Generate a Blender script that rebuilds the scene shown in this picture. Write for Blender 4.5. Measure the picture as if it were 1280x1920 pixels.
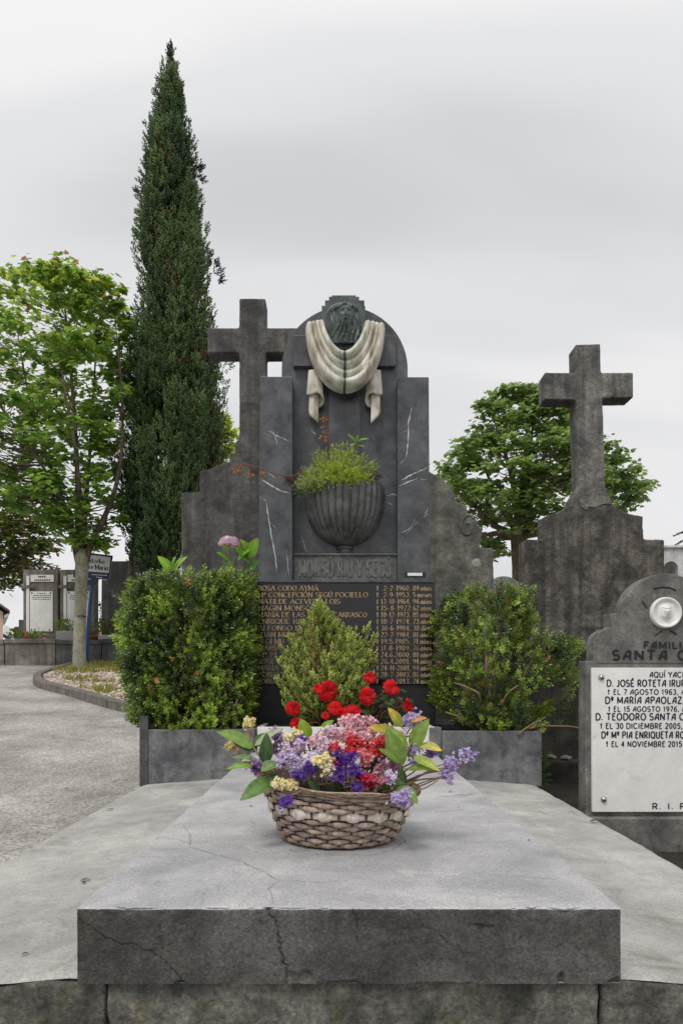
import bpy, bmesh, math, random
import numpy as np
from mathutils import Vector, Matrix, noise as mnoise

random.seed(7)
rng = np.random.default_rng(7)
for o in list(bpy.data.objects):
    bpy.data.objects.remove(o, do_unlink=True)
SC = bpy.context.scene
COL = SC.collection
R = math.radians

# ------------------------------------------------------------------ camera
EYE = 1.05            # eye height in metres; the grave's front stands at z = 0
FPX = 1333.0          # focal length in photograph pixels (1920 px tall picture)
VX, VY = 634.0, 1264.0  # vanishing point of the grave's long edges
cam_d = bpy.data.cameras.new('camera')
cam_d.sensor_fit = 'VERTICAL'
cam_d.sensor_height = 36.0
cam_d.sensor_width = 24.0
cam_d.lens = FPX / 1920 * 36.0
cam_d.shift_x = (640 - VX) / 1920
cam_d.shift_y = (VY - 960) / 1920
cam_d.clip_start = 0.05
cam_d.clip_end = 3000
cam = bpy.data.objects.new('camera', cam_d)
cam.location = (0, 0, EYE)
cam.rotation_euler = (R(90), 0, 0)
COL.objects.link(cam)
SC.camera = cam

# ------------------------------------------------------------------ world, sun, exposure
SKYOFF = 0.47
SUN_EL, SUN_AZ = 58.0, 205.0     # azimuth clockwise from +Y; the sun is behind the camera, left
w = bpy.data.worlds.new('World')
SC.world = w
w.use_nodes = True
nt = w.node_tree
for n in list(nt.nodes):
    nt.nodes.remove(n)


def N(nt, t, **kw):
    n = nt.nodes.new(t)
    for k, v in kw.items():
        if k.startswith('i_'):
            n.inputs[k[2:].replace('_', ' ')].default_value = v
        else:
            setattr(n, k, v)
    return n


def L(nt, a, b):
    nt.links.new(a, b)


def ramp(nt, stops, interp='LINEAR'):
    r = nt.nodes.new('ShaderNodeValToRGB')
    r.color_ramp.interpolation = interp
    e = r.color_ramp.elements
    while len(e) > 1:
        e.remove(e[-1])
    e[0].position = stops[0][0]
    c = stops[0][1]
    e[0].color = (c, c, c, 1) if isinstance(c, (int, float)) else (*c, 1)
    for p, c in stops[1:]:
        x = e.new(p)
        x.color = (c, c, c, 1) if isinstance(c, (int, float)) else (*c, 1)
    return r


def vmath(nt, op, a=None, b=None, va=None, vb=None):
    n = nt.nodes.new('ShaderNodeVectorMath')
    n.operation = op
    if a is not None: L(nt, a, n.inputs[0])
    if b is not None: L(nt, b, n.inputs[1])
    if va is not None: n.inputs[0].default_value = va
    if vb is not None: n.inputs[1].default_value = vb
    return n


def fmath(nt, op, a, b=None, clamp=False):
    n = nt.nodes.new('ShaderNodeMath')
    n.operation = op
    n.use_clamp = clamp
    for i, x in enumerate((a, b)):
        if x is None: continue
        if isinstance(x, (int, float)): n.inputs[i].default_value = x
        else: L(nt, x, n.inputs[i])
    return n.outputs[0]


def mix(nt, fac, a, b, mode='MIX'):
    n = nt.nodes.new('ShaderNodeMix')
    n.data_type = 'RGBA'
    n.blend_type = mode
    for i, x in ((0, fac), (6, a), (7, b)):
        s = n.inputs[i]
        if isinstance(x, (int, float)):
            s.default_value = x if i == 0 else (x, x, x, 1)
        elif isinstance(x, tuple): s.default_value = (*x, 1) if len(x) == 3 else x
        else: L(nt, x, s)
    return n.outputs[2]


# overcast: a cloud sheet far above, seen through its direction, over a physical sky
sky = N(nt, 'ShaderNodeTexSky', sky_type='NISHITA', sun_disc=False)
sky.sun_elevation = R(SUN_EL)
sky.sun_rotation = R(SUN_AZ)
tc = N(nt, 'ShaderNodeTexCoord')
sep = N(nt, 'ShaderNodeSeparateXYZ')
L(nt, tc.outputs['Generated'], sep.inputs[0])
zz = fmath(nt, 'ADD', fmath(nt, 'ABSOLUTE', sep.outputs[2]), 0.34)
cmb = N(nt, 'ShaderNodeCombineXYZ')
L(nt, fmath(nt, 'DIVIDE', sep.outputs[0], zz), cmb.inputs[0])
L(nt, fmath(nt, 'DIVIDE', sep.outputs[1], zz), cmb.inputs[1])
mp = N(nt, 'ShaderNodeMapping')
mp.inputs['Location'].default_value = (3.1, SKYOFF, 0)
mp.inputs['Scale'].default_value = (0.33, 1.6, 1)
mp.inputs['Rotation'].default_value = (0, 0, R(-5))
L(nt, cmb.outputs[0], mp.inputs[0])
n1 = N(nt, 'ShaderNodeTexNoise', i_Scale=1.25, i_Detail=4.0, i_Roughness=0.40, i_Distortion=0.5)
L(nt, mp.outputs[0], n1.inputs['Vector'])
cr = ramp(nt, [(0.28, (0.55, 0.556, 0.566)), (0.40, (0.685, 0.687, 0.694)), (0.52, (0.785, 0.778, 0.778)), (0.75, (0.825, 0.812, 0.81))], 'EASE')
L(nt, n1.outputs[0], cr.inputs[0])
# the cloud sheet is thinner to look through overhead than at the skyline
elev = ramp(nt, [(0.0, (0.955, 0.955, 0.985)), (0.25, (1.0, 1.0, 1.0)), (0.75, (1.12, 1.12, 1.12)), (1.0, (1.3, 1.3, 1.3))])
L(nt, sep.outputs[2], elev.inputs[0])
cloud = mix(nt, 1.0, cr.outputs[0], elev.outputs[0], 'MULTIPLY')
bg_s = N(nt, 'ShaderNodeBackground', i_Strength=0.1)
L(nt, sky.outputs[0], bg_s.inputs[0])
bg_c = N(nt, 'ShaderNodeBackground', i_Strength=1.0)
L(nt, cloud, bg_c.inputs[0])
mixs = N(nt, 'ShaderNodeMixShader')
mixs.inputs[0].default_value = 0.94
L(nt, bg_s.outputs[0], mixs.inputs[1])
L(nt, bg_c.outputs[0], mixs.inputs[2])
wo = N(nt, 'ShaderNodeOutputWorld')
L(nt, mixs.outputs[0], wo.inputs[0])

sun_d = bpy.data.lights.new('sun', 'SUN')
sun_d.energy = 1.5
sun_d.angle = R(16)
sun_d.color = (1.0, 0.96, 0.9)
sun = bpy.data.objects.new('sun', sun_d)
az, el = R(SUN_AZ), R(SUN_EL)
sdir = Vector((math.sin(az) * math.cos(el), math.cos(az) * math.cos(el), math.sin(el)))
sun.rotation_euler = sdir.to_track_quat('Z', 'Y').to_euler()
sun.location = sdir * 40
COL.objects.link(sun)

vs = SC.view_settings
vs.view_transform = 'Standard'
vs.look = 'None'
vs.exposure = 0.14
vs.gamma = 1.0
vs.use_curve_mapping = False
SC.render.engine = 'CYCLES'
SC.cycles.max_bounces = 8
SC.cycles.transparent_max_bounces = 8


# ------------------------------------------------------------------ helpers
def srgb(r, g, b):
    f = lambda c: (c / 255 / 12.92) if c / 255 <= 0.04045 else ((c / 255 + 0.055) / 1.055) ** 2.4
    return (f(r), f(g), f(b))


def P(px, py, D):
    """photograph pixel at depth D -> world point"""
    return Vector(((px - VX) * D / FPX, D, EYE + (VY - py) * D / FPX))


def XZ(px, py, D):
    return ((px - VX) * D / FPX, EYE + (VY - py) * D / FPX)


ORG = {}


def thing(name, label, cat, loc=(0, 0, 0), group=None):
    o = bpy.data.objects.new(name, None)
    o.empty_display_size = 0.1
    COL.objects.link(o)
    o.location = loc
    tag(o, label, cat, group)
    ORG[o.name] = np.array(loc, float)
    return o


def tag(o, label=None, cat=None, group=None, kind=None):
    if label: o['label'] = label
    if cat: o['category'] = cat
    if group: o['group'] = group
    if kind: o['kind'] = kind
    return o


def mk(name, V, F, mat, parent=None, smooth=False, cols=None, loc=None):
    """link one mesh object; V in world coordinates"""
    V = np.asarray(V, dtype=np.float64).reshape(-1, 3)
    if parent is not None:
        org = ORG[parent.name]
    elif loc is not None:
        org = np.array(loc, float)
    else:
        org = np.zeros(3)
    me = bpy.data.meshes.new(name)
    Vl = (V - org)
    if isinstance(F, np.ndarray) and F.ndim == 2:
        k = F.shape[1]
        me.vertices.add(len(Vl))
        me.vertices.foreach_set('co', Vl.astype(np.float32).ravel())
        me.loops.add(F.size)
        me.loops.foreach_set('vertex_index', F.astype(np.int32).ravel())
        me.polygons.add(len(F))
        me.polygons.foreach_set('loop_start', (np.arange(len(F)) * k).astype(np.int32))
        me.update(calc_edges=True)
    else:
        me.from_pydata([tuple(v) for v in Vl], [], [tuple(f) for f in F])
        me.update()
    if smooth:
        me.polygons.foreach_set('use_smooth', np.ones(len(me.polygons), dtype=bool))
    if cols is not None:
        a = me.attributes.new('Col', 'FLOAT_COLOR', 'POINT')
        c = np.ones((len(Vl), 4), dtype=np.float32)
        c[:, :3] = cols
        a.data.foreach_set('color', c.ravel())
    if mat is not None:
        for m_ in (mat if isinstance(mat, (list, tuple)) else [mat]):
            me.materials.append(m_)
    o = bpy.data.objects.new(name, me)
    COL.objects.link(o)
    if parent is not None:
        o.parent = parent
    else:
        o.location = org
    ORG[o.name] = org
    return o


def bm_out(bm):
    bmesh.ops.recalc_face_normals(bm, faces=bm.faces)
    V = np.array([v.co[:] for v in bm.verts])
    bm.verts.index_update()
    F = [[v.index for v in f.verts] for f in bm.faces]
    bm.free()
    return V, F


def box_vf(x0, x1, y0, y1, z0, z1, bev=0.004):
    bm = bmesh.new()
    bmesh.ops.create_cube(bm, size=1)
    for v in bm.verts:
        v.co = ((x0 + x1) / 2 + v.co.x * (x1 - x0), (y0 + y1) / 2 + v.co.y * (y1 - y0), (z0 + z1) / 2 + v.co.z * (z1 - z0))
    if bev:
        bmesh.ops.bevel(bm, geom=list(bm.edges), offset=bev, segments=2, affect='EDGES', profile=0.6)
    return bm_out(bm)


def prism_vf(outline, y0, y1, bev=0.004):
    """outline: list of (x, z); extruded from y0 (front) to y1 (back)"""
    bm = bmesh.new()
    f = [bm.verts.new((x, y0, z)) for x, z in outline]
    b = [bm.verts.new((x, y1, z)) for x, z in outline]
    n = len(outline)
    bm.faces.new(f)
    bm.faces.new(b[::-1])
    for i in range(n):
        bm.faces.new((f[i], b[i], b[(i + 1) % n], f[(i + 1) % n]))
    bmesh.ops.recalc_face_normals(bm, faces=bm.faces)
    if bev:
        es = [e for e in bm.edges if len(e.link_faces) == 2 and e.calc_face_angle(0) > R(25)]
        bmesh.ops.bevel(bm, geom=es, offset=bev, segments=2, affect='EDGES', profile=0.6)
    return bm_out(bm)


def box(name, x0, x1, y0, y1, z0, z1, mat, parent=None, bev=0.004, **kw):
    V, F = box_vf(x0, x1, y0, y1, z0, z1, bev)
    return mk(name, V, F, mat, parent, **kw)


def prism(name, outline, y0, y1, mat, parent=None, bev=0.004, **kw):
    V, F = prism_vf(outline, y0, y1, bev)
    return mk(name, V, F, mat, parent, **kw)


def weather(o, voxel=0.014, amp=0.006, size=0.12, amp2=0.0, size2=0.03):
    """voxel remesh and rough displacement: worn edges of old stone"""
    m_ = o.modifiers.new('remesh', 'REMESH')
    m_.mode = 'VOXEL'
    m_.voxel_size = voxel
    m_.use_smooth_shade = True
    for a, s in ((amp, size), (amp2, size2)):
        if a <= 0: continue
        key = 'clouds_%g' % s
        t = bpy.data.textures.get(key)
        if t is None:
            t = bpy.data.textures.new(key, 'CLOUDS')
            t.noise_scale = s
            t.noise_depth = 3
        d = o.modifiers.new('worn', 'DISPLACE')
        d.texture = t
        d.texture_coords = 'LOCAL'
        d.strength = a
        d.mid_level = 0.5
    return o


def tube_vf(pts, radii, n=8, cap=True):
    pts = [Vector(p) for p in pts]
    if isinstance(radii, (int, float)): radii = [radii] * len(pts)
    V, F = [], []
    up = Vector((0.13, 0.31, 1)).normalized()
    prev = None
    for i, p in enumerate(pts):
        a = pts[max(i - 1, 0)]
        b = pts[min(i + 1, len(pts) - 1)]
        d = (b - a)
        d = d.normalized() if d.length > 1e-9 else Vector((0, 0, 1))
        if prev is None:
            u = d.cross(up)
            if u.length < 0.05: u = d.cross(Vector((1, 0, 0)))
        else:
            u = prev - d * prev.dot(d)
        u.normalize()
        prev = u
        v = d.cross(u)
        for k in range(n):
            t = 2 * math.pi * k / n
            V.append(p + (u * math.cos(t) + v * math.sin(t)) * radii[i])
    for i in range(len(pts) - 1):
        for k in range(n):
            F.append((i * n + k, i * n + (k + 1) % n, (i + 1) * n + (k + 1) % n, (i + 1) * n + k))
    if cap:
        F.append(tuple(range(n))[::-1])
        F.append(tuple((len(pts) - 1) * n + k for k in range(n)))
    return [tuple(v) for v in V], F


def join(parts):
    V, F = [], []
    for v, f in parts:
        o = len(V)
        V += [tuple(x) for x in v]
        F += [tuple(i + o for i in q) for q in f]
    return V, F


def curve_pts(pts, n=8):
    """Catmull-Rom through pts"""
    pts = [Vector(p) for p in pts]
    q = [pts[0] * 2 - pts[1]] + pts + [pts[-1] * 2 - pts[-2]]
    out = []
    for i in range(1, len(q) - 2):
        for k in range(n):
            t = k / n
            a, b, c, d = q[i - 1], q[i], q[i + 1], q[i + 2]
            out.append(0.5 * ((2 * b) + (c - a) * t + (2 * a - 5 * b + 4 * c - d) * t * t + (3 * b - a - 3 * c + d) * t ** 3))
    out.append(pts[-1])
    return out


def grid_faces(nu, nv, closed_u=False):
    i = np.arange(nu if closed_u else nu - 1)
    j = np.arange(nv - 1)
    I, J = np.meshgrid(i, j, indexing='ij')
    I2 = (I + 1) % nu
    return np.stack([I * nv + J, I2 * nv + J, I2 * nv + J + 1, I * nv + J + 1], -1).reshape(-1, 4)


def lathe_vf(prof, center, n=32, a0=0, a1=2 * math.pi, rfun=None):
    """prof: list of (r, z)"""
    full = abs(a1 - a0 - 2 * math.pi) < 1e-6
    na = n if full else n + 1
    V = []
    for i in range(na):
        a = a0 + (a1 - a0) * i / n
        for j, (r, z) in enumerate(prof):
            rr = r * (rfun(a, j / (len(prof) - 1)) if rfun else 1)
            V.append((center[0] + rr * math.cos(a), center[1] + rr * math.sin(a), center[2] + z))
    return V, [tuple(q) for q in grid_faces(na, len(prof), full)]


# orthonormal frames for scattering
def frames(d, roll=None):
    """rotation matrices whose Z axis is d (n,3)"""
    d = d / np.maximum(np.linalg.norm(d, axis=1, keepdims=True), 1e-9)
    ref = np.where(np.abs(d[:, 2:3]) < 0.95, np.array([[0, 0, 1.0]]), np.array([[1.0, 0, 0]]))
    u = np.cross(ref, d)
    u /= np.linalg.norm(u, axis=1, keepdims=True)
    v = np.cross(d, u)
    if roll is None: roll = rng.uniform(0, 2 * np.pi, len(d))
    c, s = np.cos(roll)[:, None], np.sin(roll)[:, None]
    return np.stack([u * c + v * s, v * c - u * s, d], axis=2)


def scatter(name, tmpl, pos, rot, scale, cols, mat, parent=None, smooth=False, tcol=None, loc=None):
    """one mesh of many transformed copies of a small template"""
    TV, TF = np.asarray(tmpl[0], float), np.asarray(tmpl[1], int)
    n, m_ = len(pos), len(TV)
    sc = np.asarray(scale, float)
    if sc.ndim == 1: sc = sc[:, None]
    tv = TV[None] * sc[:, None, :]
    V = np.einsum('nij,nkj->nki', rot, tv) + pos[:, None, :]
    F = (TF[None] + (np.arange(n) * m_)[:, None, None]).reshape(-1, TF.shape[1])
    c = np.repeat(cols, m_, axis=0)
    if tcol is not None:
        c = c * np.tile(np.asarray(tcol)[:, None] if np.asarray(tcol).ndim == 1 else np.asarray(tcol), (n, 1))
    return mk(name, V.reshape(-1, 3), F, mat, parent, smooth, np.clip(c, 0, 1), loc)


# ------------------------------------------------------------------ materials
def new_mat(name):
    m_ = bpy.data.materials.new(name)
    m_.use_nodes = True
    t = m_.node_tree
    for n in list(t.nodes): t.nodes.remove(n)
    out = t.nodes.new('ShaderNodeOutputMaterial')
    b = t.nodes.new('ShaderNodeBsdfPrincipled')
    L(t, b.outputs[0], out.inputs[0])
    return m_, t, b, out


def stone(name, lo, hi, scale=3.0, rough=0.75, bump=0.25, grain=0.35, streak=0.0, streak_col=None,
          spot=None, spot_amt=0.0, spot_scale=6.0, fine=160.0, spec=0.4, coat=0.0, pits=0.0, lo_pos=0.35, hi_pos=0.66, seed=0.0, spot2=None, spot2_amt=0.0, mottle=0.28):
    m_, t, b, out = new_mat(name)
    tcn = N(t, 'ShaderNodeTexCoord')
    mpn = N(t, 'ShaderNodeMapping')
    mpn.inputs['Location'].default_value = (seed, seed * 1.7, seed * 0.6)
    L(t, tcn.outputs['Object'], mpn.inputs[0])
    co = mpn.outputs[0]
    a = N(t, 'ShaderNodeTexNoise', i_Scale=scale, i_Detail=9.0, i_Roughness=0.62, i_Distortion=0.4)
    L(t, co, a.inputs['Vector'])
    r0 = ramp(t, [(lo_pos, lo), (hi_pos, hi)])
    L(t, a.outputs[0], r0.inputs[0])
    c = r0.outputs[0]
    if streak > 0:
        ms = N(t, 'ShaderNodeMapping')
        ms.inputs['Scale'].default_value = (13, 13, 0.55)
        L(t, co, ms.inputs[0])
        s = N(t, 'ShaderNodeTexNoise', i_Scale=1.0, i_Detail=6.0, i_Roughness=0.6)
        L(t, ms.outputs[0], s.inputs['Vector'])
        rs = ramp(t, [(0.42, 0.0), (0.68, 1.0)])
        L(t, s.outputs[0], rs.inputs[0])
        c = mix(t, fmath(t, 'MULTIPLY', rs.outputs[0], streak), c, streak_col or tuple(x * 0.45 for x in lo))
    for sp_, am_, sc_ in ((spot, spot_amt, spot_scale), (spot2, spot2_amt, spot_scale * 0.37)):
        if not sp_ or am_ <= 0: continue
        s = N(t, 'ShaderNodeTexNoise', i_Scale=sc_, i_Detail=8.0, i_Roughness=0.72, i_Distortion=0.8)
        L(t, co, s.inputs['Vector'])
        rs = ramp(t, [(0.66 - 0.16 * am_, 0.0), (0.74 - 0.12 * am_, 1.0)])
        L(t, s.outputs[0], rs.inputs[0])
        c = mix(t, fmath(t, 'MULTIPLY', rs.outputs[0], 0.75), c, sp_)
    mo = N(t, 'ShaderNodeTexNoise', i_Scale=scale * 5.5, i_Detail=7.0, i_Roughness=0.7, i_Distortion=0.6)
    L(t, co, mo.inputs['Vector'])
    rm = ramp(t, [(0.32, 1 - mottle), (0.5, 1.0), (0.68, 1 + mottle * 0.8)])
    L(t, mo.outputs[0], rm.inputs[0])
    c = mix(t, 1.0, c, rm.outputs[0], 'MULTIPLY')
    g = N(t, 'ShaderNodeTexNoise', i_Scale=fine, i_Detail=3.0, i_Roughness=0.7)
    L(t, co, g.inputs['Vector'])
    rg = ramp(t, [(0.3, 1 - grain), (0.7, 1 + grain * 0.6)])
    L(t, g.outputs[0], rg.inputs[0])
    c = mix(t, 1.0, c, rg.outputs[0], 'MULTIPLY')
    L(t, c, b.inputs['Base Color'])
    rr = ramp(t, [(0.3, max(0.02, rough - 0.12)), (0.7, min(1, rough + 0.12))])
    L(t, a.outputs[0], rr.inputs[0])
    L(t, rr.outputs[0], b.inputs['Roughness'])
    b.inputs['Specular IOR Level'].default_value = spec
    if coat: 
        b.inputs['Coat Weight'].default_value = coat
        b.inputs['Coat Roughness'].default_value = 0.08
    if bump > 0:
        mg = N(t, 'ShaderNodeTexNoise', i_Scale=fine * 0.22, i_Detail=8.0, i_Roughness=0.68)
        L(t, co, mg.inputs['Vector'])
        h = fmath(t, 'ADD', fmath(t, 'MULTIPLY', g.outputs[0], 0.35), mg.outputs[0])
        if pits > 0:
            vo = N(t, 'ShaderNodeTexVoronoi', i_Scale=fine * 0.3)
            L(t, co, vo.inputs['Vector'])
            rp = ramp(t, [(0.0, 0.0), (0.22, 1.0)])
            L(t, vo.outputs['Distance'], rp.inputs[0])
            h = fmath(t, 'ADD', h, fmath(t, 'MULTIPLY', rp.outputs[0], pits))
        bp = N(t, 'ShaderNodeBump', i_Strength=bump, i_Distance=0.012)
        L(t, h, bp.inputs['Height'])
        L(t, bp.outputs[0], b.inputs['Normal'])
    return m_


def leafmat(name, trans=0.3, rough=0.45, spec=0.4, noise_amt=0.25, nscale=60.0):
    m_, t, b, out = new_mat(name)
    at = N(t, 'ShaderNodeAttribute', attribute_name='Col')
    tcn = N(t, 'ShaderNodeTexCoord')
    nn = N(t, 'ShaderNodeTexNoise', i_Scale=nscale, i_Detail=4.0)
    L(t, tcn.outputs['Object'], nn.inputs['Vector'])
    rn = ramp(t, [(0.3, 1 - noise_amt), (0.7, 1 + noise_amt)])
    L(t, nn.outputs[0], rn.inputs[0])
    c = mix(t, 1.0, at.outputs['Color'], rn.outputs[0], 'MULTIPLY')
    L(t, c, b.inputs['Base Color'])
    b.inputs['Roughness'].default_value = rough
    b.inputs['Specular IOR Level'].default_value = spec
    if trans > 0:
        tr = N(t, 'ShaderNodeBsdfTranslucent')
        hs = N(t, 'ShaderNodeHueSaturation', i_Saturation=1.0, i_Value=1.6, i_Hue=0.488)
        L(t, c, hs.inputs['Color'])
        L(t, hs.outputs[0], tr.inputs[0])
        ms = N(t, 'ShaderNodeMixShader')
        ms.inputs[0].default_value = trans
        L(t, b.outputs[0], ms.inputs[1])
        L(t, tr.outputs[0], ms.inputs[2])
        L(t, ms.outputs[0], out.inputs[0])
    return m_


def plain(name, col, rough=0.5, spec=0.5, metal=0.0, var=0.15, scale=25.0, bump=0.0):
    m_, t, b, out = new_mat(name)
    tcn = N(t, 'ShaderNodeTexCoord')
    nn = N(t, 'ShaderNodeTexNoise', i_Scale=scale, i_Detail=6.0, i_Roughness=0.65)
    L(t, tcn.outputs['Object'], nn.inputs['Vector'])
    rn = ramp(t, [(0.3, tuple(x * (1 - var) for x in col)), (0.7, tuple(min(1, x * (1 + var)) for x in col))])
    L(t, nn.outputs[0], rn.inputs[0])
    L(t, rn.outputs[0], b.inputs['Base Color'])
    b.inputs['Roughness'].default_value = rough
    b.inputs['Specular IOR Level'].default_value = spec
    b.inputs['Metallic'].default_value = metal
    if bump:
        bp = N(t, 'ShaderNodeBump', i_Strength=bump, i_Distance=0.01)
        L(t, nn.outputs[0], bp.inputs['Height'])
        L(t, bp.outputs[0], b.inputs['Normal'])
    return m_


M = {}
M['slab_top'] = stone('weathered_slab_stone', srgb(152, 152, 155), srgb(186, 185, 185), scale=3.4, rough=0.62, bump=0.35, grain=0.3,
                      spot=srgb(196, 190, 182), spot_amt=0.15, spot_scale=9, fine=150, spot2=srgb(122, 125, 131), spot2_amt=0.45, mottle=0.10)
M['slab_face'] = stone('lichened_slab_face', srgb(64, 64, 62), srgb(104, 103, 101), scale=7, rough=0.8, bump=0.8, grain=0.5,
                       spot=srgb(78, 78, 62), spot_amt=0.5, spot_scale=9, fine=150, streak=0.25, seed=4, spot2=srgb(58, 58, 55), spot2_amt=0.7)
M['plinth'] = stone('mossy_plinth_stone', srgb(62, 63, 58), srgb(132, 130, 122), scale=9, rough=0.9, bump=1.0, grain=0.5,
                    spot=srgb(92, 94, 66), spot_amt=0.6, spot_scale=11, fine=110, streak=0.6, seed=9, spot2=srgb(150, 138, 120), spot2_amt=0.15)
M['ledge'] = stone('pale_ledge_stone', srgb(148, 147, 143), srgb(182, 180, 176), scale=3.2, rough=0.85, bump=0.45, grain=0.25,
                   spot=srgb(128, 126, 116), spot_amt=0.55, spot_scale=4.2, fine=140, seed=2, mottle=0.14, spot2=srgb(198, 196, 190), spot2_amt=0.5)
M['marble'] = stone('dark_grey_marble', srgb(50, 52, 56), srgb(92, 94, 97), scale=7, rough=0.32, bump=0.05, grain=0.2, spec=0.5,
                    spot=srgb(104, 106, 110), spot_amt=0.3, spot_scale=3.5, fine=220, streak=0.35, streak_col=srgb(58, 60, 63), seed=5)
M['marble_back'] = stone('dark_marble_panel', srgb(44, 48, 54), srgb(92, 96, 100), scale=6, rough=0.36, bump=0.06, grain=0.2, spec=0.5,
                         spot=srgb(112, 116, 120), spot_amt=0.28, spot_scale=4.5, fine=220, streak=0.35, streak_col=srgb(92, 90, 86), seed=11)
M['worn_letters'] = plain('worn_pale_relief', srgb(98, 98, 96), rough=0.8, var=0.4, scale=30)
M['bowl'] = stone('carved_dark_stone', srgb(72, 74, 74), srgb(120, 122, 120), scale=9, rough=0.75, bump=0.3, grain=0.3,
                  spot=srgb(140, 140, 134), spot_amt=0.3, spot_scale=16, fine=200, seed=3, streak=0.3)
M['granite'] = stone('polished_black_granite', srgb(13, 14, 17), srgb(24, 25, 29), scale=30, rough=0.13, bump=0.0, grain=0.5, fine=420, spec=0.55)
M['granite_matt'] = stone('black_stone_foot', srgb(26, 27, 29), srgb(42, 43, 45), scale=6, rough=0.5, bump=0.1, grain=0.3, fine=200)
M['planter'] = stone('grey_planter_stone', srgb(80, 82, 86), srgb(138, 139, 140), scale=7, rough=0.7, bump=0.25, grain=0.25,
                     spot=srgb(66, 68, 70), spot_amt=0.6, spot_scale=5, fine=170, seed=8, streak=0.3, spot2=srgb(146, 146, 144), spot2_amt=0.3)
M['cross'] = stone('blackened_limestone', srgb(56, 53, 50), srgb(132, 127, 119), scale=5.0, rough=0.92, bump=0.9, grain=0.4,
                   spot=srgb(124, 118, 100), spot_amt=0.4, spot_scale=6, fine=90, streak=0.8, streak_col=srgb(50, 48, 46), mottle=0.4, pits=0.5, seed=1, spot2=srgb(142, 124, 112), spot2_amt=0.35)
M['cross3'] = stone('dark_sooty_limestone', srgb(58, 58, 58), srgb(112, 110, 106), scale=5.5, rough=0.9, bump=0.7, grain=0.35,
                    spot=srgb(88, 88, 72), spot_amt=0.45, spot_scale=4, fine=100, streak=0.7, streak_col=srgb(48, 48, 48), pits=0.3, seed=31, mottle=0.35)
M['cross2'] = stone('grey_sooty_limestone', srgb(74, 73, 72), srgb(144, 141, 135), scale=5.5, rough=0.9, bump=0.7, grain=0.35,
                    spot=srgb(96, 96, 78), spot_amt=0.5, spot_scale=4, fine=100, streak=0.75, streak_col=srgb(58, 57, 56), mottle=0.38, pits=0.3, seed=13)
M['lichen_stone'] = stone('lichened_headstone', srgb(84, 84, 78), srgb(148, 145, 134), scale=5, rough=0.92, bump=0.7, grain=0.35,
                          spot=srgb(122, 116, 88), spot_amt=0.45, spot_scale=5, fine=100, streak=0.6, streak_col=srgb(74, 76, 74), seed=17, spot2=srgb(158, 112, 82), spot2_amt=0.2)
M['grey_stone'] = stone('pale_streaked_stone', srgb(104, 104, 100), srgb(152, 150, 144), scale=3, rough=0.9, bump=0.5, grain=0.3,
                        streak=0.85, streak_col=srgb(92, 92, 90), fine=90, seed=19)
M['family_stone'] = stone('grey_cement_stone', srgb(86, 86, 84), srgb(136, 134, 129), scale=8, rough=0.82, bump=0.45, grain=0.3,
                          spot=srgb(148, 148, 146), spot_amt=0.3, spot_scale=12, fine=150, streak=0.35, seed=21)
M['white_marble'] = stone('white_marble', srgb(222, 221, 218), srgb(238, 237, 234), scale=2.0, rough=0.35, bump=0.05, grain=0.05,
                          spot=srgb(198, 195, 188), spot_amt=0.5, spot_scale=4, fine=90, mottle=0.07, streak=0.3, streak_col=srgb(206, 203, 196))
M['far_stone'] = stone('brown_grey_stone', srgb(104, 99, 92), srgb(150, 144, 135), scale=3, rough=0.9, bump=0.5, grain=0.3, streak=0.7, fine=60, seed=6)
M['far_dark'] = stone('dark_grey_stone', srgb(74, 74, 76), srgb(114, 113, 111), scale=3, rough=0.85, bump=0.4, grain=0.3, streak=0.6, fine=60, seed=16)
M['far_granite'] = stone('speckled_granite', srgb(150, 148, 144), srgb(182, 180, 176), scale=40, rough=0.7, bump=0.2, grain=0.6, fine=60)
M['path'] = stone('worn_asphalt', srgb(140, 137, 131), srgb(184, 181, 175), scale=1.6, rough=0.93, bump=1.0, grain=0.58,
                  spot=srgb(128, 124, 118), spot_amt=0.6, spot_scale=0.7, fine=52, pits=0.8, seed=3, mottle=0.16, spot2=srgb(206, 202, 196), spot2_amt=0.7)
M['soil'] = stone('dark_soil', srgb(26, 23, 20), srgb(54, 47, 39), scale=6, rough=1.0, bump=1.0, grain=0.5, fine=60, spot=srgb(58, 66, 36), spot_amt=0.5)
M['gap_shade'] = stone('gap_shade_stone', srgb(34, 34, 31), srgb(66, 64, 57), scale=7, rough=0.95, bump=0.9, grain=0.4, fine=90, spot=srgb(52, 60, 36), spot_amt=0.5, streak=0.5)  # stone tone darkened to stand in for deep shade in the right-hand gap
M['kerb'] = stone('grey_kerb_stone', srgb(92, 88, 82), srgb(132, 127, 119), scale=6, rough=0.9, bump=0.6, grain=0.3, fine=70, streak=0.4)
M['gravel'] = leafmat('gravel', trans=0.0, rough=0.9, spec=0.2, noise_amt=0.2, nscale=30)
M['leaf'] = leafmat('leaves', trans=0.46, rough=0.42, spec=0.45, noise_amt=0.15, nscale=40)
M['glossy_leaf'] = leafmat('glossy_leaves', trans=0.22, rough=0.3, spec=0.6, noise_amt=0.12, nscale=50)
M['big_leaf'] = leafmat('thin_leaves', trans=0.28, rough=0.46, spec=0.4, noise_amt=0.22, nscale=70)
M['needle'] = leafmat('needles', trans=0.15, rough=0.6, spec=0.3, noise_amt=0.2, nscale=20)
M['petal'] = leafmat('petals', trans=0.25, rough=0.6, spec=0.25, noise_amt=0.1, nscale=150)
M['bark'] = stone('grey_brown_bark', srgb(78, 68, 56), srgb(124, 112, 96), scale=12, rough=0.95, bump=0.8, grain=0.35, fine=60, streak=0.5)
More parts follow.
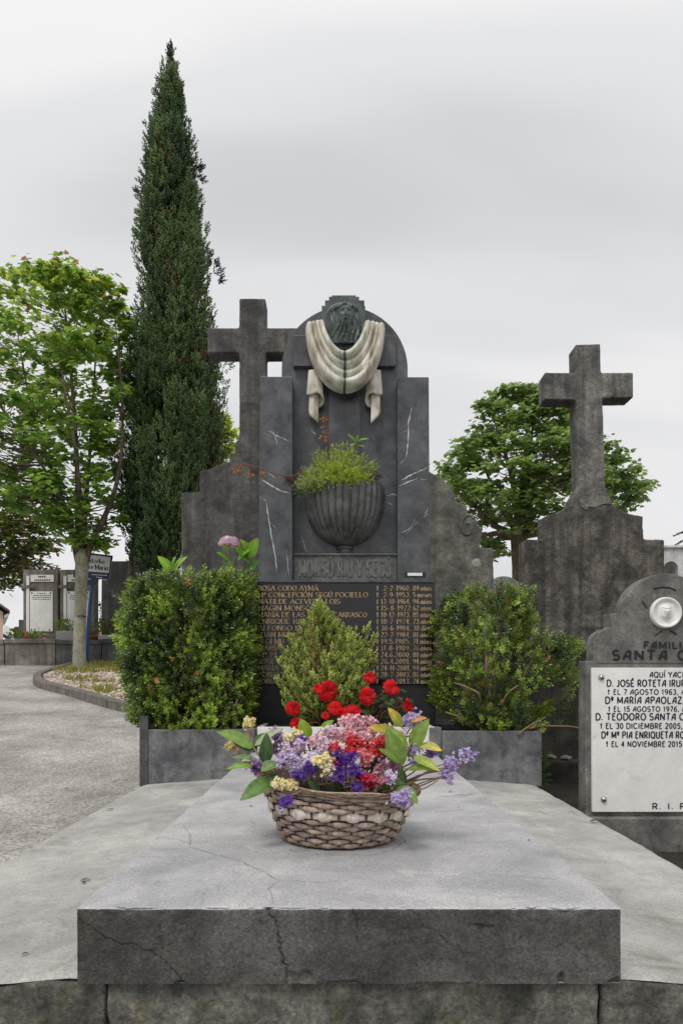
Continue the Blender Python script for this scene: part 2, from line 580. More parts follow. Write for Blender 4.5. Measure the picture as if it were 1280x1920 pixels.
M['pale_bark'] = stone('pale_mottled_bark', srgb(130, 126, 108), srgb(172, 168, 148), scale=7, rough=0.92, bump=0.5, grain=0.3, fine=60,
                       spot=srgb(92, 86, 70), spot_amt=0.35, spot_scale=8, streak=0.2)
M['twig'] = plain('brown_twig', srgb(132, 108, 84), rough=0.85, var=0.3, scale=60)
M['green_stem'] = plain('green_stem', srgb(104, 118, 58), rough=0.6, var=0.2, scale=60)
M['dry_stem'] = plain('dry_red_stem', srgb(122, 66, 46), rough=0.8, var=0.25, scale=60)
M['gold'] = plain('gilt_lettering', srgb(170, 143, 102), rough=0.45, var=0.5, scale=30, spec=0.5)
M['ink'] = plain('blue_black_paint', srgb(26, 26, 48), rough=0.5, var=0.2)
M['black_paint'] = plain('black_paint', srgb(20, 21, 26), rough=0.5, var=0.2)
M['steel'] = plain('polished_steel', srgb(170, 172, 178), rough=0.2, metal=1.0, var=0.1)
M['bronze'] = stone('green_black_bronze', srgb(50, 60, 58), srgb(92, 106, 101), scale=9, rough=0.42, bump=0.15, grain=0.25, fine=120, spec=0.5, spot=srgb(96, 122, 112), spot_amt=0.25, spot_scale=14)
M['vein'] = plain('calcite', srgb(186, 188, 190), rough=0.5, var=0.25, scale=40)
M['crack'] = plain('crack_dirt', srgb(104, 102, 98), rough=1.0, var=0.3, scale=40)
M['blue'] = plain('blue_enamel', srgb(22, 70, 122), rough=0.4, var=0.1)
M['navy'] = plain('navy_enamel', srgb(24, 36, 78), rough=0.4, var=0.1)
M['sign_white'] = plain('sign_white', srgb(222, 224, 222), rough=0.4, var=0.04)
M['terracotta'] = plain('terracotta', srgb(150, 84, 62), rough=0.85, var=0.15)
M['plaster'] = plain('pinkish_plaster', srgb(196, 170, 156), rough=0.9, var=0.12, scale=1)
M['rooftile'] = plain('roof_tiles', srgb(112, 92, 88), rough=0.9, var=0.2, scale=3)
M['white_wall'] = stone('whitewashed_stone', srgb(176, 176, 176), srgb(212, 212, 210), scale=1.5, rough=0.9, bump=0.3, grain=0.15, fine=40, streak=0.4, streak_col=srgb(150, 150, 152))
M['wicker'] = leafmat('wicker', trans=0.0, rough=0.75, spec=0.3, noise_amt=0.35, nscale=90)
M['wicker_dark'] = plain('dark_wicker', srgb(84, 70, 60), rough=0.9, var=0.3, scale=60)
M['moss'] = plain('dark_moss', srgb(42, 44, 26), rough=1.0, var=0.4, scale=80, bump=1.0)

# ------------------------------------------------------------------ terrain
SLOPE, Y0 = 0.1, 1.6


def ground(x, y):
    """the cemetery path climbs away from the camera to a flat hilltop"""
    z = SLOPE * (y - Y0)
    if y > 13.0:
        t = min((y - 13.0) / 6.0, 1.0)
        z = SLOPE * (13.0 - Y0) + SLOPE * 6.0 * (t - t * t / 2)
    if y > 26: z -= 0.0016 * (min(y, 120) - 26) ** 2 * 0.5
    if y > 120: z -= 0.03 * (y - 120)
    if y < -2: z = SLOPE * (-2 - Y0)
    return z


def G(px, py):
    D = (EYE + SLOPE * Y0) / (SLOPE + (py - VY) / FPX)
    return ((px - VX) * D / FPX, D, SLOPE * (D - Y0))


ys = np.concatenate([[-400, -60, -20, -8], np.arange(-4, 30, 0.5), np.arange(30, 130, 5), [160, 220, 300, 450, 700]])
xs = np.concatenate([[-600, -200, -80, -40], np.arange(-25, 26, 1.0), [40, 80, 200, 600]])
V = np.array([(x, y, ground(x, y)) for x in xs for y in ys])
mk('ground', V, grid_faces(len(xs), len(ys))[:, ::-1], M['path'], smooth=True)['kind'] = 'structure'

# bare soil between the graves on the near terrace
xs = np.arange(-1.35, 9.1, 0.25)
ys = np.arange(1.0, 13.1, 0.25)
V = []
for x in xs:
    for y in ys:
        z = ground(x, y) + 0.012 + 0.03 * mnoise.noise((x * 2.1, y * 2.1, 0)) + 0.03
        if y < 4.3 and x < 1.05: z = ground(x, y) - 0.06
        if x < -1.2: z = ground(x, y) - 0.03
        V.append((x, y, z))
mk('soil', V, grid_faces(len(xs), len(ys))[:, ::-1], M['soil'], smooth=True)['kind'] = 'structure'

# ------------------------------------------------------------------ the grave: slab, plinth
SY0, SY1 = 1.31, 3.93            # slab front and rear
ZT, ZB = EYE - 0.431, EYE - 0.571  # slab top and underside
grave = thing('grave', 'low grave of grey stone with thick cracked slab on sloping plinth', 'grave', (0, 1.31, -0.1))


def seg_dist(Q, poly):
    """distance from points Q (n,2) to polyline"""
    best = np.full(len(Q), 1e9)
    for (ax, ay), (bx, by) in zip(poly[:-1], poly[1:]):
        a = np.array([ax, ay]); d = np.array([bx - ax, by - ay])
        t = np.clip(((Q - a) @ d) / (d @ d), 0, 1)
        best = np.minimum(best, np.linalg.norm(Q - (a + t[:, None] * d), axis=1))
    return best


def jag(poly, n=6, amp=0.004, seed=1):
    r = random.Random(seed)
    out = []
    for (a, b) in zip(poly[:-1], poly[1:]):
        for k in range(n):
            t = k / n
            j = amp if (k or out) else 0
            out.append((a[0] + (b[0] - a[0]) * t + r.uniform(-j, j), a[1] + (b[1] - a[1]) * t + r.uniform(-j, j)))
    out.append(poly[-1])
    return out


def fr(*pp):  # front-face pixels -> (x, z)
    return [XZ(a, b, SY0) for a, b in pp]


crk = [(jag(fr((150, 1722), (190, 1752), (215, 1767), (250, 1770), (285, 1785), (310, 1805), (330, 1825), (347, 1850)), 4, 0.003, 2), 0.0006, 0.0035),
       (jag(fr((500, 1698), (508, 1716), (520, 1742), (523, 1765), (525, 1785), (535, 1810), (538, 1850)), 4, 0.004, 3), 0.0009, 0.006),
       (jag(fr((661, 1696), (668, 1730), (671, 1766)), 4, 0.003, 4), 0.0008, 0.003),
       (jag(fr((300, 1730), (306, 1780)), 3, 0.003, 6), 0.0007, 0.002),
       (jag(fr((750, 1700), (830, 1760), (900, 1800)), 5, 0.006, 5), 0.0008, 0.0015),
       (jag(fr((880, 1735), (925, 1738)), 4, 0.002, 8), 0.002, 0.003)]
chips = [(XZ(562, 1832, SY0), 0.024, 0.014, 0.007), (XZ(640, 1846, SY0), 0.045, 0.007, 0.006), (XZ(1052, 1838, SY0), 0.008, 0.016, 0.010),
         (XZ(503, 1700, SY0), 0.012, 0.008, 0.010), (XZ(830, 1848, SY0), 0.06, 0.006, 0.008), (XZ(340, 1848, SY0), 0.012, 0.010, 0.010), (XZ(1155, 1846, SY0), 0.016, 0.014, 0.008),
         (XZ(1000, 1702, SY0), 0.02, 0.004, 0.004), (XZ(240, 1702, SY0), 0.03, 0.003, 0.003)]
nxs = 401
xs = np.linspace(-0.480, 0.5195, nxs)
rad = 0.006
prof = [(SY0, z, 0) for z in np.linspace(ZB, ZT - rad, 60)]
for k in range(1, 5):
    a = k / 5 * math.pi / 2
    prof.append((SY0 + rad - rad * math.cos(a), ZT - rad + rad * math.sin(a), 2))
prof += [(y, ZT, 1) for y in np.concatenate([np.linspace(SY0 + rad, SY0 + 0.1, 20), np.linspace(SY0 + 0.1, SY1, 150)[1:]])]
prof = np.array(prof)
ns = len(prof)
X = np.repeat(xs, ns); Yp = np.tile(prof[:, 0], nxs); Zp = np.tile(prof[:, 1], nxs); kind = np.tile(prof[:, 2], nxs)
Vs = np.stack([X, Yp, Zp], 1)
front = kind != 1
Q = np.stack([X, Zp], 1)
dirt = np.zeros(len(X))
dep = np.zeros(len(X))
for poly, wd, dp in crk:
    d = seg_dist(Q, poly)
    g = np.exp(-(d / (wd * 1.5)) ** 2)
    dep += np.where(front, dp * g, 0)
    dirt = np.maximum(dirt, np.where(front, g, 0))
for (cx, cz), rx, rz, dp in chips:
    u = ((X - cx) / rx) ** 2 + ((Zp - cz) / rz) ** 2
    wv = np.array([mnoise.noise((x_ * 60, z_ * 60, 3)) for x_, z_ in Q])
    g = np.clip(1.1 - u + 0.9 * wv, 0, 1)
    dep += np.where(front, dp * g, 0)
    dirt = np.maximum(dirt, np.where(front, g * 0.2, 0))
wob = np.array([mnoise.noise((x * 14, z * 14, y * 14)) * 0.0016 + mnoise.noise((x * 45, z * 45, y * 45)) * 0.0009 for x, y, z in Vs])
chipn = np.array([max(0.0, mnoise.noise((x * 13, 7.7, 1.3)) - 0.12) + 0.6 * max(0.0, mnoise.noise((x * 60, 2.2, 9.1)) - 0.2) for x in X[::ns]])
chipn = np.repeat(chipn, ns)
edge = np.exp(-((ZT - Zp) / 0.010) ** 2) * np.exp(-((Yp - SY0) / 0.012) ** 2)
Vs[:, 2] -= edge * chipn * 0.012
dep = dep + np.where(front, edge * chipn * 0.018, 0)
Vs[:, 1] += np.where(front, dep - wob, 0)
Vs[:, 2] += np.where(kind >= 1, wob * 0.5, 0)
F = grid_faces(nxs, ns)
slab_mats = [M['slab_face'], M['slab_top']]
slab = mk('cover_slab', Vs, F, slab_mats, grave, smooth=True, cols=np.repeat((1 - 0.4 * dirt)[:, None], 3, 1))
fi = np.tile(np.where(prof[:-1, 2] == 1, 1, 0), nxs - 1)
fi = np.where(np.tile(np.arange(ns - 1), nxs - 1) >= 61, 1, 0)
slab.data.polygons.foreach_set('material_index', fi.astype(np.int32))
# dirt that has settled in the cracks of the face
t = M['slab_face'].node_tree
pb = [n for n in t.nodes if n.type == 'BSDF_PRINCIPLED'][0]
src = pb.inputs['Base Color'].links[0].from_socket
at = N(t, 'ShaderNodeAttribute', attribute_name='Col')
L(t, mix(t, 1.0, src, at.outputs['Color'], 'MULTIPLY'), pb.inputs['Base Color'])
# slab flanks, back and underside close the block
V, Fb = [], []
for x, s in ((-0.480, 1), (0.5195, -1)):
    o = len(V)
    V += [(x, SY0 + 0.004, ZB), (x, SY1, ZB), (x, SY1, ZT - 0.0005), (x, SY0 + 0.004, ZT - 0.0005)]
    Fb.append((o, o + 1, o + 2, o + 3) if s < 0 else (o + 3, o + 2, o + 1, o))
Fb.append((0, 4, 5, 1))
Fb.append((1, 5, 6, 2))
mk('slab_flank', V, Fb, M['slab_top'], grave, cols=np.ones((8, 3)))

# hairline cracks of the top: grime in thin fissures


def TOP(px, py, dz=0.0009):
    D = FPX * 0.431 / (py - VY)
    return ((px - VX) * D / FPX, D)


def ribbon(name, poly, z, width, mat, parent, taper=True, seed=0):
    r = random.Random(seed)
    V, F = [], []
    n = len(poly)
    for i, (x, y) in enumerate(poly):
        a = poly[max(0, i - 1)]; b = poly[min(n - 1, i + 1)]
        d = Vector((b[0] - a[0], b[1] - a[1])).normalized()
        wd = width * r.uniform(0.35, 1.2) * (min(1, (i + 0.3) / 3, (n - 1 - i + 0.3) / 3) if taper else 1) / 2
        V += [(x - d.y * wd, y + d.x * wd, z), (x + d.y * wd, y - d.x * wd, z)]
    for i in range(n - 1):
        F.append((2 * i, 2 * i + 1, 2 * i + 3, 2 * i + 2))
    return mk(name, V, F, mat, parent)


tops = [((342, 1547), (357, 1565), (356, 1588), (395, 1600), (440, 1612), (475, 1627), (505, 1640), (522, 1653)),
        ((522, 1653), (560, 1652), (600, 1655), (660, 1652)), ((290, 1572), (330, 1574), (358, 1583)),
        ((465, 1535), (480, 1548), (462, 1556)), ((560, 1600), (620, 1604), (700, 1604), (735, 1594), (760, 1578), (745, 1566)),
        ((535, 1590), (560, 1600)), ((960, 1642), (1010, 1647), (1060, 1650)), ((505, 1700), (512, 1690), (503, 1668), (522, 1653))]
for i, tp in enumerate(tops):
    ribbon('hairline_crack', jag([TOP(*p) for p in tp], 6, 0.003, i + 20), ZT + 0.0016, 0.0013, M['crack'], grave, seed=i)

# plinth ledges, slightly sloped to shed rain, each a long stone
HX = 1.083


def zl(x):
    return EYE - 0.566 - 0.042 * max(0, abs(x) - 0.5) / 0.583


def ledge(s, y0, y1, nm='plinth_ledge'):
    nx_, ny_ = 40, int((y1 - y0) / 0.02)
    V = []
    pr = [(0.40 + (HX - 0.40) * i / (nx_ - 1)) for i in range(nx_)]
    for i, ax in enumerate(pr):
        for j in range(ny_ + 1):
            y = y0 + (y1 - y0) * j / ny_
            e = 0.0018 * mnoise.noise((ax * 6 * s, y * 6, 3)) + 0.0018 * mnoise.noise((ax * 25 * s, y * 25, 5))
            ed = max(0, 1 - (HX - ax) / 0.03)
            ef = max(0, 1 - (y - y0) / 0.025)
            rough = max(ed, ef)
            chip = 0.006 * rough ** 2 + 0.009 * rough * max(0, mnoise.noise((ax * 9 * s + 4, y * 9, 1.5)))
            V.append((s * (ax + (0.003 * mnoise.noise((y * 8, 2, s)) if i == nx_ - 1 else 0)), y - (0 if j else 0.006 * mnoise.noise((ax * 10, s, 4)) ), zl(ax) + e - chip))
    nb = ny_ + 1
    F = [tuple(q) for q in grid_faces(nx_, nb)]
    o = len(V)
    # outer flank and front face down into the ground
    for j in range(nb):
        v = V[(nx_ - 1) * nb + j]
        V.append((v[0], v[1], -0.12))
    for j in range(nb - 1):
        F.append(((nx_ - 1) * nb + j, o + j, o + j + 1, (nx_ - 1) * nb + j + 1))
    if s > 0: F = [f[::-1] for f in F]
    return mk(nm, V, F, M['ledge'], grave, smooth=True)


for s in (-1, 1):
    ledge(s, SY0 + 0.025, 4.75)


# front blocks of the plinth under the slab
def block(x0, x1, ztop, y0, seed):
    if ztop is None:   # side blocks follow the fall of the ledge
        o = prism('plinth_block', [(x0, -0.12), (x1, -0.12), (x1, zl(x1) - 0.006), (x0, zl(x0) - 0.006)], y0, y0 + 0.22, M['plinth'], grave, bev=0.003)
    else:
        o = box('plinth_block', x0, x1, y0, y0 + 0.22, -0.12, ztop, M['plinth'], grave, bev=0.006)
    return weather(o, 0.008, 0.012, 0.07, 0.006, 0.02)


a, b = XZ(201, 0, 1.335)[0], XZ(1122, 0, 1.335)[0]
block(-1.075, a - 0.002, None, 1.332, 1)
block(a + 0.002, b - 0.003, ZB - 0.001, 1.325, 2)
block(b + 0.003, 1.075, None, 1.332, 3)
box('plinth_core', -0.41, 0.41, 1.5, 4.75, -0.12, ZB - 0.003, M['plinth'], grave)

# ------------------------------------------------------------------ stone planters left and right of the headstone
PF = 3.9
zp = lambda x: zl(x) - 0.004


def hexa(name, x0, x1, y0, y1, zb0, zb1, zt, mat, parent, bev=0.004):
    """box whose bottom follows the sloping ledge"""
    bm = bmesh.new()
    vs_ = [bm.verts.new(p) for p in ((x0, y0, zb0), (x1, y0, zb1), (x1, y1, zb1), (x0, y1, zb0), (x0, y0, zt), (x1, y0, zt), (x1, y1, zt), (x0, y1, zt))]
    for f in ((0, 1, 2, 3), (4, 5, 6, 7), (0, 1, 5, 4), (1, 2, 6, 5), (2, 3, 7, 6), (3, 0, 4, 7)):
        bm.faces.new([vs_[i] for i in f])
    bmesh.ops.recalc_face_normals(bm, faces=bm.faces)
    bmesh.ops.bevel(bm, geom=list(bm.edges), offset=bev, segments=2, affect='EDGES', profile=0.6)
    return mk(name, *bm_out(bm), mat, parent)


xa, xb, xc = XZ(262, 0, PF)[0], XZ(278, 0, PF)[0], XZ(476, 0, PF)[0]
zt = XZ(0, 1368, PF)[1]
pl = thing('stone_planter', 'grey stone planter with raised side slab under the tall box hedge', 'planter', ((xa + xc) / 2, PF + 0.25, zp(0.8)), 'stone planters on the plinth')
hexa('front_panel', xb + 0.001, xc, PF, PF + 0.05, zp(xb) - 0.004, zp(xc) - 0.004, zt, M['planter'], pl)
hexa('side_slab', xa, xb, PF - 0.004, 4.52, zp(xa) - 0.004, zp(xb) - 0.004, XZ(0, 1343, PF)[1], M['far_dark'], pl)
hexa('side_panel', xc - 0.04, xc + 0.002, PF + 0.051, 4.5, zp(xc) - 0.004, zp(xc) - 0.004, zt - 0.003, M['planter'], pl)
hexa('back_panel', xb + 0.001, xc - 0.041, 4.46, 4.5, zp(xb) - 0.004, zp(xc) - 0.004, XZ(0, 1343, PF)[1], M['far_dark'], pl)
hexa('planting_soil', xb + 0.002, xc - 0.042, PF + 0.051, 4.459, zp(xb), zp(xc), zt - 0.03, M['soil'], pl)
# two worn marks painted on the inner face of the raised slab
mark = mk('painted_mark', *join([tube_vf([P(x0, y0, 4.455), P(x1, y1, 4.455)], 0.005, 5) for x0, y0, x1, y1 in
          ((308, 1336, 306, 1356), (314, 1336, 314, 1352), (320, 1336, 319, 1354), (308, 1336, 320, 1337))]), M['black_paint'], pl)

xd, xe, xf = XZ(806, 0, PF)[0], XZ(829, 0, PF)[0], XZ(1015, 0, PF)[0]
zt2 = XZ(0, 1371, PF)[1]
pr_ = thing('stone_planter', 'plain grey stone planter under the loose round bush', 'planter', ((xd + xf) / 2, PF + 0.25, zp(0.8)), 'stone planters on the plinth')
hexa('front_panel', xe, xf, PF, PF + 0.05, zp(xe) - 0.004, zp(xf) - 0.004, zt2, M['planter'], pr_)
hexa('corner_post', xd, xe - 0.001, PF + 0.025, PF + 0.12, zp(xd) - 0.004, zp(xe) - 0.004, zt2 + 0.018, M['planter'], pr_)
hexa('side_panel', xf - 0.045, xf - 0.002, PF + 0.051, 4.5, zp(xf) - 0.004, zp(xf) - 0.004, zt2 - 0.003, M['planter'], pr_)
hexa('back_panel', xd, xf - 0.046, 4.46, 4.5, zp(xd) - 0.004, zp(xf) - 0.004, zt2, M['planter'], pr_)
hexa('planting_soil', xd, xf - 0.047, PF + 0.121, 4.459, zp(xd), zp(xf), zt2 - 0.03, M['soil'], pr_)

# ------------------------------------------------------------------ stroke lettering
def arc(cx, cy, rx, ry, a0, a1, n=9):
    return [(cx + rx * math.cos(R(a0 + (a1 - a0) * i / n)), cy + ry * math.sin(R(a0 + (a1 - a0) * i / n))) for i in range(n + 1)]


GL = {
    'A': (0.72, [[(0, 0), (0.36, 1)], [(0.36, 1), (0.72, 0)], [(0.13, 0.33), (0.6, 0.33)]]),
    'B': (0.58, [[(0.05, 0), (0.05, 1)], [(0.05, 1), (0.3, 1)] + arc(0.3, 0.76, 0.22, 0.24, 90, -90) + [(0.05, 0.52)], [(0.05, 0.52), (0.32, 0.52)] + arc(0.32, 0.26, 0.25, 0.26, 90, -90) + [(0.05, 0)]]),
    'C': (0.68, [arc(0.37, 0.5, 0.36, 0.5, 45, 315, 16)]),
    'D': (0.68, [[(0.06, 0), (0.06, 1)], [(0.06, 1), (0.28, 1)] + arc(0.28, 0.5, 0.4, 0.5, 90, -90, 14) + [(0.06, 0)]]),
    'E': (0.55, [[(0.06, 0), (0.06, 1)], [(0.06, 1), (0.54, 1)], [(0.06, 0.52), (0.44, 0.52)], [(0.06, 0), (0.55, 0)]]),
    'F': (0.52, [[(0.06, 0), (0.06, 1)], [(0.06, 1), (0.52, 1)], [(0.06, 0.52), (0.42, 0.52)]]),
    'G': (0.7, [arc(0.37, 0.5, 0.36, 0.5, 45, 330, 16), [(0.66, 0.45), (0.66, 0.1)], [(0.42, 0.45), (0.7, 0.45)]]),
    'I': (0.16, [[(0.08, 0), (0.08, 1)]]),
    'J': (0.4, [[(0.32, 1), (0.32, 0.22)] + arc(0.16, 0.2, 0.16, 0.2, 0, -150, 8)]),
    'L': (0.52, [[(0.06, 0), (0.06, 1)], [(0.06, 0), (0.52, 0)]]),
    'M': (0.82, [[(0.06, 0), (0.06, 1)], [(0.06, 1), (0.41, 0.15)], [(0.41, 0.15), (0.76, 1)], [(0.76, 1), (0.76, 0)]]),
    'N': (0.68, [[(0.06, 0), (0.06, 1)], [(0.06, 1), (0.62, 0)], [(0.62, 0), (0.62, 1)]]),
    'O': (0.74, [arc(0.37, 0.5, 0.35, 0.5, 90, 450, 22)]),
    'P': (0.56, [[(0.06, 0), (0.06, 1)], [(0.06, 1), (0.3, 1)] + arc(0.3, 0.74, 0.25, 0.26, 90, -90) + [(0.06, 0.48)]]),
    'Q': (0.74, [arc(0.37, 0.5, 0.35, 0.5, 90, 450, 22), [(0.42, 0.22), (0.74, -0.08)]]),
    'R': (0.62, [[(0.06, 0), (0.06, 1)], [(0.06, 1), (0.3, 1)] + arc(0.3, 0.75, 0.24, 0.25, 90, -90) + [(0.06, 0.5)], [(0.3, 0.5), (0.62, 0)]]),
    'S': (0.52, [arc(0.26, 0.745, 0.23, 0.255, 35, 250, 11) + arc(0.26, 0.26, 0.25, 0.26, 70, -150, 12)]),
    'T': (0.6, [[(0.3, 0), (0.3, 1)], [(0, 1), (0.6, 1)]]),
    'U': (0.64, [[(0.06, 1), (0.06, 0.28)] + arc(0.32, 0.28, 0.26, 0.28, 180, 360, 10) + [(0.58, 1)]]),
    'V': (0.68, [[(0, 1), (0.34, 0)], [(0.34, 0), (0.68, 1)]]),
    'X': (0.64, [[(0, 1), (0.64, 0)], [(0, 0), (0.64, 1)]]),
    'Y': (0.64, [[(0, 1), (0.32, 0.48)], [(0.64, 1), (0.32, 0.48)], [(0.32, 0.48), (0.32, 0)]]),
    'Z': (0.58, [[(0.02, 1), (0.56, 1)], [(0.56, 1), (0.0, 0)], [(0, 0), (0.58, 0)]]),
    '0': (0.5, [arc(0.25, 0.5, 0.22, 0.5, 90, 450, 18)]),
    '1': (0.34, [[(0.04, 0.82), (0.2, 1)], [(0.2, 1), (0.2, 0)]]),
    '2': (0.5, [arc(0.25, 0.74, 0.22, 0.26, 160, -35, 9) + [(0.02, 0)], [(0.02, 0), (0.5, 0)]]),
    '3': (0.5, [arc(0.23, 0.76, 0.2, 0.24, 140, -80, 9) + arc(0.23, 0.26, 0.24, 0.27, 80, -145, 10)]),
    '4': (0.5, [[(0.36, 0), (0.36, 1)], [(0.36, 1), (0.0, 0.28)], [(0.0, 0.28), (0.5, 0.28)]]),
    '5': (0.5, [[(0.1, 1), (0.46, 1)], [(0.1, 1), (0.07, 0.52)] + arc(0.23, 0.31, 0.24, 0.31, 130, -150, 11)]),
    '6': (0.5, [arc(0.42, 0.5, 0.38, 0.5, 80, 190, 9) + arc(0.26, 0.28, 0.22, 0.28, 190, 520, 14)]),
    '7': (0.48, [[(0.02, 1), (0.48, 1)], [(0.48, 1), (0.16, 0)]]),
    '8': (0.5, [arc(0.25, 0.75, 0.19, 0.25, -90, 270, 14), arc(0.25, 0.25, 0.23, 0.26, 90, 450, 14)]),
    '9': (0.5, [arc(0.24, 0.72, 0.22, 0.28, -10, 320, 14), arc(0.08, 0.5, 0.38, 0.5, 25, -80, 9)]),
    '.': (0.14, [[(0.06, 0.0), (0.06, 0.12)]]),
    ',': (0.16, [[(0.1, 0.1), (0.04, -0.16)]]),
    '-': (0.34, [[(0.02, 0.42), (0.3, 0.42)]]),
    '+': (0.44, [[(0.22, -0.02), (0.22, 1.05)], [(0.02, 0.74), (0.42, 0.74)]]),
    'a': (0.46, [arc(0.2, 0.24, 0.19, 0.25, 60, 300, 12), [(0.4, 0.0), (0.4, 0.46)], arc(0.22, 0.46, 0.18, 0.16, 0, 150, 7)]),
    'd': (0.5, [arc(0.22, 0.3, 0.2, 0.31, 50, 310, 12), [(0.42, 0), (0.42, 1.05)]]),
    'e': (0.46, [[(0.04, 0.34), (0.42, 0.34)], arc(0.23, 0.31, 0.2, 0.31, 5, 315, 13)]),
    'i': (0.18, [[(0.09, 0), (0.09, 0.62)], [(0.09, 0.82), (0.09, 0.94)]]),
    'k': (0.5, [[(0.07, 0), (0.07, 1.05)], [(0.44, 0.62), (0.08, 0.28)], [(0.2, 0.38), (0.48, 0)]]),
    'm': (0.78, [[(0.07, 0), (0.07, 0.62)], [(0.07, 0.42)] + arc(0.23, 0.44, 0.15, 0.18, 150, 0, 7) + [(0.38, 0)], [(0.38, 0.42)] + arc(0.55, 0.44, 0.15, 0.18, 150, 0, 7) + [(0.7, 0)]]),
    'n': (0.5, [[(0.07, 0), (0.07, 0.62)], [(0.07, 0.42)] + arc(0.25, 0.42, 0.17, 0.2, 150, 0, 7) + [(0.42, 0)]]),
    'o': (0.48, [arc(0.24, 0.31, 0.2, 0.31, 90, 450, 16)]),
    'r': (0.36, [[(0.07, 0), (0.07, 0.62)], [(0.07, 0.4)] + arc(0.25, 0.42, 0.16, 0.2, 150, 50, 5)]),
    's': (0.4, [arc(0.2, 0.46, 0.15, 0.16, 40, 250, 8) + arc(0.2, 0.16, 0.16, 0.16, 70, -150, 9)]),
    't': (0.34, [[(0.15, 0.9), (0.15, 0.08), (0.3, 0.0)], [(0.0, 0.62), (0.32, 0.62)]]),
    'z': (0.42, [[(0.03, 0.62), (0.4, 0.62)], [(0.4, 0.62), (0.02, 0)], [(0.02, 0), (0.42, 0)]]),
}
ACC = [(0.3, 1.12), (0.46, 1.32)]
for c_, base in (('Á', 'A'), ('É', 'E'), ('Í', 'I'), ('Ó', 'O'), ('Ú', 'U')):
    w_, st = GL[base]
    GL[c_] = (w_, st + [[(w_ / 2 - 0.04, 1.12), (w_ / 2 + 0.12, 1.32)]])
GL['ñ'] = (GL['n'][0], GL['n'][1] + [[(0.12, 0.78), (0.4, 0.82)]])
GL['ª'] = (0.3, [[(x * 0.55 + 0.02, y * 0.6 + 0.62) for x, y in s_] for s_ in GL['a'][1]] + [[(0.02, 0.5), (0.28, 0.5)]])
GLD = dict(GL)   # poster-like sans of the family plaque: A with an upright right stem
GLD['A'] = (0.6, [[(0.02, 0), (0.1, 0.4), (0.28, 0.8), (0.54, 1)], [(0.54, 1), (0.54, 0)], [(0.1, 0.36), (0.54, 0.36)]])
GLD['E'] = (0.5, [[(0.07, 0), (0.07, 1)], [(0.07, 1), (0.48, 1)], [(0.07, 0.6), (0.4, 0.6)], [(0.07, 0), (0.48, 0)]])
GLD['R'] = (0.56, [[(0.06, 0), (0.06, 1)], [(0.06, 1), (0.28, 1)] + arc(0.28, 0.72, 0.22, 0.28, 90, -90) + [(0.06, 0.44)], [(0.28, 0.44), (0.54, 0)]])


def lettering(name, text, x0, x1, zb, h, y, mat, parent, style='serif', thick=0.2, thin=0.07, space=0.16, gap=0.42, depth=0.0, facing=None):
    """one line of lettering between x0 and x1 on the plane y (facing -Y); x1 None = natural width"""
    gl = GLD if style == 'deco' else GL
    adv = []
    cx = 0
    word = 0
    for ch in text:
        if ch == ' ':
            cx += gap
            word += 1
            continue
        w_, st = gl[ch]
        adv.append((cx, w_, st, word))
        cx += w_ + space
    cx -= space
    kx = (x1 - x0) / cx if x1 is not None else h
    kz = h
    V, F = [], []
    lay = 0

    def stroke(pts, wd_fun):
        nonlocal lay
        n = len(pts)
        off = lay % 7 * 0.00006
        lay += 1
        o = len(V)
        for i, (px_, pz_) in enumerate(pts):
            a_ = pts[max(0, i - 1)]; b_ = pts[min(n - 1, i + 1)]
            dx, dz = (b_[0] - a_[0]) * kx, (b_[1] - a_[1]) * kz
            l_ = math.hypot(dx, dz) or 1
            dx, dz = dx / l_, dz / l_
            wd = wd_fun(dx, dz) * h / 2
            X_, Z_ = x0 + px_ * kx, zb + pz_ * kz
            V.append((X_ - dz * wd, y - off, Z_ + dx * wd))
            V.append((X_ + dz * wd, y - off, Z_ - dx * wd))
        for i in range(n - 1):
            F.append((o + 2 * i, o + 2 * i + 1, o + 2 * i + 3, o + 2 * i + 2))

    made = []

    def flush():
        if not V: return
        o = mk(name, list(V), list(F), mat, parent)
        if depth > 0:
            sm = o.modifiers.new('relief', 'SOLIDIFY')
            sm.thickness = depth
            sm.offset = 0
        made.append(o)
        V.clear()
        F.clear()

    last = 0
    for cx0, w_, st, wi in adv:
        if wi != last:
            flush()
            last = wi
        for s_ in st:
            pts = [(cx0 + a_, b_) for a_, b_ in s_]
            if style == 'serif':
                # broad-nib contrast: upright and falling strokes heavy, level and rising strokes thin
                def wf(dx, dz):
                    v = abs(dz)
                    if dx * dz > 0.15: v *= 0.45
                    return thin + (thick - thin) * v ** 1.5
                stroke(pts, wf)
                for (ex, ez), (qx, qz) in ((pts[0], pts[1]), (pts[-1], pts[-2])):
                    if abs(qz - ez) > 0.25 and (abs(ez) < 0.02 or abs(ez - 1) < 0.02):
                        stroke([(ex - 0.13, ez), (ex + 0.13, ez)], lambda dx, dz: thin)
            else:
                stroke(pts, lambda dx, dz: thick)
    flush()
    return made


# ------------------------------------------------------------------ the headstone
DP, DB, DG = 4.40, 4.56, 4.36      # depth of pillar faces, back panel, name plaque
hs = thing('headstone', 'tall dark marble headstone with round top, white stone drape and fluted bowl', 'headstone', (0.0, 4.6, 0.47))
x0, z0 = XZ(487, 1089, DP)
zpt = XZ(0, 706, DP)[1]


def xz_list(pp, D):
    return [XZ(a, b, D) for a, b in pp]


prism('pillar', xz_list([(485, 1090), (548, 1090), (548, 706), (487.5, 706)], DP), DP, DP + 0.3, M['marble'], hs, bev=0.003)
prism('pillar', xz_list([(745, 1090), (806, 1090), (803.5, 707), (745, 707)], DP), DP, DP + 0.3, M['marble'], hs, bev=0.003)
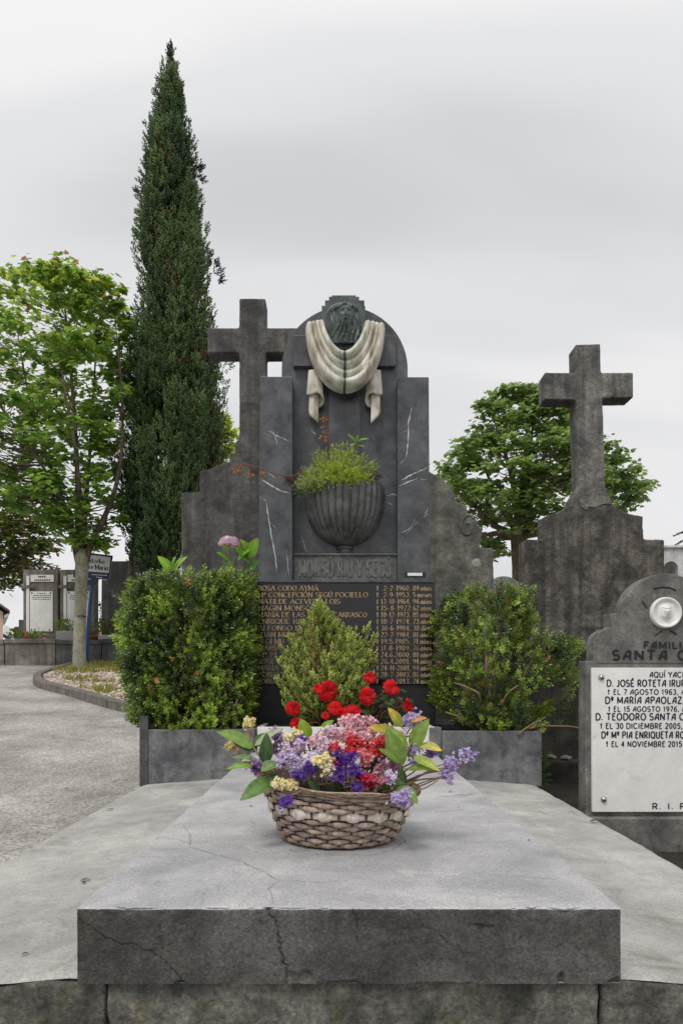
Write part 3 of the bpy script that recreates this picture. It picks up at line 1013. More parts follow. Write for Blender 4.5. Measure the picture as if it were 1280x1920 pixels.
# arched back panel
cxp, hw, sp = 646, 118, 692
out = [(cxp - hw, 1090), (cxp + hw, 1090)]
out += [(cxp + hw * math.cos(R(a)), sp - hw * math.sin(R(a))) for a in np.linspace(0, 180, 41)]
prism('back_panel', xz_list(out, DB), DB, DB + 0.13, M['marble_back'], hs, bev=0.004)
# low relief cross: upright and arms
prism('relief_cross_upright', xz_list([(616, 905), (675, 905), (675, 655), (616, 655)], DB), DB - 0.022, DB + 0.004, M['marble'], hs, bev=0.003)
prism('relief_cross_arm', xz_list([(550, 688), (614, 688), (614, 630), (550, 630)], DB - 0.03), DB - 0.045, DB + 0.004, M['marble'], hs, bev=0.003)
prism('relief_cross_arm', xz_list([(677, 688), (741, 688), (741, 630), (677, 630)], DB - 0.03), DB - 0.045, DB + 0.004, M['marble'], hs, bev=0.003)
# sill with the family name in relief
prism('inscribed_sill', xz_list([(549, 1090), (744, 1090), (744, 1041), (549, 1041)], DP + 0.05), DP + 0.05, DB + 0.002, M['bowl'], hs, bev=0.006)
prism('sill_ledge', xz_list([(549, 1041), (744, 1041), (744, 1037.5), (549, 1037.5)], DP + 0.04), DP + 0.038, DB + 0.002, M['bowl'], hs, bev=0.002)
a, zb_ = XZ(561, 1080, DP + 0.05)
b, zt_ = XZ(732, 1051, DP + 0.05)
lettering('raised_inscription', 'MONSÓ RIU Y SEGÚ', a, b, zb_, zt_ - zb_, DP + 0.049, M['worn_letters'], hs, style='sans', thick=0.16, space=0.24, depth=0.008)
# ledge between pillars and plaque
prism('plaque_cornice', xz_list([(482, 1093), (813, 1093), (813, 1089.5), (482, 1089.5)], DG + 0.02), DG - 0.002, DB + 0.1, M['marble'], hs, bev=0.002)
# name plaque and its foot
xl, zt_ = XZ(481, 1093.5, DG)
xr, zb_ = XZ(815, 1283, DG)
box('name_plaque', xl, xr, DG, DG + 0.2, zb_, zt_, M['granite'], hs, bev=0.003)
xl2, _ = XZ(476, 0, DG + 0.01)
xr2, zf = XZ(816, 1420, DG + 0.01)
box('plaque_foot', xl2, xr2, DG + 0.012, DG + 0.35, ZB - 0.004, zb_ - 0.001, M['granite_matt'], hs, bev=0.003)
box('core', XZ(500, 0, DP)[0], XZ(790, 0, DP)[0], DG + 0.2, DB + 0.12, zb_ - 0.05, XZ(0, 1091, DP)[1], M['marble'], hs, bev=0.0)

names = [('ROSA CODO AYMÁ', 484, 596), ('Mª CONCEPCIÓN SEGÚ POCIELLO', 484, 689), ('MATILDE ACEVEDO LOIS', 484, 637), ('MAGIN MONSÓ', 484, 582),
         ('MARÍA DE LAS', 484, 571), ('ENRIQUE RIU', 484, 571), ('ALFONSO MO', 484, 574), ('JUAN MONS', 484, 558),
         ('SEGI MU', 484, 532), ('MARÍA C', 484, 540), ('Mª PI', 484, 518), ('JOSÉ', 484, 516), ('MARÍA', 484, 522), ('CONCE', 484, 524), ('JORGE', 484, 522)]
tail = {4: ('CARRASCO', 626, 687), 6: ('ET', 640, 658)}
dates = [('2-2-1960,', '89 años'), ('2-9-1953,', '5 meses'), ('13-10-1964,', '94 años'), ('15-8-1972', '62 años'), ('10-12-1973,', '81 años'),
         ('18-7-1974,', '73 años'), ('30-6-1984,', '38 dias'), ('22-7-1984,', '81 años'), ('19.5.1985,', '71 años'), ('11-8-1989,', '76 años'),
         ('24.6.2000,', '88 años'), ('26.4.2001,', '94 años'), ('24-11-2001,', '94 años'), ('28-7-2003,', '86 años'), ('1.2013,', '74 años')]
yy = DG - 0.0012
for i in range(15):
    pyb = 1107 + i * 12.47
    zb_ = XZ(0, pyb, DG)[1]
    h_ = 8.6 * DG / FPX
    t_, a, b = names[i]
    kw = dict(mat=M['gold'], parent=hs, style='serif', thick=0.2, thin=0.07)
    lettering('name_line', t_, XZ(a, 0, DG)[0], XZ(b, 0, DG)[0], zb_, h_, yy, **kw)
    if i in tail:
        t_, a, b = tail[i]
        lettering('name_line', t_, XZ(a, 0, DG)[0], XZ(b, 0, DG)[0], zb_, h_, yy, **kw)
    d_, ag = dates[i]
    lettering('date_cross', '+', XZ(704.5, 0, DG)[0], XZ(710, 0, DG)[0], zb_, h_ * 0.95, yy, **kw)
    st_ = 714 if d_[1].isdigit() else 719
    if i == 14: st_ = 733
    lettering('date_line', d_, XZ(st_, 0, DG)[0], XZ(769, 0, DG)[0], zb_, h_, yy, space=0.2, **kw)
    lettering('age_line', ag, XZ(774, 0, DG)[0], XZ(808.5, 0, DG)[0], zb_, h_, yy, gap=0.3, **kw)
# small maker's plate on the right pillar
V, F = prism_vf(xz_list([(758, 1081.5), (797, 1081.5), (797, 1073.5), (758, 1073.5)], DP), DP - 0.006, DP + 0.001, 0.001)
mp_ = mk('maker_plate_holder', V, F, M['black_paint'], hs)
V, F = prism_vf(xz_list([(763.5, 1080), (791, 1080), (791, 1074.5), (763.5, 1074.5)], DP), DP - 0.009, DP - 0.005, 0.0005)
mk('maker_plate', V, F, M['sign_white'], mp_)

# calcite veins in the pillars (inlaid slivers, pixel paths on the pillar face)
def vein(pts, wpx, D, seed):
    r = random.Random(seed)
    P2 = jag([XZ(a, b, D) for a, b in pts], 5, 0.0022, seed)
    V, F = [], []
    n = len(P2)
    for i, (x, z) in enumerate(P2):
        a = P2[max(0, i - 1)]; b = P2[min(n - 1, i + 1)]
        d = Vector((b[0] - a[0], b[1] - a[1])).normalized()
        wd = wpx * D / FPX * r.uniform(0.15, 1.1) * min(1, (i + 0.2) / 3, (n - 1 - i + 0.2) / 3) / 2
        V += [(x - d.y * wd, D - 0.0008, z + d.x * wd), (x + d.y * wd, D - 0.0008, z - d.x * wd)]
    for i in range(n - 1): F.append((2 * i, 2 * i + 1, 2 * i + 3, 2 * i + 2))
    mk('calcite_vein', V, F, M['vein'], hs)


for i, (pts, wd) in enumerate([
        (((772, 762), (766, 790), (764, 830), (761, 860)), 2.6), (((761, 860), (748, 870)), 1.6), (((747, 903), (765, 893), (786, 883), (801, 877)), 3.0),
        (((747, 912), (765, 904), (784, 896)), 2.4), (((750, 1000), (770, 990), (784, 978)), 1.8), (((760, 1004), (772, 985), (778, 972)), 1.2), (((795, 970), (803, 950)), 1.6),
        (((785, 900), (800, 898)), 1.4), (((789, 972), (804, 962)), 1.2), (((748, 814), (766, 806)), 0.9),
        (((500, 805), (520, 818), (546, 829)), 1.8), (((508, 800), (516, 820), (520, 836)), 1.0), (((487, 897), (505, 908), (530, 922), (546, 926)), 2.6), (((500, 885), (518, 898)), 1.6),
        (((498, 935), (503, 968), (508, 1000), (516, 1040), (519, 1075)), 2.2), (((505, 978), (518, 992)), 1.0), (((536, 1030), (542, 1080)), 1.6), (((485, 930), (500, 940)), 1.2)]):
    vein(pts, wd, DP, i + 40)
for i, (pts, wd) in enumerate([(((722, 930), (738, 926), (742, 930)), 2.2), (((724, 942), (736, 946)), 2.0), (((564, 1004), (570, 1020), (574, 1036)), 1.3), (((558, 1018), (578, 1012)), 0.9), (((715, 1028), (726, 1024)), 2.2), (((583, 806), (592, 816)), 4.0)]):
    vein(pts, wd, DB, i + 70)

# fluted half bowl
RB = 76.5 * 4.45 / FPX
bc = (XZ(646, 0, DB)[0], DB - 0.001, 0)
zr = XZ(0, 917, DB)[1]
zbm = XZ(0, 1023, DB - 0.06)[1]
prof = []
Hb = zr - zbm
for k in range(29):
    t = k / 28
    h_ = t ** 1.35
    rr = RB * float(np.interp(h_, [0, 0.03, 0.08, 0.18, 0.3, 0.45, 0.6, 0.8, 1.0], [0.16, 0.3, 0.46, 0.66, 0.80, 0.91, 0.965, 0.995, 1.0]))
    prof.append((rr, zbm + Hb * h_))
NF = 15.5


def flute(a, t):
    u = abs(math.sin(a * NF))
    return 1 - 0.085 * (1 - u ** 0.6) - 0.012 * (1 - t)


V, F = lathe_vf(prof, bc, 310, math.pi, 2 * math.pi, flute)
bowl = mk('fluted_bowl', V, F, M['bowl'], hs, smooth=True)
V, F = lathe_vf([(RB * 0.97, zr), (RB * 0.9, zr + 0.004), (RB * 0.86, zr - 0.004), (RB * 0.84, zr - 0.05), (0.001, zr - 0.05)], bc, 60, math.pi, 2 * math.pi)
mk('bowl_rim', V, F, M['bowl'], bowl, smooth=True)
V, F = lathe_vf([(0.0005, zbm - 0.064), (0.028, zbm - 0.06), (0.044, zbm - 0.045), (0.047, zbm - 0.028), (0.04, zbm - 0.018), (0.056, zbm - 0.014), (0.058, zbm - 0.004), (0.044, zbm + 0.003), (0.03, zbm + 0.01)], bc, 40, math.pi, 2 * math.pi)
mk('bowl_knob', V, F, M['bowl'], bowl, smooth=True)

# bronze plate with a bearded head in relief
pdz = 4.49
pol = [(603, 655), (603, 573), (616.5, 573), (616.5, 556), (622, 556), (622, 553.5), (667, 553.5), (667, 556), (673, 556), (673, 573), (684.5, 573), (684.5, 655)]
bp_ = prism('bronze_plate', xz_list(pol, pdz), pdz, DB + 0.01, M['bronze'], hs, bev=0.002)
prism('bronze_panel', xz_list([(627, 676), (663, 676), (663, 656), (627, 656)], pdz), pdz + 0.004, DB, M['bronze'], hs, bev=0.002)


def relief_head(U, W):
    """height of a bearded head with long hair; U right, W up, face about 1 high"""
    g = lambda x, y, sx, sy: np.exp(-((U - x) / sx) ** 2 - ((W - y) / sy) ** 2)
    h = np.zeros_like(U)
    hair = np.clip(1 - (U / 0.62) ** 2 - (np.clip(W - 0.1, 0, 9) / 0.62) ** 2, 0, 1) ** 0.5
    low = np.clip(1 - (np.abs(U) / (0.66 + 0.12 * np.clip(-W, 0, 1))) ** 4, 0, 1) * (W < 0.1) * np.clip((W + 1.0) / 0.25, 0, 1)
    hh = np.maximum(hair, low * 0.8)
    strands = 0.07 * np.sin(U * 30 + 3.0 * np.sin(W * 5.0) + np.sign(U) * W * 4)
    h = hh * (0.42 + strands)
    face = np.clip(1 - ((U - 0.03) / 0.34) ** 2 - ((W - 0.05) / 0.52) ** 2, 0, 1) ** 0.5
    h = np.maximum(h, face * 0.95)
    h += 0.13 * g(0.03, 0.28, 0.24, 0.06)                       # brow
    h -= 0.20 * (g(-0.11, 0.16, 0.085, 0.06) + g(0.18, 0.16, 0.085, 0.06))   # eye sockets
    h += 0.08 * (g(-0.11, 0.155, 0.05, 0.03) + g(0.18, 0.155, 0.05, 0.03))
    h += 0.26 * g(0.04, 0.03, 0.05, 0.14) + 0.12 * g(0.04, -0.06, 0.085, 0.05)  # nose
    h += 0.10 * (g(-0.16, 0.0, 0.1, 0.1) + g(0.22, 0.0, 0.1, 0.1))             # cheeks
    h -= 0.12 * g(0.04, -0.215, 0.11, 0.02)                      # mouth
    h += 0.08 * g(0.04, -0.165, 0.14, 0.03)
    beard = g(0.03, -0.42, 0.27, 0.26)
    h += beard * (0.2 + 0.10 * np.sin(U * 42 + 3 * np.sin(W * 9)))
    crown = np.exp(-((W - (0.46 - 0.35 * U * U)) / 0.07) ** 2) * (np.abs(U) < 0.56)
    h += crown * (0.22 + 0.14 * np.sin(U * 34) * np.sin(W * 40 + U * 20))
    return h


def relief(name, cx, cy, hpx, D, depth, mat, parent, wpx=None, n=90, disc=False):
    us = np.linspace(-0.8, 0.8, n); wsn = np.linspace(-1.02, 0.8, n)
    U, W = np.meshgrid(us, wsn, indexing='ij')
    h = relief_head(U, W)
    if disc:
        h = h * np.clip(1.4 * (1 - (U ** 2 + (W + 0.1) ** 2) / 0.62), 0, 1)
    k = hpx * D / FPX
    x, z = XZ(cx, cy, D)
    V = np.stack([x + U * k, D - depth * h, z + W * k], -1).reshape(-1, 3)
    return mk(name, V, grid_faces(n, n), mat, parent, smooth=True)


relief('head_relief', 646, 600, 46, pdz - 0.001, 0.085, M['bronze'], bp_)
# halo disc behind the head
V, F = lathe_vf([(0.001, 0), (36 * pdz / FPX, 0), (39 * pdz / FPX, -0.004), (40 * pdz / FPX, 0.002)], (0, 0, 0), 48)
hx, hz = XZ(645, 606, pdz)
V = [(hx + a, pdz - 0.0035 + c, hz + b) for a, b, c in V]
mk('halo_disc', V, [f[::-1] for f in F], M['bronze'], bp_, smooth=True)

# stone drape: swag with heavy folds and two hanging ends
mdr, tdr, bdr, odr = new_mat('stained_white_stone')
tcn = N(tdr, 'ShaderNodeTexCoord')
nn = N(tdr, 'ShaderNodeTexNoise', i_Scale=14.0, i_Detail=8.0, i_Roughness=0.65)
mdp = N(tdr, 'ShaderNodeMapping')
mdp.inputs['Scale'].default_value = (1.3, 1.3, 0.35)
L(tdr, tcn.outputs['Object'], mdp.inputs[0])
L(tdr, mdp.outputs[0], nn.inputs['Vector'])
r0 = ramp(tdr, [(0.36, srgb(142, 134, 116)), (0.5, srgb(196, 190, 174)), (0.64, srgb(228, 224, 214))])
L(tdr, nn.outputs[0], r0.inputs[0])
sx = N(tdr, 'ShaderNodeSeparateXYZ')
L(tdr, tcn.outputs['Object'], sx.inputs[0])
xcen = XZ(646, 0, 4.45)[0]
wx = fmath(tdr, 'ADD', sx.outputs[0], fmath(tdr, 'MULTIPLY', fmath(tdr, 'SUBTRACT', nn.outputs[0], 0.5), 0.02))
dxx = fmath(tdr, 'ABSOLUTE', fmath(tdr, 'SUBTRACT', wx, xcen))
g1 = ramp(tdr, [(0.0, 1.0), (0.055, 0.75), (0.15, 0.0)])
L(tdr, dxx, g1.inputs[0])
c = mix(tdr, fmath(tdr, 'MULTIPLY', g1.outputs[0], 0.3), r0.outputs[0], srgb(140, 176, 158))
g2 = ramp(tdr, [(0.0, 1.0), (0.006, 1.0), (0.012, 0.0)])
L(tdr, dxx, g2.inputs[0])
c = mix(tdr, fmath(tdr, 'MULTIPLY', g2.outputs[0], 0.9), c, srgb(36, 44, 42))
at = N(tdr, 'ShaderNodeAttribute', attribute_name='Col')
c = mix(tdr, 1.0, c, at.outputs['Color'], 'MULTIPLY')
L(tdr, c, bdr.inputs['Base Color'])
bdr.inputs['Roughness'].default_value = 0.5
bpn = N(tdr, 'ShaderNodeBump', i_Strength=0.15, i_Distance=0.01)
L(tdr, nn.outputs[0], bpn.inputs['Height'])
L(tdr, bpn.outputs[0], bdr.inputs['Normal'])
nu, nv = 90, 110
DS = 4.47
V = []
Cc = []
for i in range(nu):
    u = i / (nu - 1)
    for j in range(nv):
        v = j / (nv - 1)
        # inner edge (v=0) to outer edge (v=1): ends at shoulder height, sags in the middle
        xl_ = 606 + (576 - 606) * v
        xr_ = 684 + (718 - 684) * v
        yl = 612 + 2 * v - 8 * math.sin(v * 3.0); yr = 613 + 2 * v - 7 * math.sin(v * 3.0)
        sag = 671 + (736 - 671) * v
        pw = 1.75 + 1.15 * v
        s_ = math.sin(math.pi / 2 * (2 * u - 1))
        cxm = 645 + 2 * v
        xx = cxm + (xr_ - cxm) * (s_ if s_ > 0 else 0) + (cxm - xl_) * (s_ if s_ < 0 else 0)
        yb_ = (yl if s_ < 0 else yr)
        ell = 1 - math.sqrt(max(0.0, 1 - s_ * s_))
        yy_ = sag + (yb_ - sag) * ((0.5 + 0.5 * v) * ell + (0.5 - 0.5 * v) * s_ * s_)
        fold = (v ** 0.92) * 4.0 + 0.24 * math.sin(u * 5.2) * math.sin(v * 3.1)
        ph = fold % 1.0
        ridge = math.sqrt(max(0.0, 1 - abs(2 * ph - 1) ** 1.5)) * (0.8 + 0.25 * math.sin(2.3 * math.floor(fold) + 1))
        ed = min(1, v / 0.04, (1 - v) / 0.05)
        endt = min(1, (1 - abs(2 * u - 1)) / 0.05 + 0.3)
        dpt = (0.002 + 0.082 * ridge) * (0.35 + 0.65 * ed) * endt + 0.05 * math.sin(math.pi * min(1, max(0, u))) * (0.4 + 0.6 * (1 - v))
        x, z = XZ(xx, yy_, DS)
        V.append((x, DS + 0.02 - dpt, z))
        Cc.append((1, 1, 1))
swag = mk('drape_swag', V, grid_faces(nu, nv), mdr, hs, smooth=True, cols=np.array(Cc))
so = swag.modifiers.new('thickness', 'SOLIDIFY')
so.thickness = 0.012
so.offset = -1


def drape_end(mir):
    # plan curve of the cloth (pixel x, depth) with its hem height; three layers zig-zagging downwards
    keys = [(575, 0.030, 738), (583, 0.050, 740), (594, 0.058, 737), (602, 0.050, 741), (606, 0.034, 749), (603, 0.020, 757), (595, 0.014, 761), (586, 0.018, 764), (580, 0.030, 770), (581, 0.044, 778), (588, 0.050, 785), (597, 0.044, 793)]
    kk = [Vector((a, b * 1000, c)) for a, b, c in keys]
    cur = curve_pts(kk, 6)
    V = []
    nv_ = 14
    for q in cur:
        for j in range(nv_):
            v = j / (nv_ - 1)
            py = 690 + (q.z - 690) * v
            sp_ = 0.72 + 0.28 * v
            px = 588 + (q.x - 588) * sp_ if True else q.x
            if mir: px = 1292 - px
            x, z = XZ(px, py, DS)
            V.append((x, DS + 0.055 - q.y / 1000 * (0.5 + 0.5 * v), z))
    F = grid_faces(len(cur), nv_)
    if mir: F = F[:, ::-1]
    o = mk('drape_end', V, F, mdr, hs, smooth=True, cols=np.full((len(V), 3), 0.86))
    so = o.modifiers.new('thickness', 'SOLIDIFY')
    so.thickness = 0.011
    so.offset = 0
    return o


drape_end(False)
drape_end(True)

# ------------------------------------------------------------------ neighbouring graves on this terrace
def gz(x, y):
    return ground(x, y)


# big stepped cross, right
DC = 6.0
zg = gz(2, DC) - 0.1
rc = thing('cross_monument', 'massive blackened stone cross on a stepped base behind the family plaque', 'gravestone', (*XZ(1110, 0, DC)[:1], DC + 0.1, zg), 'stone cross monuments')
base = xz_list([(985, 1011), (1021, 1011), (1021, 968), (1040, 962), (1056, 954), (1066, 946), (1150, 946), (1160, 954), (1178, 962), (1205, 968), (1206, 1011), (1245, 1011)], DC)
base = [(base[0][0], zg)] + base + [(base[-1][0], zg)]
weather(prism('stepped_base', base[::-1], DC, DC + 0.24, M['cross'], rc, bev=0.004), 0.010, 0.007, 0.12, 0.004, 0.03)
crs = xz_list([(1072, 948), (1073, 934), (1081, 922), (1086, 911), (1081, 748), (1022, 746), (1022, 696), (1081, 696), (1080, 643), (1127, 642), (1128, 696), (1188, 696), (1189, 743), (1131, 744), (1136, 911), (1141, 922), (1146, 934), (1147, 948)], DC)
weather(prism('stone_cross', crs[::-1], DC + 0.025, DC + 0.215, M['cross2'], rc, bev=0.003), 0.009, 0.005, 0.12, 0.003, 0.03)
mort = prism('mortar_patch', xz_list([(1086, 950), (1086, 936), (1094, 930), (1104, 933), (1112, 928), (1124, 930), (1134, 936), (1146, 940), (1147, 946), (1128, 946), (1118, 952), (1104, 951), (1098, 957)], DC)[::-1], DC - 0.003, DC + 0.06, M['lichen_stone'], rc, bev=0.003)
weather(mort, 0.006, 0.010, 0.02)

# big stepped cross, left behind the hedge
lc = thing('cross_monument', 'tall sooty stone cross on a stepped base between cypress and headstone', 'gravestone', (*XZ(473, 0, DC)[:1], DC + 0.1, gz(0, DC) - 0.1), 'stone cross monuments')
zg = gz(0, DC) - 0.1
lb = [(340, 923), (374, 923), (374, 884), (390, 880), (408, 872), (422, 866), (431, 866), (431, 850), (515, 850), (515, 866), (524, 866), (538, 872), (556, 880), (572, 884), (572, 923), (606, 923)]
lb = xz_list(lb, DC)
lb = [(lb[0][0], zg)] + lb + [(lb[-1][0], zg)]
weather(prism('stepped_base', lb[::-1], DC, DC + 0.24, M['cross3'], lc, bev=0.003), 0.010, 0.005, 0.14, 0.003, 0.03)
cr_ = xz_list([(439, 852), (440, 829), (446, 820), (448, 808), (448, 659), (388, 659), (388, 612), (448, 612), (448, 557), (497, 557), (497, 612), (558, 612), (558, 659), (497, 659), (498, 808), (500, 820), (506, 829), (507, 852)], DC)
weather(prism('stone_cross', cr_[::-1], DC + 0.02, DC + 0.21, M['cross3'], lc, bev=0.003), 0.009, 0.005, 0.14, 0.003, 0.03)

# scrolled lichen-covered stone right behind the headstone
DL = 5.55
prof_r = [(775, 866), (795, 876), (806, 885), (822, 892), (838, 905), (850, 922), (857, 942), (866, 944), (875, 950), (876, 964), (892, 974), (902, 992), (903, 1010), (898, 1026), (925, 1028)]
mir = [(1550 - a, b) for a, b in prof_r[::-1][:-1]]
o_ = xz_list(mir + prof_r, DL)
zg = gz(0.5, DL) - 0.1
o_ = [(o_[0][0], zg)] + o_ + [(o_[-1][0], zg)]
ls = thing('scrolled_headstone', 'lichen-streaked headstone with scrolled shoulder right behind the dark headstone', 'gravestone', (XZ(775, 0, DL)[0], DL + 0.08, zg))
weather(prism('scrolled_slab', o_[::-1], DL, DL + 0.16, M['lichen_stone'], ls, bev=0.005), 0.010, 0.012, 0.09, 0.005, 0.03)
sp_ = []
for k in range(40):
    a = k / 39 * 2.6 * math.pi
    r_ = 24 * (1 - k / 50)
    sp_.append(P(876 + r_ * 0.62 * math.cos(a + 0.6), 988 - r_ * math.sin(a + 0.6), DL + 0.006))
mk('carved_scroll', *tube_vf(sp_, [0.013] * len(sp_), 6), M['lichen_stone'], ls, smooth=True)
V, F = lathe_vf([(0.001, -0.003), (0.028, -0.003), (0.036, 0.0), (0.04, 0.01)], (0, 0, 0), 16)
cx_, cz_ = XZ(893, 1056, DL)
mk('carved_boss', [(cx_ + a * (1 + 0.1 * math.sin(5 * a * 30)), DL + c, cz_ + b) for a, b, c in V], F, M['ledge'], ls, smooth=True)

# small rounded headstone farther back
DS2 = 9.0
zg = gz(2, DS2) - 0.1
cxr, hwr = 944, 40
rp = [(cxr + hwr * math.cos(R(a)), 1122 - 42 * math.sin(R(a))) for a in np.linspace(0, 180, 25)]
o_ = [XZ(a, b, DS2) for a, b in rp]
o_ = [(o_[0][0], zg)] + o_ + [(o_[-1][0], zg)]
rh = prism('rounded_headstone', o_[::-1], DS2, DS2 + 0.14, M['grey_stone'], None, bev=0.012, loc=(XZ(cxr, 0, DS2)[0], DS2 + 0.07, zg))
tag(rh, 'small pale streaked headstone with rounded top behind the round bush', 'gravestone')

# family grave at the right edge
DF = 3.4
cxf = 1248
zg = gz(1.5, DF) - 0.1
fam = thing('family_headstone', 'grey round-topped headstone with white name plaque at the right edge', 'headstone', (XZ(cxf, 0, DF)[0], DF + 0.06, zg))
left = [(1097, 1239), (1112, 1239), (1112, 1206), (1115, 1196), (1122, 1187), (1132, 1180), (1145, 1177), (1145, 1150), (1165, 1150), (1165, 1149)]
archp = [(cxf + 83 * math.cos(R(a)), 1156 - 81 * math.sin(R(a))) for a in np.linspace(175, 5, 35)]
right = [(2 * cxf - a, b) for a, b in left[::-1]]
o_ = xz_list(left + archp + right, DF)
o_ = [(o_[0][0], zg)] + o_ + [(o_[-1][0], zg)]
prism('headstone_slab', o_[::-1], DF, DF + 0.105, M['family_stone'], fam, bev=0.006)
prism('footing_ledge', xz_list([(1100, 1640), (1396, 1640), (1396, 1534), (1100, 1534)], DF - 0.05), DF - 0.055, DF - 0.001, M['family_stone'], fam, bev=0.006)
prism('footing', [(XZ(1094, 0, DF)[0], zg), (XZ(1402, 0, DF)[0], zg), XZ(1402, 1546, DF - 0.03), XZ(1094, 1546, DF - 0.03)], DF - 0.035, DF - 0.001 + 0.001, M['family_stone'], fam, bev=0.004)
wp = prism('white_name_plaque', xz_list([(1107, 1521), (1390, 1521), (1390, 1252), (1106, 1252)], DF), DF - 0.02, DF - 0.0005, M['white_marble'], fam, bev=0.0025)
DFp = DF - 0.0212
famtext = [('AQUÍ YACEN', 1217, 1293, 1270, 10), ('D. JOSÉ ROTETA IRUR', 1137, 1283, 1287, 12), ('+ EL 7 AGOSTO 1963, A', 1138, 1283, 1302, 9.2), ('Dª MARÍA APAOLAZA', 1134, 1287, 1319, 12.2),
           ('+ EL 15 AGOSTO 1976, A', 1139, 1284, 1334, 9.2), ('D. TEODORO SANTA CRUZ', 1116, 1312, 1350, 12.2), ('+ EL 30 DICIEMBRE 2005,', 1124, 1278, 1366, 9.8), ('Dª Mª PIA ENRIQUETA RO', 1127, 1282, 1384, 12), ('+ EL 4 NOVIEMBRE 2015', 1135, 1277, 1400, 9.8)]
for t_, a, b, py, hp in famtext:
    lettering('painted_line', t_, XZ(a, 0, DFp)[0], XZ(b, 0, DFp)[0], XZ(0, py, DFp)[1], hp * DFp / FPX, DFp, M['ink'], wp, style='deco', thick=0.2, space=0.22, gap=0.4)
lettering('painted_line', 'R. I. P.', XZ(1222, 0, DFp)[0], XZ(1290, 0, DFp)[0], XZ(0, 1517, DFp)[1], 10.5 * DFp / FPX, DFp, M['ink'], wp, style='deco', thick=0.22, space=0.25, gap=0.5)
prism('name_band', xz_list([(1118, 1243), (1378, 1243), (1378, 1218), (1134, 1218)], DF), DF - 0.004, DF + 0.001, M['family_stone'], fam, bev=0.001)
lettering('painted_line', 'FAMILIA', XZ(1206, 0, DF)[0], XZ(1290, 0, DF)[0], XZ(0, 1216, DF)[1], 12.5 * DF / FPX, DF - 0.002, M['black_paint'], fam, style='deco', thick=0.27, space=0.24)
lettering('painted_line', 'SANTA CRUZ', XZ(1147, 0, DF)[0], XZ(1350, 0, DF)[0], XZ(0, 1237, DF)[1], 17 * DF / FPX, DF - 0.0055, M['black_paint'], fam, style='deco', thick=0.27, space=0.3, gap=0.6)
for bx_, by_ in ((1126.5, 1270), (1131, 1499), (1370, 1270), (1366, 1499)):
    x, z = XZ(bx_, by_, DFp)
    V, F = lathe_vf([(0.0005, -0.013), (0.006, -0.0122), (0.0115, -0.008), (0.0145, -0.002), (0.0148, 0.001)], (0, 0, 0), 20)
    mk('steel_stud', [(x + a, DFp + c, z + b) for a, b, c in V], F, M['steel'], wp, smooth=True)
# white medallion with a head in relief
x, z = XZ(1246, 1149, DF)
k = DF / FPX
V, F = lathe_vf([(0.0005, -0.010), (22 * k, -0.010), (24 * k, -0.016), (26.5 * k, -0.022), (28.5 * k, -0.018), (29.5 * k, 0.001)], (0, 0, 0), 56)
med = mk('medallion', [(x + a, DF + c, z + b) for a, b, c in V], F, M['white_marble'], fam, smooth=True)
relief('head_relief', 1247, 1146, 20, DF - 0.0105, 0.026, M['white_marble'], med, disc=True, n=70)
# incised rays around the medallion
for pts in (((1224, 1104), (1240, 1101), (1255, 1102), (1266, 1107)), ((1203, 1127), (1212, 1140)), ((1254, 1181), (1268, 1190)), ((1238, 1183), (1226, 1192))):
    mk('incised_line', *tube_vf([P(a, b, DF - 0.0005) for a, b in pts], 0.0035, 5), M['black_paint'], fam)

# low kerb wall, coloured dark for the gap's shade, and rubble between our grave and the family grave
kw_ = box('low_kerb_wall', 1.02, 1.9, 4.62, 4.8, gz(1.4, 4.7) - 0.05, XZ(0, 1427, 4.62)[1], M['gap_shade'], None, bev=0.01, loc=(1.4, 4.7, gz(1.4, 4.7)))
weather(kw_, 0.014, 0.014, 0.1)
tag(kw_, 'low stone kerb coloured dark for the shade of the gap beside the right planter', 'kerb')
bk = box('skylight_blocking_wall', 1.12, 3.4, 5.05, 5.2, gz(1.4, 5.1) - 0.05, XZ(0, 1215, 5.05)[1], M['gap_shade'], None, bev=0.012, loc=(2.2, 5.1, gz(1.4, 5.1)))  # wall raised behind the bush to keep skylight out of the gap
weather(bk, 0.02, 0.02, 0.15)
tag(bk, 'rough shade-coloured stone wall behind the right bush, raised to block skylight', 'wall')
for i in range(5):
    r_ = random.Random(i)
    cx_ = 1.16 + i * 0.085 + r_.uniform(-0.015, 0.015); cy_ = 4.7 + r_.uniform(-0.05, 0.06); s_ = r_.uniform(0.018, 0.045)
    bm = bmesh.new()
    bmesh.ops.create_icosphere(bm, subdivisions=2, radius=1)
    for v in bm.verts:
        v.co *= 1 + 0.35 * mnoise.noise(v.co * 1.4 + Vector((i * 7, 0, 0)))
        v.co = (cx_ + v.co.x * s_ * 1.3, cy_ + v.co.y * s_, XZ(0, 1427, 4.62)[1] + s_ * 0.5 + v.co.z * s_ * 0.7)
    tag(mk('rubble_stone', *bm_out(bm), M['lichen_stone'], None, loc=(cx_, cy_, XZ(0, 1427, 4.62)[1])), 'pale lump of rubble on the low kerb in the dark gap, %s' % ('leftmost', 'second from left', 'middle one of five', 'second from right', 'rightmost')[i], 'stone', 'rubble on the low kerb')

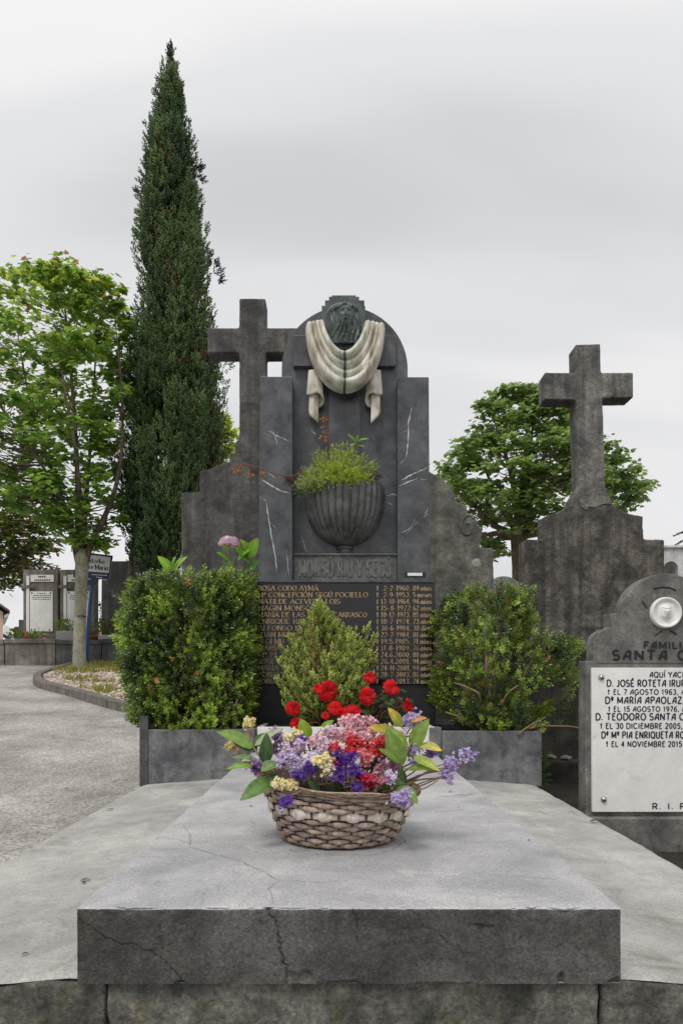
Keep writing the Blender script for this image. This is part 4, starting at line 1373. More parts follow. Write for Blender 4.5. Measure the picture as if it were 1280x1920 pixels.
# white chapel wall with arch, far right, and palm fronds
DA = 12.0
zg = gz(5, DA) - 0.2
ar = [(1236, 1026), (1500, 1026)]
arch_ = [(1257 + 13.5 * math.cos(R(a)), 1066 - 13.5 * math.sin(R(a))) for a in np.linspace(0, 180, 17)]
bl = XZ(1230, 0, DA)[0]; brr = XZ(1420, 0, DA)[0]
o_ = [(bl, zg), (bl, XZ(0, 1026, DA)[1]), (brr, XZ(0, 1026, DA)[1]), (brr, zg)]
o_ = o_ + [(XZ(1270.5, 0, DA)[0], zg)] + xz_list(arch_, DA) + [(XZ(1243.5, 0, DA)[0], zg)]
at_ = thing('arched_tomb', 'whitish arched tomb behind the massive cross at the right edge', 'tomb', ((bl + brr) / 2, DA + 0.3, zg))
V, F = prism_vf(o_[::-1], DA, DA + 0.6, 0.0)
mk('arched_wall', V, F, M['white_wall'], at_)
box('coping', bl - 0.03, brr, DA - 0.04, DA + 0.64, XZ(0, 1029, DA)[1] + 0.012, XZ(0, 1024, DA)[1] + 0.012, M['white_wall'], at_, bev=0.01)

# ------------------------------------------------------------------ graves across the path, left
DW = 13.9
zg = gz(-6, DW) - 0.15
def far_wall(x0p, x1p, topp, D, label, mat):
    a, b = XZ(x0p, 0, D)[0], XZ(x1p, 0, D)[0]
    t_ = thing('grave_kerb_wall', label, 'wall', ((a + b) / 2, D + 0.4, zg), 'low grave walls across the path')
    z_ = XZ(0, topp, D)[1]
    box('wall_face', a + 0.004, b - 0.004, D, D + 1.4, zg, z_ - 0.09, mat, t_, bev=0.012)
    box('wall_cap', a, b, D - 0.03, D + 1.4, z_ - 0.088, z_, mat, t_, bev=0.012)


far_wall(-200, 9, 1199, DW, 'brown-grey low grave wall at the left picture edge', M['far_stone'])
far_wall(9.5, 104, 1198, DW - 0.02, 'brown-grey low wall below the leftmost white-panelled stele', M['far_stone'])
far_wall(104.5, 191, 1200, DW, 'dark low wall below the stele behind the tree trunk', M['far_dark'])
far_wall(191.5, 330, 1198, DW - 0.3, 'pale-topped low wall left of the box hedge', M['far_dark'])


def stele(dx, label, cutw):
    D = DW + 0.55
    f = lambda pp: [XZ(a + dx, b, D) for a, b in pp]
    zb_ = XZ(0, 1200, DW)[1] - 0.05
    t_ = thing('panelled_stele', label, 'gravestone', (XZ(76 + dx, 0, D)[0], D + 0.1, zb_), 'white-panelled steles across the path')
    o_ = f([(44, 1200), (44, 1068), (109, 1068), (109, 1200)])
    o_[0] = (o_[0][0], zb_); o_[3] = (o_[3][0], zb_)
    prism('stele_body', o_[::-1], D, D + 0.22, M['far_stone'], t_, bev=0.012)
    prism('white_cross_upright', f([(51, 1188), (51, 1080), (56.5, 1080), (56.5, 1188)])[::-1], D - 0.03, D - 0.001, M['white_marble'], t_, bev=0.004)
    prism('cross_arm', f([(42, 1103), (42, 1097.5), (66, 1097.5), (66, 1103)])[::-1], D - 0.05, D - 0.031, M['far_stone'], t_, bev=0.004)
    tp = prism('name_panel', f([(58.5, 1091), (58.5, 1078), (102, 1078), (102, 1091)])[::-1], D - 0.02, D - 0.001, M['white_marble'], t_, bev=0.003)
    wp_ = prism('white_panel', f([(57.5, 1184), (57.5, 1109), (100, 1109), (100, 1184)])[::-1], D - 0.02, D - 0.001, M['white_marble'], t_, bev=0.003)
    for r0, r1, yb in ((71, 87, 1113.5), (64, 95, 1117.5), (62, 97, 1121), (63, 96, 1124.5)):
        V, F = [], []
        x_ = r0
        rr = random.Random(int(yb * 10 + dx))
        while x_ < r1:
            w_ = rr.uniform(0.8, 3.4)
            o2 = len(V)
            for a_, b_ in ((x_, yb), (x_ + w_, yb), (x_ + w_, yb - 1.5), (x_, yb - 1.5)):
                X_, Z_ = XZ(a_ + dx, b_, D)
                V.append((X_, D - 0.0215, Z_))
            F.append((o2, o2 + 1, o2 + 2, o2 + 3))
            x_ += w_ + rr.uniform(0.6, 1.3)
        mk('worn_lettering', V, F, M['ink'], wp_)
    V, F = [], []
    for r0, r1, yb in ((73, 87, 1083), (66, 95, 1089.5)):
        x_ = r0
        rr = random.Random(int(yb * 10 + dx))
        while x_ < r1:
            w_ = rr.uniform(1.5, 3.2); o2 = len(V)
            for a_, b_ in ((x_, yb), (x_ + w_, yb), (x_ + w_, yb - 3), (x_, yb - 3)):
                X_, Z_ = XZ(a_ + dx, b_, D); V.append((X_, D - 0.0215, Z_))
            F.append((o2, o2 + 1, o2 + 2, o2 + 3)); x_ += w_ + rr.uniform(0.7, 1.4)
    mk('worn_lettering', V, F, M['ink'], tp)
    for a_, b_ in ((61, 1112), (96, 1112), (60, 1181), (94, 1181)):
        x_, z_ = XZ(a_ + dx, b_, D)
        V, F = lathe_vf([(0.0005, -0.035), (0.012, -0.032), (0.016, -0.02)], (0, 0, 0), 10)
        mk('stud', [(x_ + p, D + r, z_ + q) for p, q, r in V], F, M['black_paint'], wp_)


stele(0, 'leftmost stele with white marble panel and white upright strip', 0)
stele(69.5, 'white-panelled stele standing half behind the pale tree trunk', 0)

D = DW + 0.6
zb_ = XZ(0, 1200, DW)[1] - 0.05
t_ = thing('dark_stele', 'plain dark stele with a small pale cross between sign and hedge', 'gravestone', (XZ(222, 0, D)[0], D + 0.1, zb_))
o_ = xz_list([(190, 1200), (190, 1150), (191, 1062), (208, 1052), (262, 1052), (262, 1200)], D)
o_[0] = (o_[0][0], zb_); o_[-1] = (o_[-1][0], zb_)
prism('stele_body', o_[::-1], D, D + 0.2, M['far_dark'], t_, bev=0.012)
mk('cross_upright', *prism_vf(xz_list([(210.3, 1121), (210.3, 1103), (213.2, 1103), (213.2, 1121)], D)[::-1], D - 0.012, D, 0.0), M['grey_stone'], t_)
mk('cross_arm', *prism_vf(xz_list([(206, 1109.5), (206, 1107), (217.5, 1107), (217.5, 1109.5)], D)[::-1], D - 0.014, D, 0.0), M['grey_stone'], t_)

gp = box('granite_trough', *[XZ(a, 0, DW + 0.2)[0] for a in (105, 158)], DW + 0.2, DW + 0.5, XZ(0, 1199.5, DW)[1] - 0.004, XZ(0, 1183, DW + 0.2)[1], M['far_granite'], None, bev=0.015, loc=(XZ(131, 0, DW)[0], DW + 0.35, XZ(0, 1200, DW)[1]))
tag(gp, 'speckled grey granite trough on the wall left of the trunk', 'planter')
gp2 = box('pale_grave_slab', *[XZ(a, 0, DW - 0.2)[0] for a in (184, 300)], DW - 0.2, DW + 0.55, XZ(0, 1198, DW - 0.3)[1] - 0.004, XZ(0, 1190, DW - 0.2)[1], M['far_granite'], None, bev=0.015, loc=(XZ(240, 0, DW)[0], DW + 0.2, XZ(0, 1198, DW - 0.3)[1]))
tag(gp2, 'pale mottled slab lying on the wall below the dark stele', 'slab')
zc = XZ(0, 1200, DW)[1] - 0.006
V, F = lathe_vf([(0.001, 0), (0.1, 0), (0.17, 0.09), (0.185, 0.1), (0.17, 0.105), (0.15, 0.085), (0.001, 0.08)], (XZ(172, 0, DW)[0], DW + 0.2, zc), 24)
tag(mk('terracotta_bowl', V, F, M['terracotta'], None, True, loc=(XZ(172, 0, DW)[0], DW + 0.2, zc)), 'shallow terracotta bowl just right of the pale trunk', 'bowl')

# red grave light and two white cups on the wall
def small_pot(px, py, r, h, mat, name, label, cat):
    x, z = XZ(px, py, DW + 0.25)
    V, F = lathe_vf([(0.001, 0), (r * 0.8, 0), (r, h * 0.6), (r * 0.9, h * 0.85), (r * 0.4, h), (0.001, h)], (x, DW + 0.25, zc), 14)
    tag(mk(name, V, F, mat, None, True, loc=(x, DW + 0.25, zc)), label, cat)


small_pot(51, 1200, 0.035, 0.2, plain('red_glass', srgb(176, 40, 46), rough=0.25), 'grave_candle', 'small red grave candle below the leftmost stele', 'candle')
small_pot(84, 1200, 0.05, 0.06, plain('pink_glaze', srgb(206, 150, 140), rough=0.4), 'flower_pot', 'small pinkish pot right of the plant below the leftmost stele', 'pot')

# blue street sign behind the trunk
DSg = 13.0
def sg(px, py, dy=0.0):
    v = P(px, py, DSg); v.y += dy; return v
xs_, zs_ = XZ(163, 1255, DSg)
sign = thing('street_sign', 'white and navy street sign on leaning blue post behind the pale trunk', 'sign', (xs_, DSg + 0.05, gz(xs_, DSg)))
mk('post', *tube_vf([Vector((xs_ - 0.012, DSg + 0.05, gz(xs_, DSg) - 0.1)), sg(161, 1215, 0.05), sg(167, 1140, 0.05), sg(172, 1092, 0.05), sg(176, 1060, 0.05)], 0.035, 12), M['blue'], sign, smooth=True)
def quad_plate(name, pp, d0, d1, mat, parent):
    o_ = xz_list(pp, DSg)
    return mk(name, *prism_vf(o_[::-1], DSg + d0, DSg + d1, 0.002), mat, parent)
bd = quad_plate('sign_board', [(138, 1082), (147, 1034), (212, 1042), (205, 1088)], -0.015, 0.012, M['navy'], sign)
quad_plate('sign_face', [(142, 1070), (149, 1038), (208.5, 1045), (205, 1074.5)], -0.022, -0.0155, M['sign_white'], bd)
quad_plate('bracket', [(164, 1096), (162, 1086), (186, 1087), (176, 1096)], -0.012, 0.03, M['navy'], bd)
def sign_text(txt, a, b, hp):
    """line of lettering that follows the sloping board"""
    made = lettering('sign_lettering', txt, XZ(a[0], 0, DSg)[0], XZ(b[0], 0, DSg)[0], XZ(0, a[1], DSg)[1], hp * DSg / FPX, DSg - 0.0235, M['black_paint'], bd, style='serif', thick=0.22, thin=0.1, space=0.12, gap=0.3)
    sl = (b[1] - a[1]) / (b[0] - a[0])
    for o in made:
        x0_ = XZ(a[0], 0, DSg)[0] - ORG[o.name][0]
        for v in o.data.vertices:
            v.co.z -= (v.co.x - x0_) * sl
sign_text('atzeko', (168, 1055), (197, 1057), 8)
sign_text('re Maria', (168, 1066.5), (203, 1069.5), 8.5)
for q0, q1, yy_ in ((172, 202, 1077), (181, 193, 1081.5), (187, 202, 1085.5)):
    quad_plate('small_print', [(q0, yy_ + 1.0), (q0, yy_ - 0.2), (q1, yy_ + 1.6), (q1, yy_ + 2.8)], -0.017, -0.0152, M['sign_white'], bd)

# second small sign and the corner of a house at the far left
D2 = 22.0
zg2 = gz(-10, D2)
x2 = XZ(15, 0, D2)[0]
s2 = thing('small_street_sign', 'small tilted white and blue sign low at the left edge', 'sign', (x2, D2 + 0.05, zg2))
mk('post', *tube_vf([(x2 - 0.05, D2 + 0.03, zg2 - 0.05), (x2 - 0.05, D2 + 0.03, XZ(0, 1180, D2)[1])], 0.03, 8), M['blue'], s2)
b2 = mk('sign_board', *prism_vf(xz_list([(7, 1194), (8.5, 1171), (22.5, 1178), (21, 1201)], D2)[::-1], D2 - 0.02, D2 - 0.001, 0.002), M['sign_white'], s2)
mk('blue_band', *prism_vf(xz_list([(7, 1195), (7.4, 1188), (21.6, 1195.5), (21, 1202)], D2)[::-1], D2 - 0.026, D2 - 0.0205, 0.0), M['navy'], b2)
DH = 38.0
hb = thing('house', 'pinkish house corner with brown tiled gable at the far left edge', 'house', (XZ(6.5, 0, DH)[0], DH, gz(-18, DH)))
hb.rotation_euler.z = R(26.5)
zg = gz(-18, DH) - 0.5
pts = [(-150, 0), (6.5, 0), (6.5, 1148), (-72, 1090), (-150, 1148)]
o_ = [XZ(a, b, DH) if b else (XZ(a, 0, DH)[0], zg) for a, b in pts]
mk('wall', *prism_vf(o_[::-1], DH, DH + 7, 0.0), M['plaster'], hb)
o_ = xz_list([(11.5, 1147), (10.5, 1143), (-72, 1083), (-156, 1143), (-157, 1147), (-72, 1089.5)], DH - 0.4)
mk('roof', *prism_vf(o_[::-1], DH - 0.4, DH + 7.3, 0.0), M['rooftile'], hb)
mk('cornice', *prism_vf(xz_list([(10.5, 1155), (10.5, 1149.5), (3, 1153), (3, 1158)], DH - 0.3)[::-1], DH - 0.3, DH + 7.2, 0.0), M['white_wall'], hb)
wn = mk('window', *prism_vf(xz_list([(-18, 1180), (-18, 1158), (-4, 1158), (-4, 1180)], DH)[::-1], DH - 0.06, DH + 0.01, 0.0), M['white_wall'], hb)
mk('pane', *prism_vf(xz_list([(-16, 1178), (-16, 1160), (-6, 1160), (-6, 1178)], DH)[::-1], DH - 0.08, DH - 0.061, 0.0), M['granite'], wn)
# dark stepped tomb far behind the leftmost stele
D = 17.0
zg = gz(-8, D) - 0.1
o_ = xz_list([(27, 1180), (27, 1175), (35.5, 1175), (35.5, 1162), (60, 1162), (60, 1180)], D)
o_ = [(o_[0][0], zg)] + o_[1:5] + [(o_[4][0], zg)]
tag(prism('stepped_tomb', o_[::-1], D, D + 0.5, M['far_dark'], None, bev=0.01, loc=(XZ(45, 0, D)[0], D + 0.2, zg)), 'small dark stepped tomb just left of the leftmost stele', 'tomb')

# ------------------------------------------------------------------ tree bed: kerb stones, gravel, weeds
kpts = [(300, 1352), (262, 1341), (200, 1328), (130, 1306), (88, 1295), (68, 1288), (62, 1279), (72, 1271), (105, 1260), (140, 1251.5), (170, 1250), (250, 1251)]
kw = [Vector(G(*p)) for p in kpts]
kc = curve_pts(kw, 6)
bed = thing('kerb', 'curved grey stone kerb round the gravel tree bed', 'kerb', tuple(kw[5]))
step = 3
for i in range(0, len(kc) - step, step):
    V = []
    seg = kc[i:i + step + 1]
    for q, p in enumerate(seg):
        a = kc[max(0, i + q - 1)]; b = kc[min(len(kc) - 1, i + q + 1)]
        d = (b - a); d.z = 0; d.normalize()
        nrm = Vector((d.y, -d.x, 0))
        if q == 0: p = p + d * 0.006
        if q == len(seg) - 1: p = p - d * 0.006
        hgt = 0.11 + random.uniform(-0.004, 0.004)
        for off, zz_ in ((0, -0.08), (0, hgt - 0.012), (0.012, hgt), (0.115, hgt), (0.12, hgt - 0.01), (0.12, -0.08)):
            V.append((p.x + nrm.x * off, p.y + nrm.y * off, p.z + zz_))
    F = [tuple(f) for f in grid_faces(len(seg), 6)] + [(0, 1, 2, 3, 4, 5), tuple(range((len(seg) - 1) * 6, len(seg) * 6))[::-1]]
    o = mk('kerb_stone', V, F, M['kerb'], bed)
    bm = bmesh.new(); bm.from_mesh(o.data); bmesh.ops.recalc_face_normals(bm, faces=bm.faces); bm.to_mesh(o.data); bm.free()
poly = [(p.x, p.y) for p in kc]


def inside(x, y, poly):
    c = False
    n = len(poly)
    for i in range(n):
        x1, y1 = poly[i]; x2, y2 = poly[(i + 1) % n]
        if (y1 > y) != (y2 > y) and x < (x2 - x1) * (y - y1) / (y2 - y1) + x1: c = not c
    return c


inner = []
for i, p in enumerate(kc):
    a = kc[max(0, i - 1)]; b = kc[min(len(kc) - 1, i + 1)]
    d = (b - a); d.z = 0; d.normalize()
    inner.append((p.x + d.y * 0.16, p.y - d.x * 0.16))
# bed soil
bx0, bx1 = min(p[0] for p in poly), max(p[0] for p in poly)
by0, by1 = min(p[1] for p in poly), max(p[1] for p in poly)
V = [(p[0], p[1], ground(*p) + 0.06) for p in poly]
mk('tree_bed_soil', V, [tuple(range(len(V)))], M['soil'])['kind'] = 'structure'
bm = bmesh.new()
bmesh.ops.create_icosphere(bm, subdivisions=1, radius=1)
for v in bm.verts: v.co *= random.uniform(0.75, 1.15)
rock = (np.array([v.co[:] for v in bm.verts]), np.array([[v.index for v in f.verts] for f in bm.faces]))
bm.free()
pts = []
while len(pts) < 5200:
    x, y = random.uniform(bx0, bx1), random.uniform(by0, by1)
    if inside(x, y, inner): pts.append((x, y, ground(x, y) + 0.068 + random.uniform(0, 0.012)))
pts = np.array(pts)
n = len(pts)
sc_ = rng.uniform(0.018, 0.042, (n, 1)) * rng.uniform(0.6, 1.3, (n, 3)) * np.array([1, 1, 0.6])
base_c = np.array([srgb(186, 172, 160), srgb(160, 146, 136), srgb(205, 192, 180), srgb(138, 124, 114)])[rng.integers(0, 4, n)]
g_ = scatter('gravel', rock, pts, frames(np.tile([[0, 0, 1.0]], (n, 1)) + rng.normal(0, 0.3, (n, 3))), sc_, base_c, M['gravel'])
tag(g_, 'pinkish grey gravel filling the tree bed', 'gravel', kind='stuff')
blade = (np.array([(-0.08, 0, 0), (0.08, 0, 0), (0.06, 0.06, 0.6), (-0.06, 0.06, 0.6), (0, 0.25, 1.0)]), np.array([(0, 1, 2), (0, 2, 3), (3, 2, 4)]))
pts = []
while len(pts) < 2600:
    x, y = random.uniform(bx0, bx1), random.uniform(by0, by1)
    if not inside(x, y, inner): continue
    if mnoise.noise((x * 2.2, y * 2.2, 7)) + (0.35 if y > 11.5 else 0) < 0.18: continue
    pts.append((x, y, ground(x, y) + 0.06))
pts = np.array(pts); n = len(pts)
gc = np.array([srgb(122, 132, 52), srgb(150, 148, 62), srgb(98, 116, 44), srgb(168, 150, 78)])[rng.integers(0, 4, n)]
g_ = scatter('weeds', blade, pts, frames(np.tile([[0, 0, 1.0]], (n, 1)) + rng.normal(0, 0.45, (n, 3))), rng.uniform(0.05, 0.13, n), gc, M['leaf'])
tag(g_, 'sparse yellow-green weeds growing through the gravel', 'weeds', kind='stuff')

# ------------------------------------------------------------------ plant templates
LEAF = (np.array([(0, 0, 0), (-0.26, 0.03, 0.32), (0, -0.04, 0.35), (0.26, 0.03, 0.32), (-0.23, 0.04, 0.68), (0, -0.03, 0.7), (0.23, 0.04, 0.68), (0, 0.06, 1.0)]),
        np.array([(0, 2, 1), (0, 3, 2), (1, 2, 4), (2, 5, 4), (2, 3, 5), (3, 6, 5), (4, 5, 7), (5, 6, 7)]))


def sprig_template(nl, length, leaf_len, spread, seed=0, two=True, tip=True):
    """stem with nl leaf pairs; Z is the growth direction, unit length"""
    r = random.Random(seed)
    V, F, tc_ = [], [], []
    lv, lf = LEAF
    k = 0
    for i in range(nl):
        t = (i + 0.4) / nl
        for s in range(2 if two else 1):
            ang = i * R(90) + s * math.pi + r.uniform(-0.3, 0.3)
            til = spread * (1.15 - 0.5 * t) + r.uniform(-0.15, 0.15)
            d = Vector((math.cos(ang) * math.sin(til), math.sin(ang) * math.sin(til), math.cos(til)))
            side = d.cross(Vector((0, 0, 1))).normalized()
            nrm = side.cross(d)
            ll = leaf_len * r.uniform(0.75, 1.15) * (1.0 if t < 0.8 else 0.8)
            o = len(V)
            for x, y, z in lv:
                V.append(Vector((0, 0, t * length)) + (side * x + nrm * y * -1 + d * z) * ll)
                tc_.append(0.86 + 0.34 * t)
            F += [tuple(a + o for a in f) for f in lf]
    return (np.array([tuple(v) for v in V]), np.array(F)), np.array(tc_)


def spindle(seg=4, r=0.16):
    V = [(0, 0, 0)]
    for k in range(seg):
        a = 2 * math.pi * k / seg
        V.append((r * math.cos(a), r * math.sin(a), 0.4))
    V.append((0, 0, 1))
    F = []
    for k in range(seg):
        F.append((0, 1 + (k + 1) % seg, 1 + k)); F.append((seg + 1, 1 + k, 1 + (k + 1) % seg))
    return np.array(V), np.array(F)


def spray_template(n, ang, sr, seed, flat=1.0):
    """feathery spray of spindles along Z"""
    r = random.Random(seed)
    sv, sf = spindle(3, sr)
    V, F, tc_ = [], [], []
    for i in range(n):
        t = i / n
        a = r.uniform(0, 2 * math.pi)
        th = ang * (1.1 - 0.7 * t) * r.uniform(0.6, 1.2) if i < n - 1 else 0
        d = Vector((math.cos(a) * math.sin(th), flat * math.sin(a) * math.sin(th), math.cos(th))).normalized()
        M3 = d.to_track_quat('Z', 'Y').to_matrix()
        ll = 0.46 * (1 - 0.45 * t) * r.uniform(0.8, 1.2)
        o = len(V)
        for v in sv:
            V.append(M3 @ (Vector(v) * ll) + Vector((0, 0, t * 0.7)))
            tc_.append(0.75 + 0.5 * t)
        F += [tuple(q + o for q in f) for f in sf]
    return (np.array([tuple(v) for v in V]), np.array(F)), np.array(tc_)


def maple_leaf():
    out = [(0, 0), (0.22, -0.06), (0.5, 0.12), (0.34, 0.3), (0.62, 0.58), (0.3, 0.56), (0.0, 1.0), (-0.3, 0.56), (-0.62, 0.58), (-0.34, 0.3), (-0.5, 0.12), (-0.22, -0.06)]
    V = [(0, 0.04, 0.36)] + [(x, -0.12 * abs(x) - 0.05 * z, z) for x, z in out]
    F = [(0, 1 + i, 1 + (i + 1) % len(out)) for i in range(len(out))]
    return np.array(V), np.array(F)


MAPLE = maple_leaf()


def colmix(a, b, t):
    t = np.asarray(t)[:, None]
    return np.array(a)[None] * (1 - t) + np.array(b)[None] * t


def leaf_frames(nrm, down, roll_sd=0.6):
    """leaf frames: Z along the blade, Y along the leaf's normal"""
    nrm = nrm / np.linalg.norm(nrm, axis=1, keepdims=True)
    z = down - nrm * np.sum(down * nrm, 1, keepdims=True)
    z /= np.maximum(np.linalg.norm(z, axis=1, keepdims=True), 1e-6)
    x = np.cross(nrm, z)
    return np.stack([x, nrm, z], axis=2)


# ------------------------------------------------------------------ broadleaf trees
def broadleaf(name, label, loc, limbs, clusters, leaf_size, per, crad, colf, bark, seed, cat='tree', tmpl=MAPLE, lmat='leaf', droop=0.5, flat=0.6, twig_r=0.012, group=None):
    """limbs: list of (points, radii); clusters (n,3): twig ends that carry leaves"""
    r_ = np.random.default_rng(seed)
    t_ = thing(name, label, cat, loc, group)
    mk('trunk', *tube_vf(limbs[0][0], limbs[0][1], 14), bark, t_, smooth=True)
    lp = []
    skel, srad = [], []
    for pts, rad_ in limbs[1:]:
        c = curve_pts(pts, 5)
        rr = np.interp(np.linspace(0, 1, len(c)), np.linspace(0, 1, len(rad_)), rad_)
        mk('limb', *tube_vf(c, list(rr), 9), M['bark'], t_, smooth=True)
        skel += [tuple(p) for p in c]; srad += list(rr)
    skel = np.array(skel); srad = np.array(srad)
    parts = []
    for c in clusters:
        # a twig grows from a lower point of a limb
        d = np.linalg.norm(skel - c, axis=1) + np.clip(skel[:, 2] - c[2] + 0.15, 0, 9) * 2.5
        k = int(np.argmin(d))
        a = Vector(skel[k]); b = Vector(c)
        m1 = a.lerp(b, 0.45) + Vector((r_.normal(0, 0.05), r_.normal(0, 0.05), -0.06 + r_.normal(0, 0.04)))
        rr = min(srad[k] * 0.6, twig_r + 0.006 * (b - a).length)
        parts.append(tube_vf([a, m1, b], [rr, rr * 0.65, rr * 0.25], 5, cap=False))
    tw = mk('twigs', *join(parts), M['bark'], t_, smooth=True)
    tw['kind'] = 'stuff'
    n = len(clusters) * per
    ci = np.repeat(np.arange(len(clusters)), per)
    off = r_.normal(0, 1, (n, 3))
    off /= np.maximum(np.linalg.norm(off, axis=1, keepdims=True), 1e-6)
    off *= (r_.uniform(0, 1, (n, 1)) ** 0.5) * crad * np.array([1, 1, flat]) * r_.uniform(0.6, 1.25, len(clusters))[ci][:, None]
    pos = clusters[ci] + off
    nr = np.stack([r_.normal(0, 0.42, n), r_.normal(-0.1, 0.42, n), np.ones(n)], 1) + off / crad * 0.35
    dn = np.stack([r_.normal(0, 0.6, n), r_.normal(0, 0.6, n), np.full(n, -droop)], 1) + off / crad * 0.7
    rot = leaf_frames(nr, dn)
    cols = colf(pos, ci, r_)
    cr_o = scatter('crown', tmpl, pos, rot, leaf_size * r_.uniform(0.6, 1.2, n), cols, M[lmat], t_)
    cr_o['kind'] = 'stuff'
    return t_


def envelope_clusters(n, rows, D, depth_k, seed, shell=0.55, cen=None):
    """cluster centres in a crown whose silhouette rows are (py, px_left, px_right)"""
    r_ = np.random.default_rng(seed)
    rows = np.array(rows, float)
    out = []
    ymin, ymax = rows[0, 0], rows[-1, 0]
    wmax = (rows[:, 2] - rows[:, 1]).max()
    while len(out) < n:
        py = r_.uniform(ymin, ymax)
        a = np.interp(py, rows[:, 0], rows[:, 1]); b = np.interp(py, rows[:, 0], rows[:, 2])
        if r_.uniform() > (b - a) / wmax: continue
        c, h = (a + b) / 2, (b - a) / 2
        th = r_.uniform(0, 2 * math.pi)
        rr = r_.uniform(shell, 1) ** 0.6 if r_.uniform() < 0.75 else r_.uniform(0, 1)
        px = c + h * rr * math.cos(th)
        dy = h * rr * math.sin(th) * D / FPX * depth_k
        p = P(px, py, D)
        out.append((p.x, p.y + dy, p.z))
    return np.array(out)


# young maple by the path
DM = 12.1
tb = Vector(G(150, 1264))
tb.z -= 0.02
fork = P(154, 1050, DM)
trunk = ([tb - Vector((0, 0, 0.1)), tb + Vector((0, 0, 0.05)), P(149, 1220, DM), P(151, 1150, DM), P(153, 1090, DM), P(155, 1046, DM), P(155, 1030, DM)], [0.135, 0.118, 0.105, 0.1, 0.1, 0.118, 0.08])
limbs = [trunk,
         ([P(150, 1052, DM), P(147, 980, DM), P(146, 900, DM), P(140, 780, DM), P(128, 640, DM), P(120, 540, DM)], [0.065, 0.05, 0.042, 0.032, 0.02, 0.008]),
         ([P(160, 1052, DM), P(172, 1015, DM), P(196, 970, DM - 0.1), P(218, 910, DM - 0.2), P(230, 820, DM - 0.3), P(226, 700, DM - 0.3), P(215, 590, DM - 0.3)], [0.075, 0.055, 0.045, 0.036, 0.026, 0.016, 0.006]),
         ([P(147, 1056, DM), P(132, 990, DM + 0.1), P(112, 920, DM + 0.3), P(80, 830, DM + 0.4), P(50, 720, DM + 0.5), P(30, 600, DM + 0.5)], [0.05, 0.042, 0.034, 0.026, 0.018, 0.006]),
         ([P(156, 1044, DM), P(160, 960, DM + 0.3), P(168, 860, DM + 0.5), P(176, 740, DM + 0.6), P(182, 600, DM + 0.6)], [0.05, 0.04, 0.03, 0.02, 0.006]),
         ([P(150, 1046, DM), P(130, 970, DM - 0.3), P(96, 900, DM - 0.7), P(50, 830, DM - 0.9), P(0, 760, DM - 0.9), P(-40, 700, DM - 0.8)], [0.045, 0.036, 0.028, 0.02, 0.014, 0.006]),
         ([P(154, 1030, DM), P(150, 930, DM - 0.5), P(140, 830, DM - 0.9), P(120, 720, DM - 1.0), P(110, 620, DM - 0.9)], [0.045, 0.035, 0.026, 0.018, 0.006])]
rows = [(525, 60, 180), (545, 0, 240), (580, -50, 252), (640, -85, 250), (720, -95, 248), (800, -95, 242), (860, -85, 238), (920, -60, 232), (965, 30, 235), (1005, 112, 215), (1030, 135, 190)]
cl = envelope_clusters(440, rows, DM, 0.95, 3, shell=0.45)


def maple_col(pos, ci, r_):
    n = len(pos)
    k = r_.uniform(0, 1, ci.max() + 1)[ci] * 0.6 + r_.uniform(0, 1, n) * 0.4
    c = colmix(srgb(76, 114, 48), srgb(150, 184, 82), k)
    hgt = np.clip((pos[:, 2] - (EYE + 4.2)) / 2.8, 0, 1)
    young = (r_.uniform(0, 1, n) < 0.42 * hgt)
    c = np.where(young[:, None], colmix(srgb(158, 186, 76), srgb(188, 194, 90), r_.uniform(0, 1, n)), c)
    red = (pos[:, 2] > EYE + 6.55 + r_.normal(0, 0.2, n)) & (r_.uniform(0, 1, n) < 0.3)
    c = np.where(red[:, None], colmix(srgb(140, 100, 62), srgb(176, 136, 80), r_.uniform(0, 1, n)), c)
    return c


mt = broadleaf('maple_tree', 'young green maple with pale mottled trunk in the gravel bed', tuple(tb), limbs, cl, 0.104, 36, 0.22, maple_col, M['pale_bark'], 5)
# dark tie round the trunk
mk('trunk_tie', *tube_vf([P(151 + 11.2 * math.cos(a), 1156 + 1.2 * math.sin(a), DM + 0.112 * math.sin(a)) for a in np.linspace(0, 2 * math.pi, 25)], 0.009, 6), M['black_paint'], mt)

# glossy evergreen overhanging from the left
DE = 17.5
zb_ = gz(-6.6, DE)
lx = XZ(-70, 0, DE)[0]
limbs = [([Vector((lx, DE, zb_ - 0.1)), Vector((lx + 0.02, DE, zb_ + 0.6)), Vector((lx + 0.05, DE, zb_ + 2.0))], [0.16, 0.13, 0.1])]
for px, py, dd in ((40, 960, -0.3), (80, 1000, 0.1), (10, 930, 0.3), (-40, 920, 0.0), (60, 1040, -0.6), (20, 1060, 0.5), (-90, 980, -0.4)):
    limbs.append(([Vector((lx + 0.05, DE, zb_ + 1.8)), P((px - 70) / 2, (py + 1110) / 2, DE + dd * 0.5), P(px, py, DE + dd)], [0.06, 0.04, 0.012]))
rows = [(935, -60, 40), (955, -110, 80), (980, -140, 108), (1010, -150, 112), (1035, -150, 108), (1058, -150, 102), (1072, -150, 60), (1100, -150, 28)]
cl = envelope_clusters(330, rows, DE, 0.8, 9, shell=0.3)


def mag_col(pos, ci, r_):
    n = len(pos)
    c = colmix(srgb(58, 80, 34), srgb(124, 146, 66), r_.uniform(0, 1, n) ** 1.4)
    br = (r_.uniform(0, 1, n) < 0.3) & (r_.uniform(0, 1, ci.max() + 1)[ci] < 0.6)
    return np.where(br[:, None], colmix(srgb(112, 78, 40), srgb(150, 112, 62), r_.uniform(0, 1, n)), c)


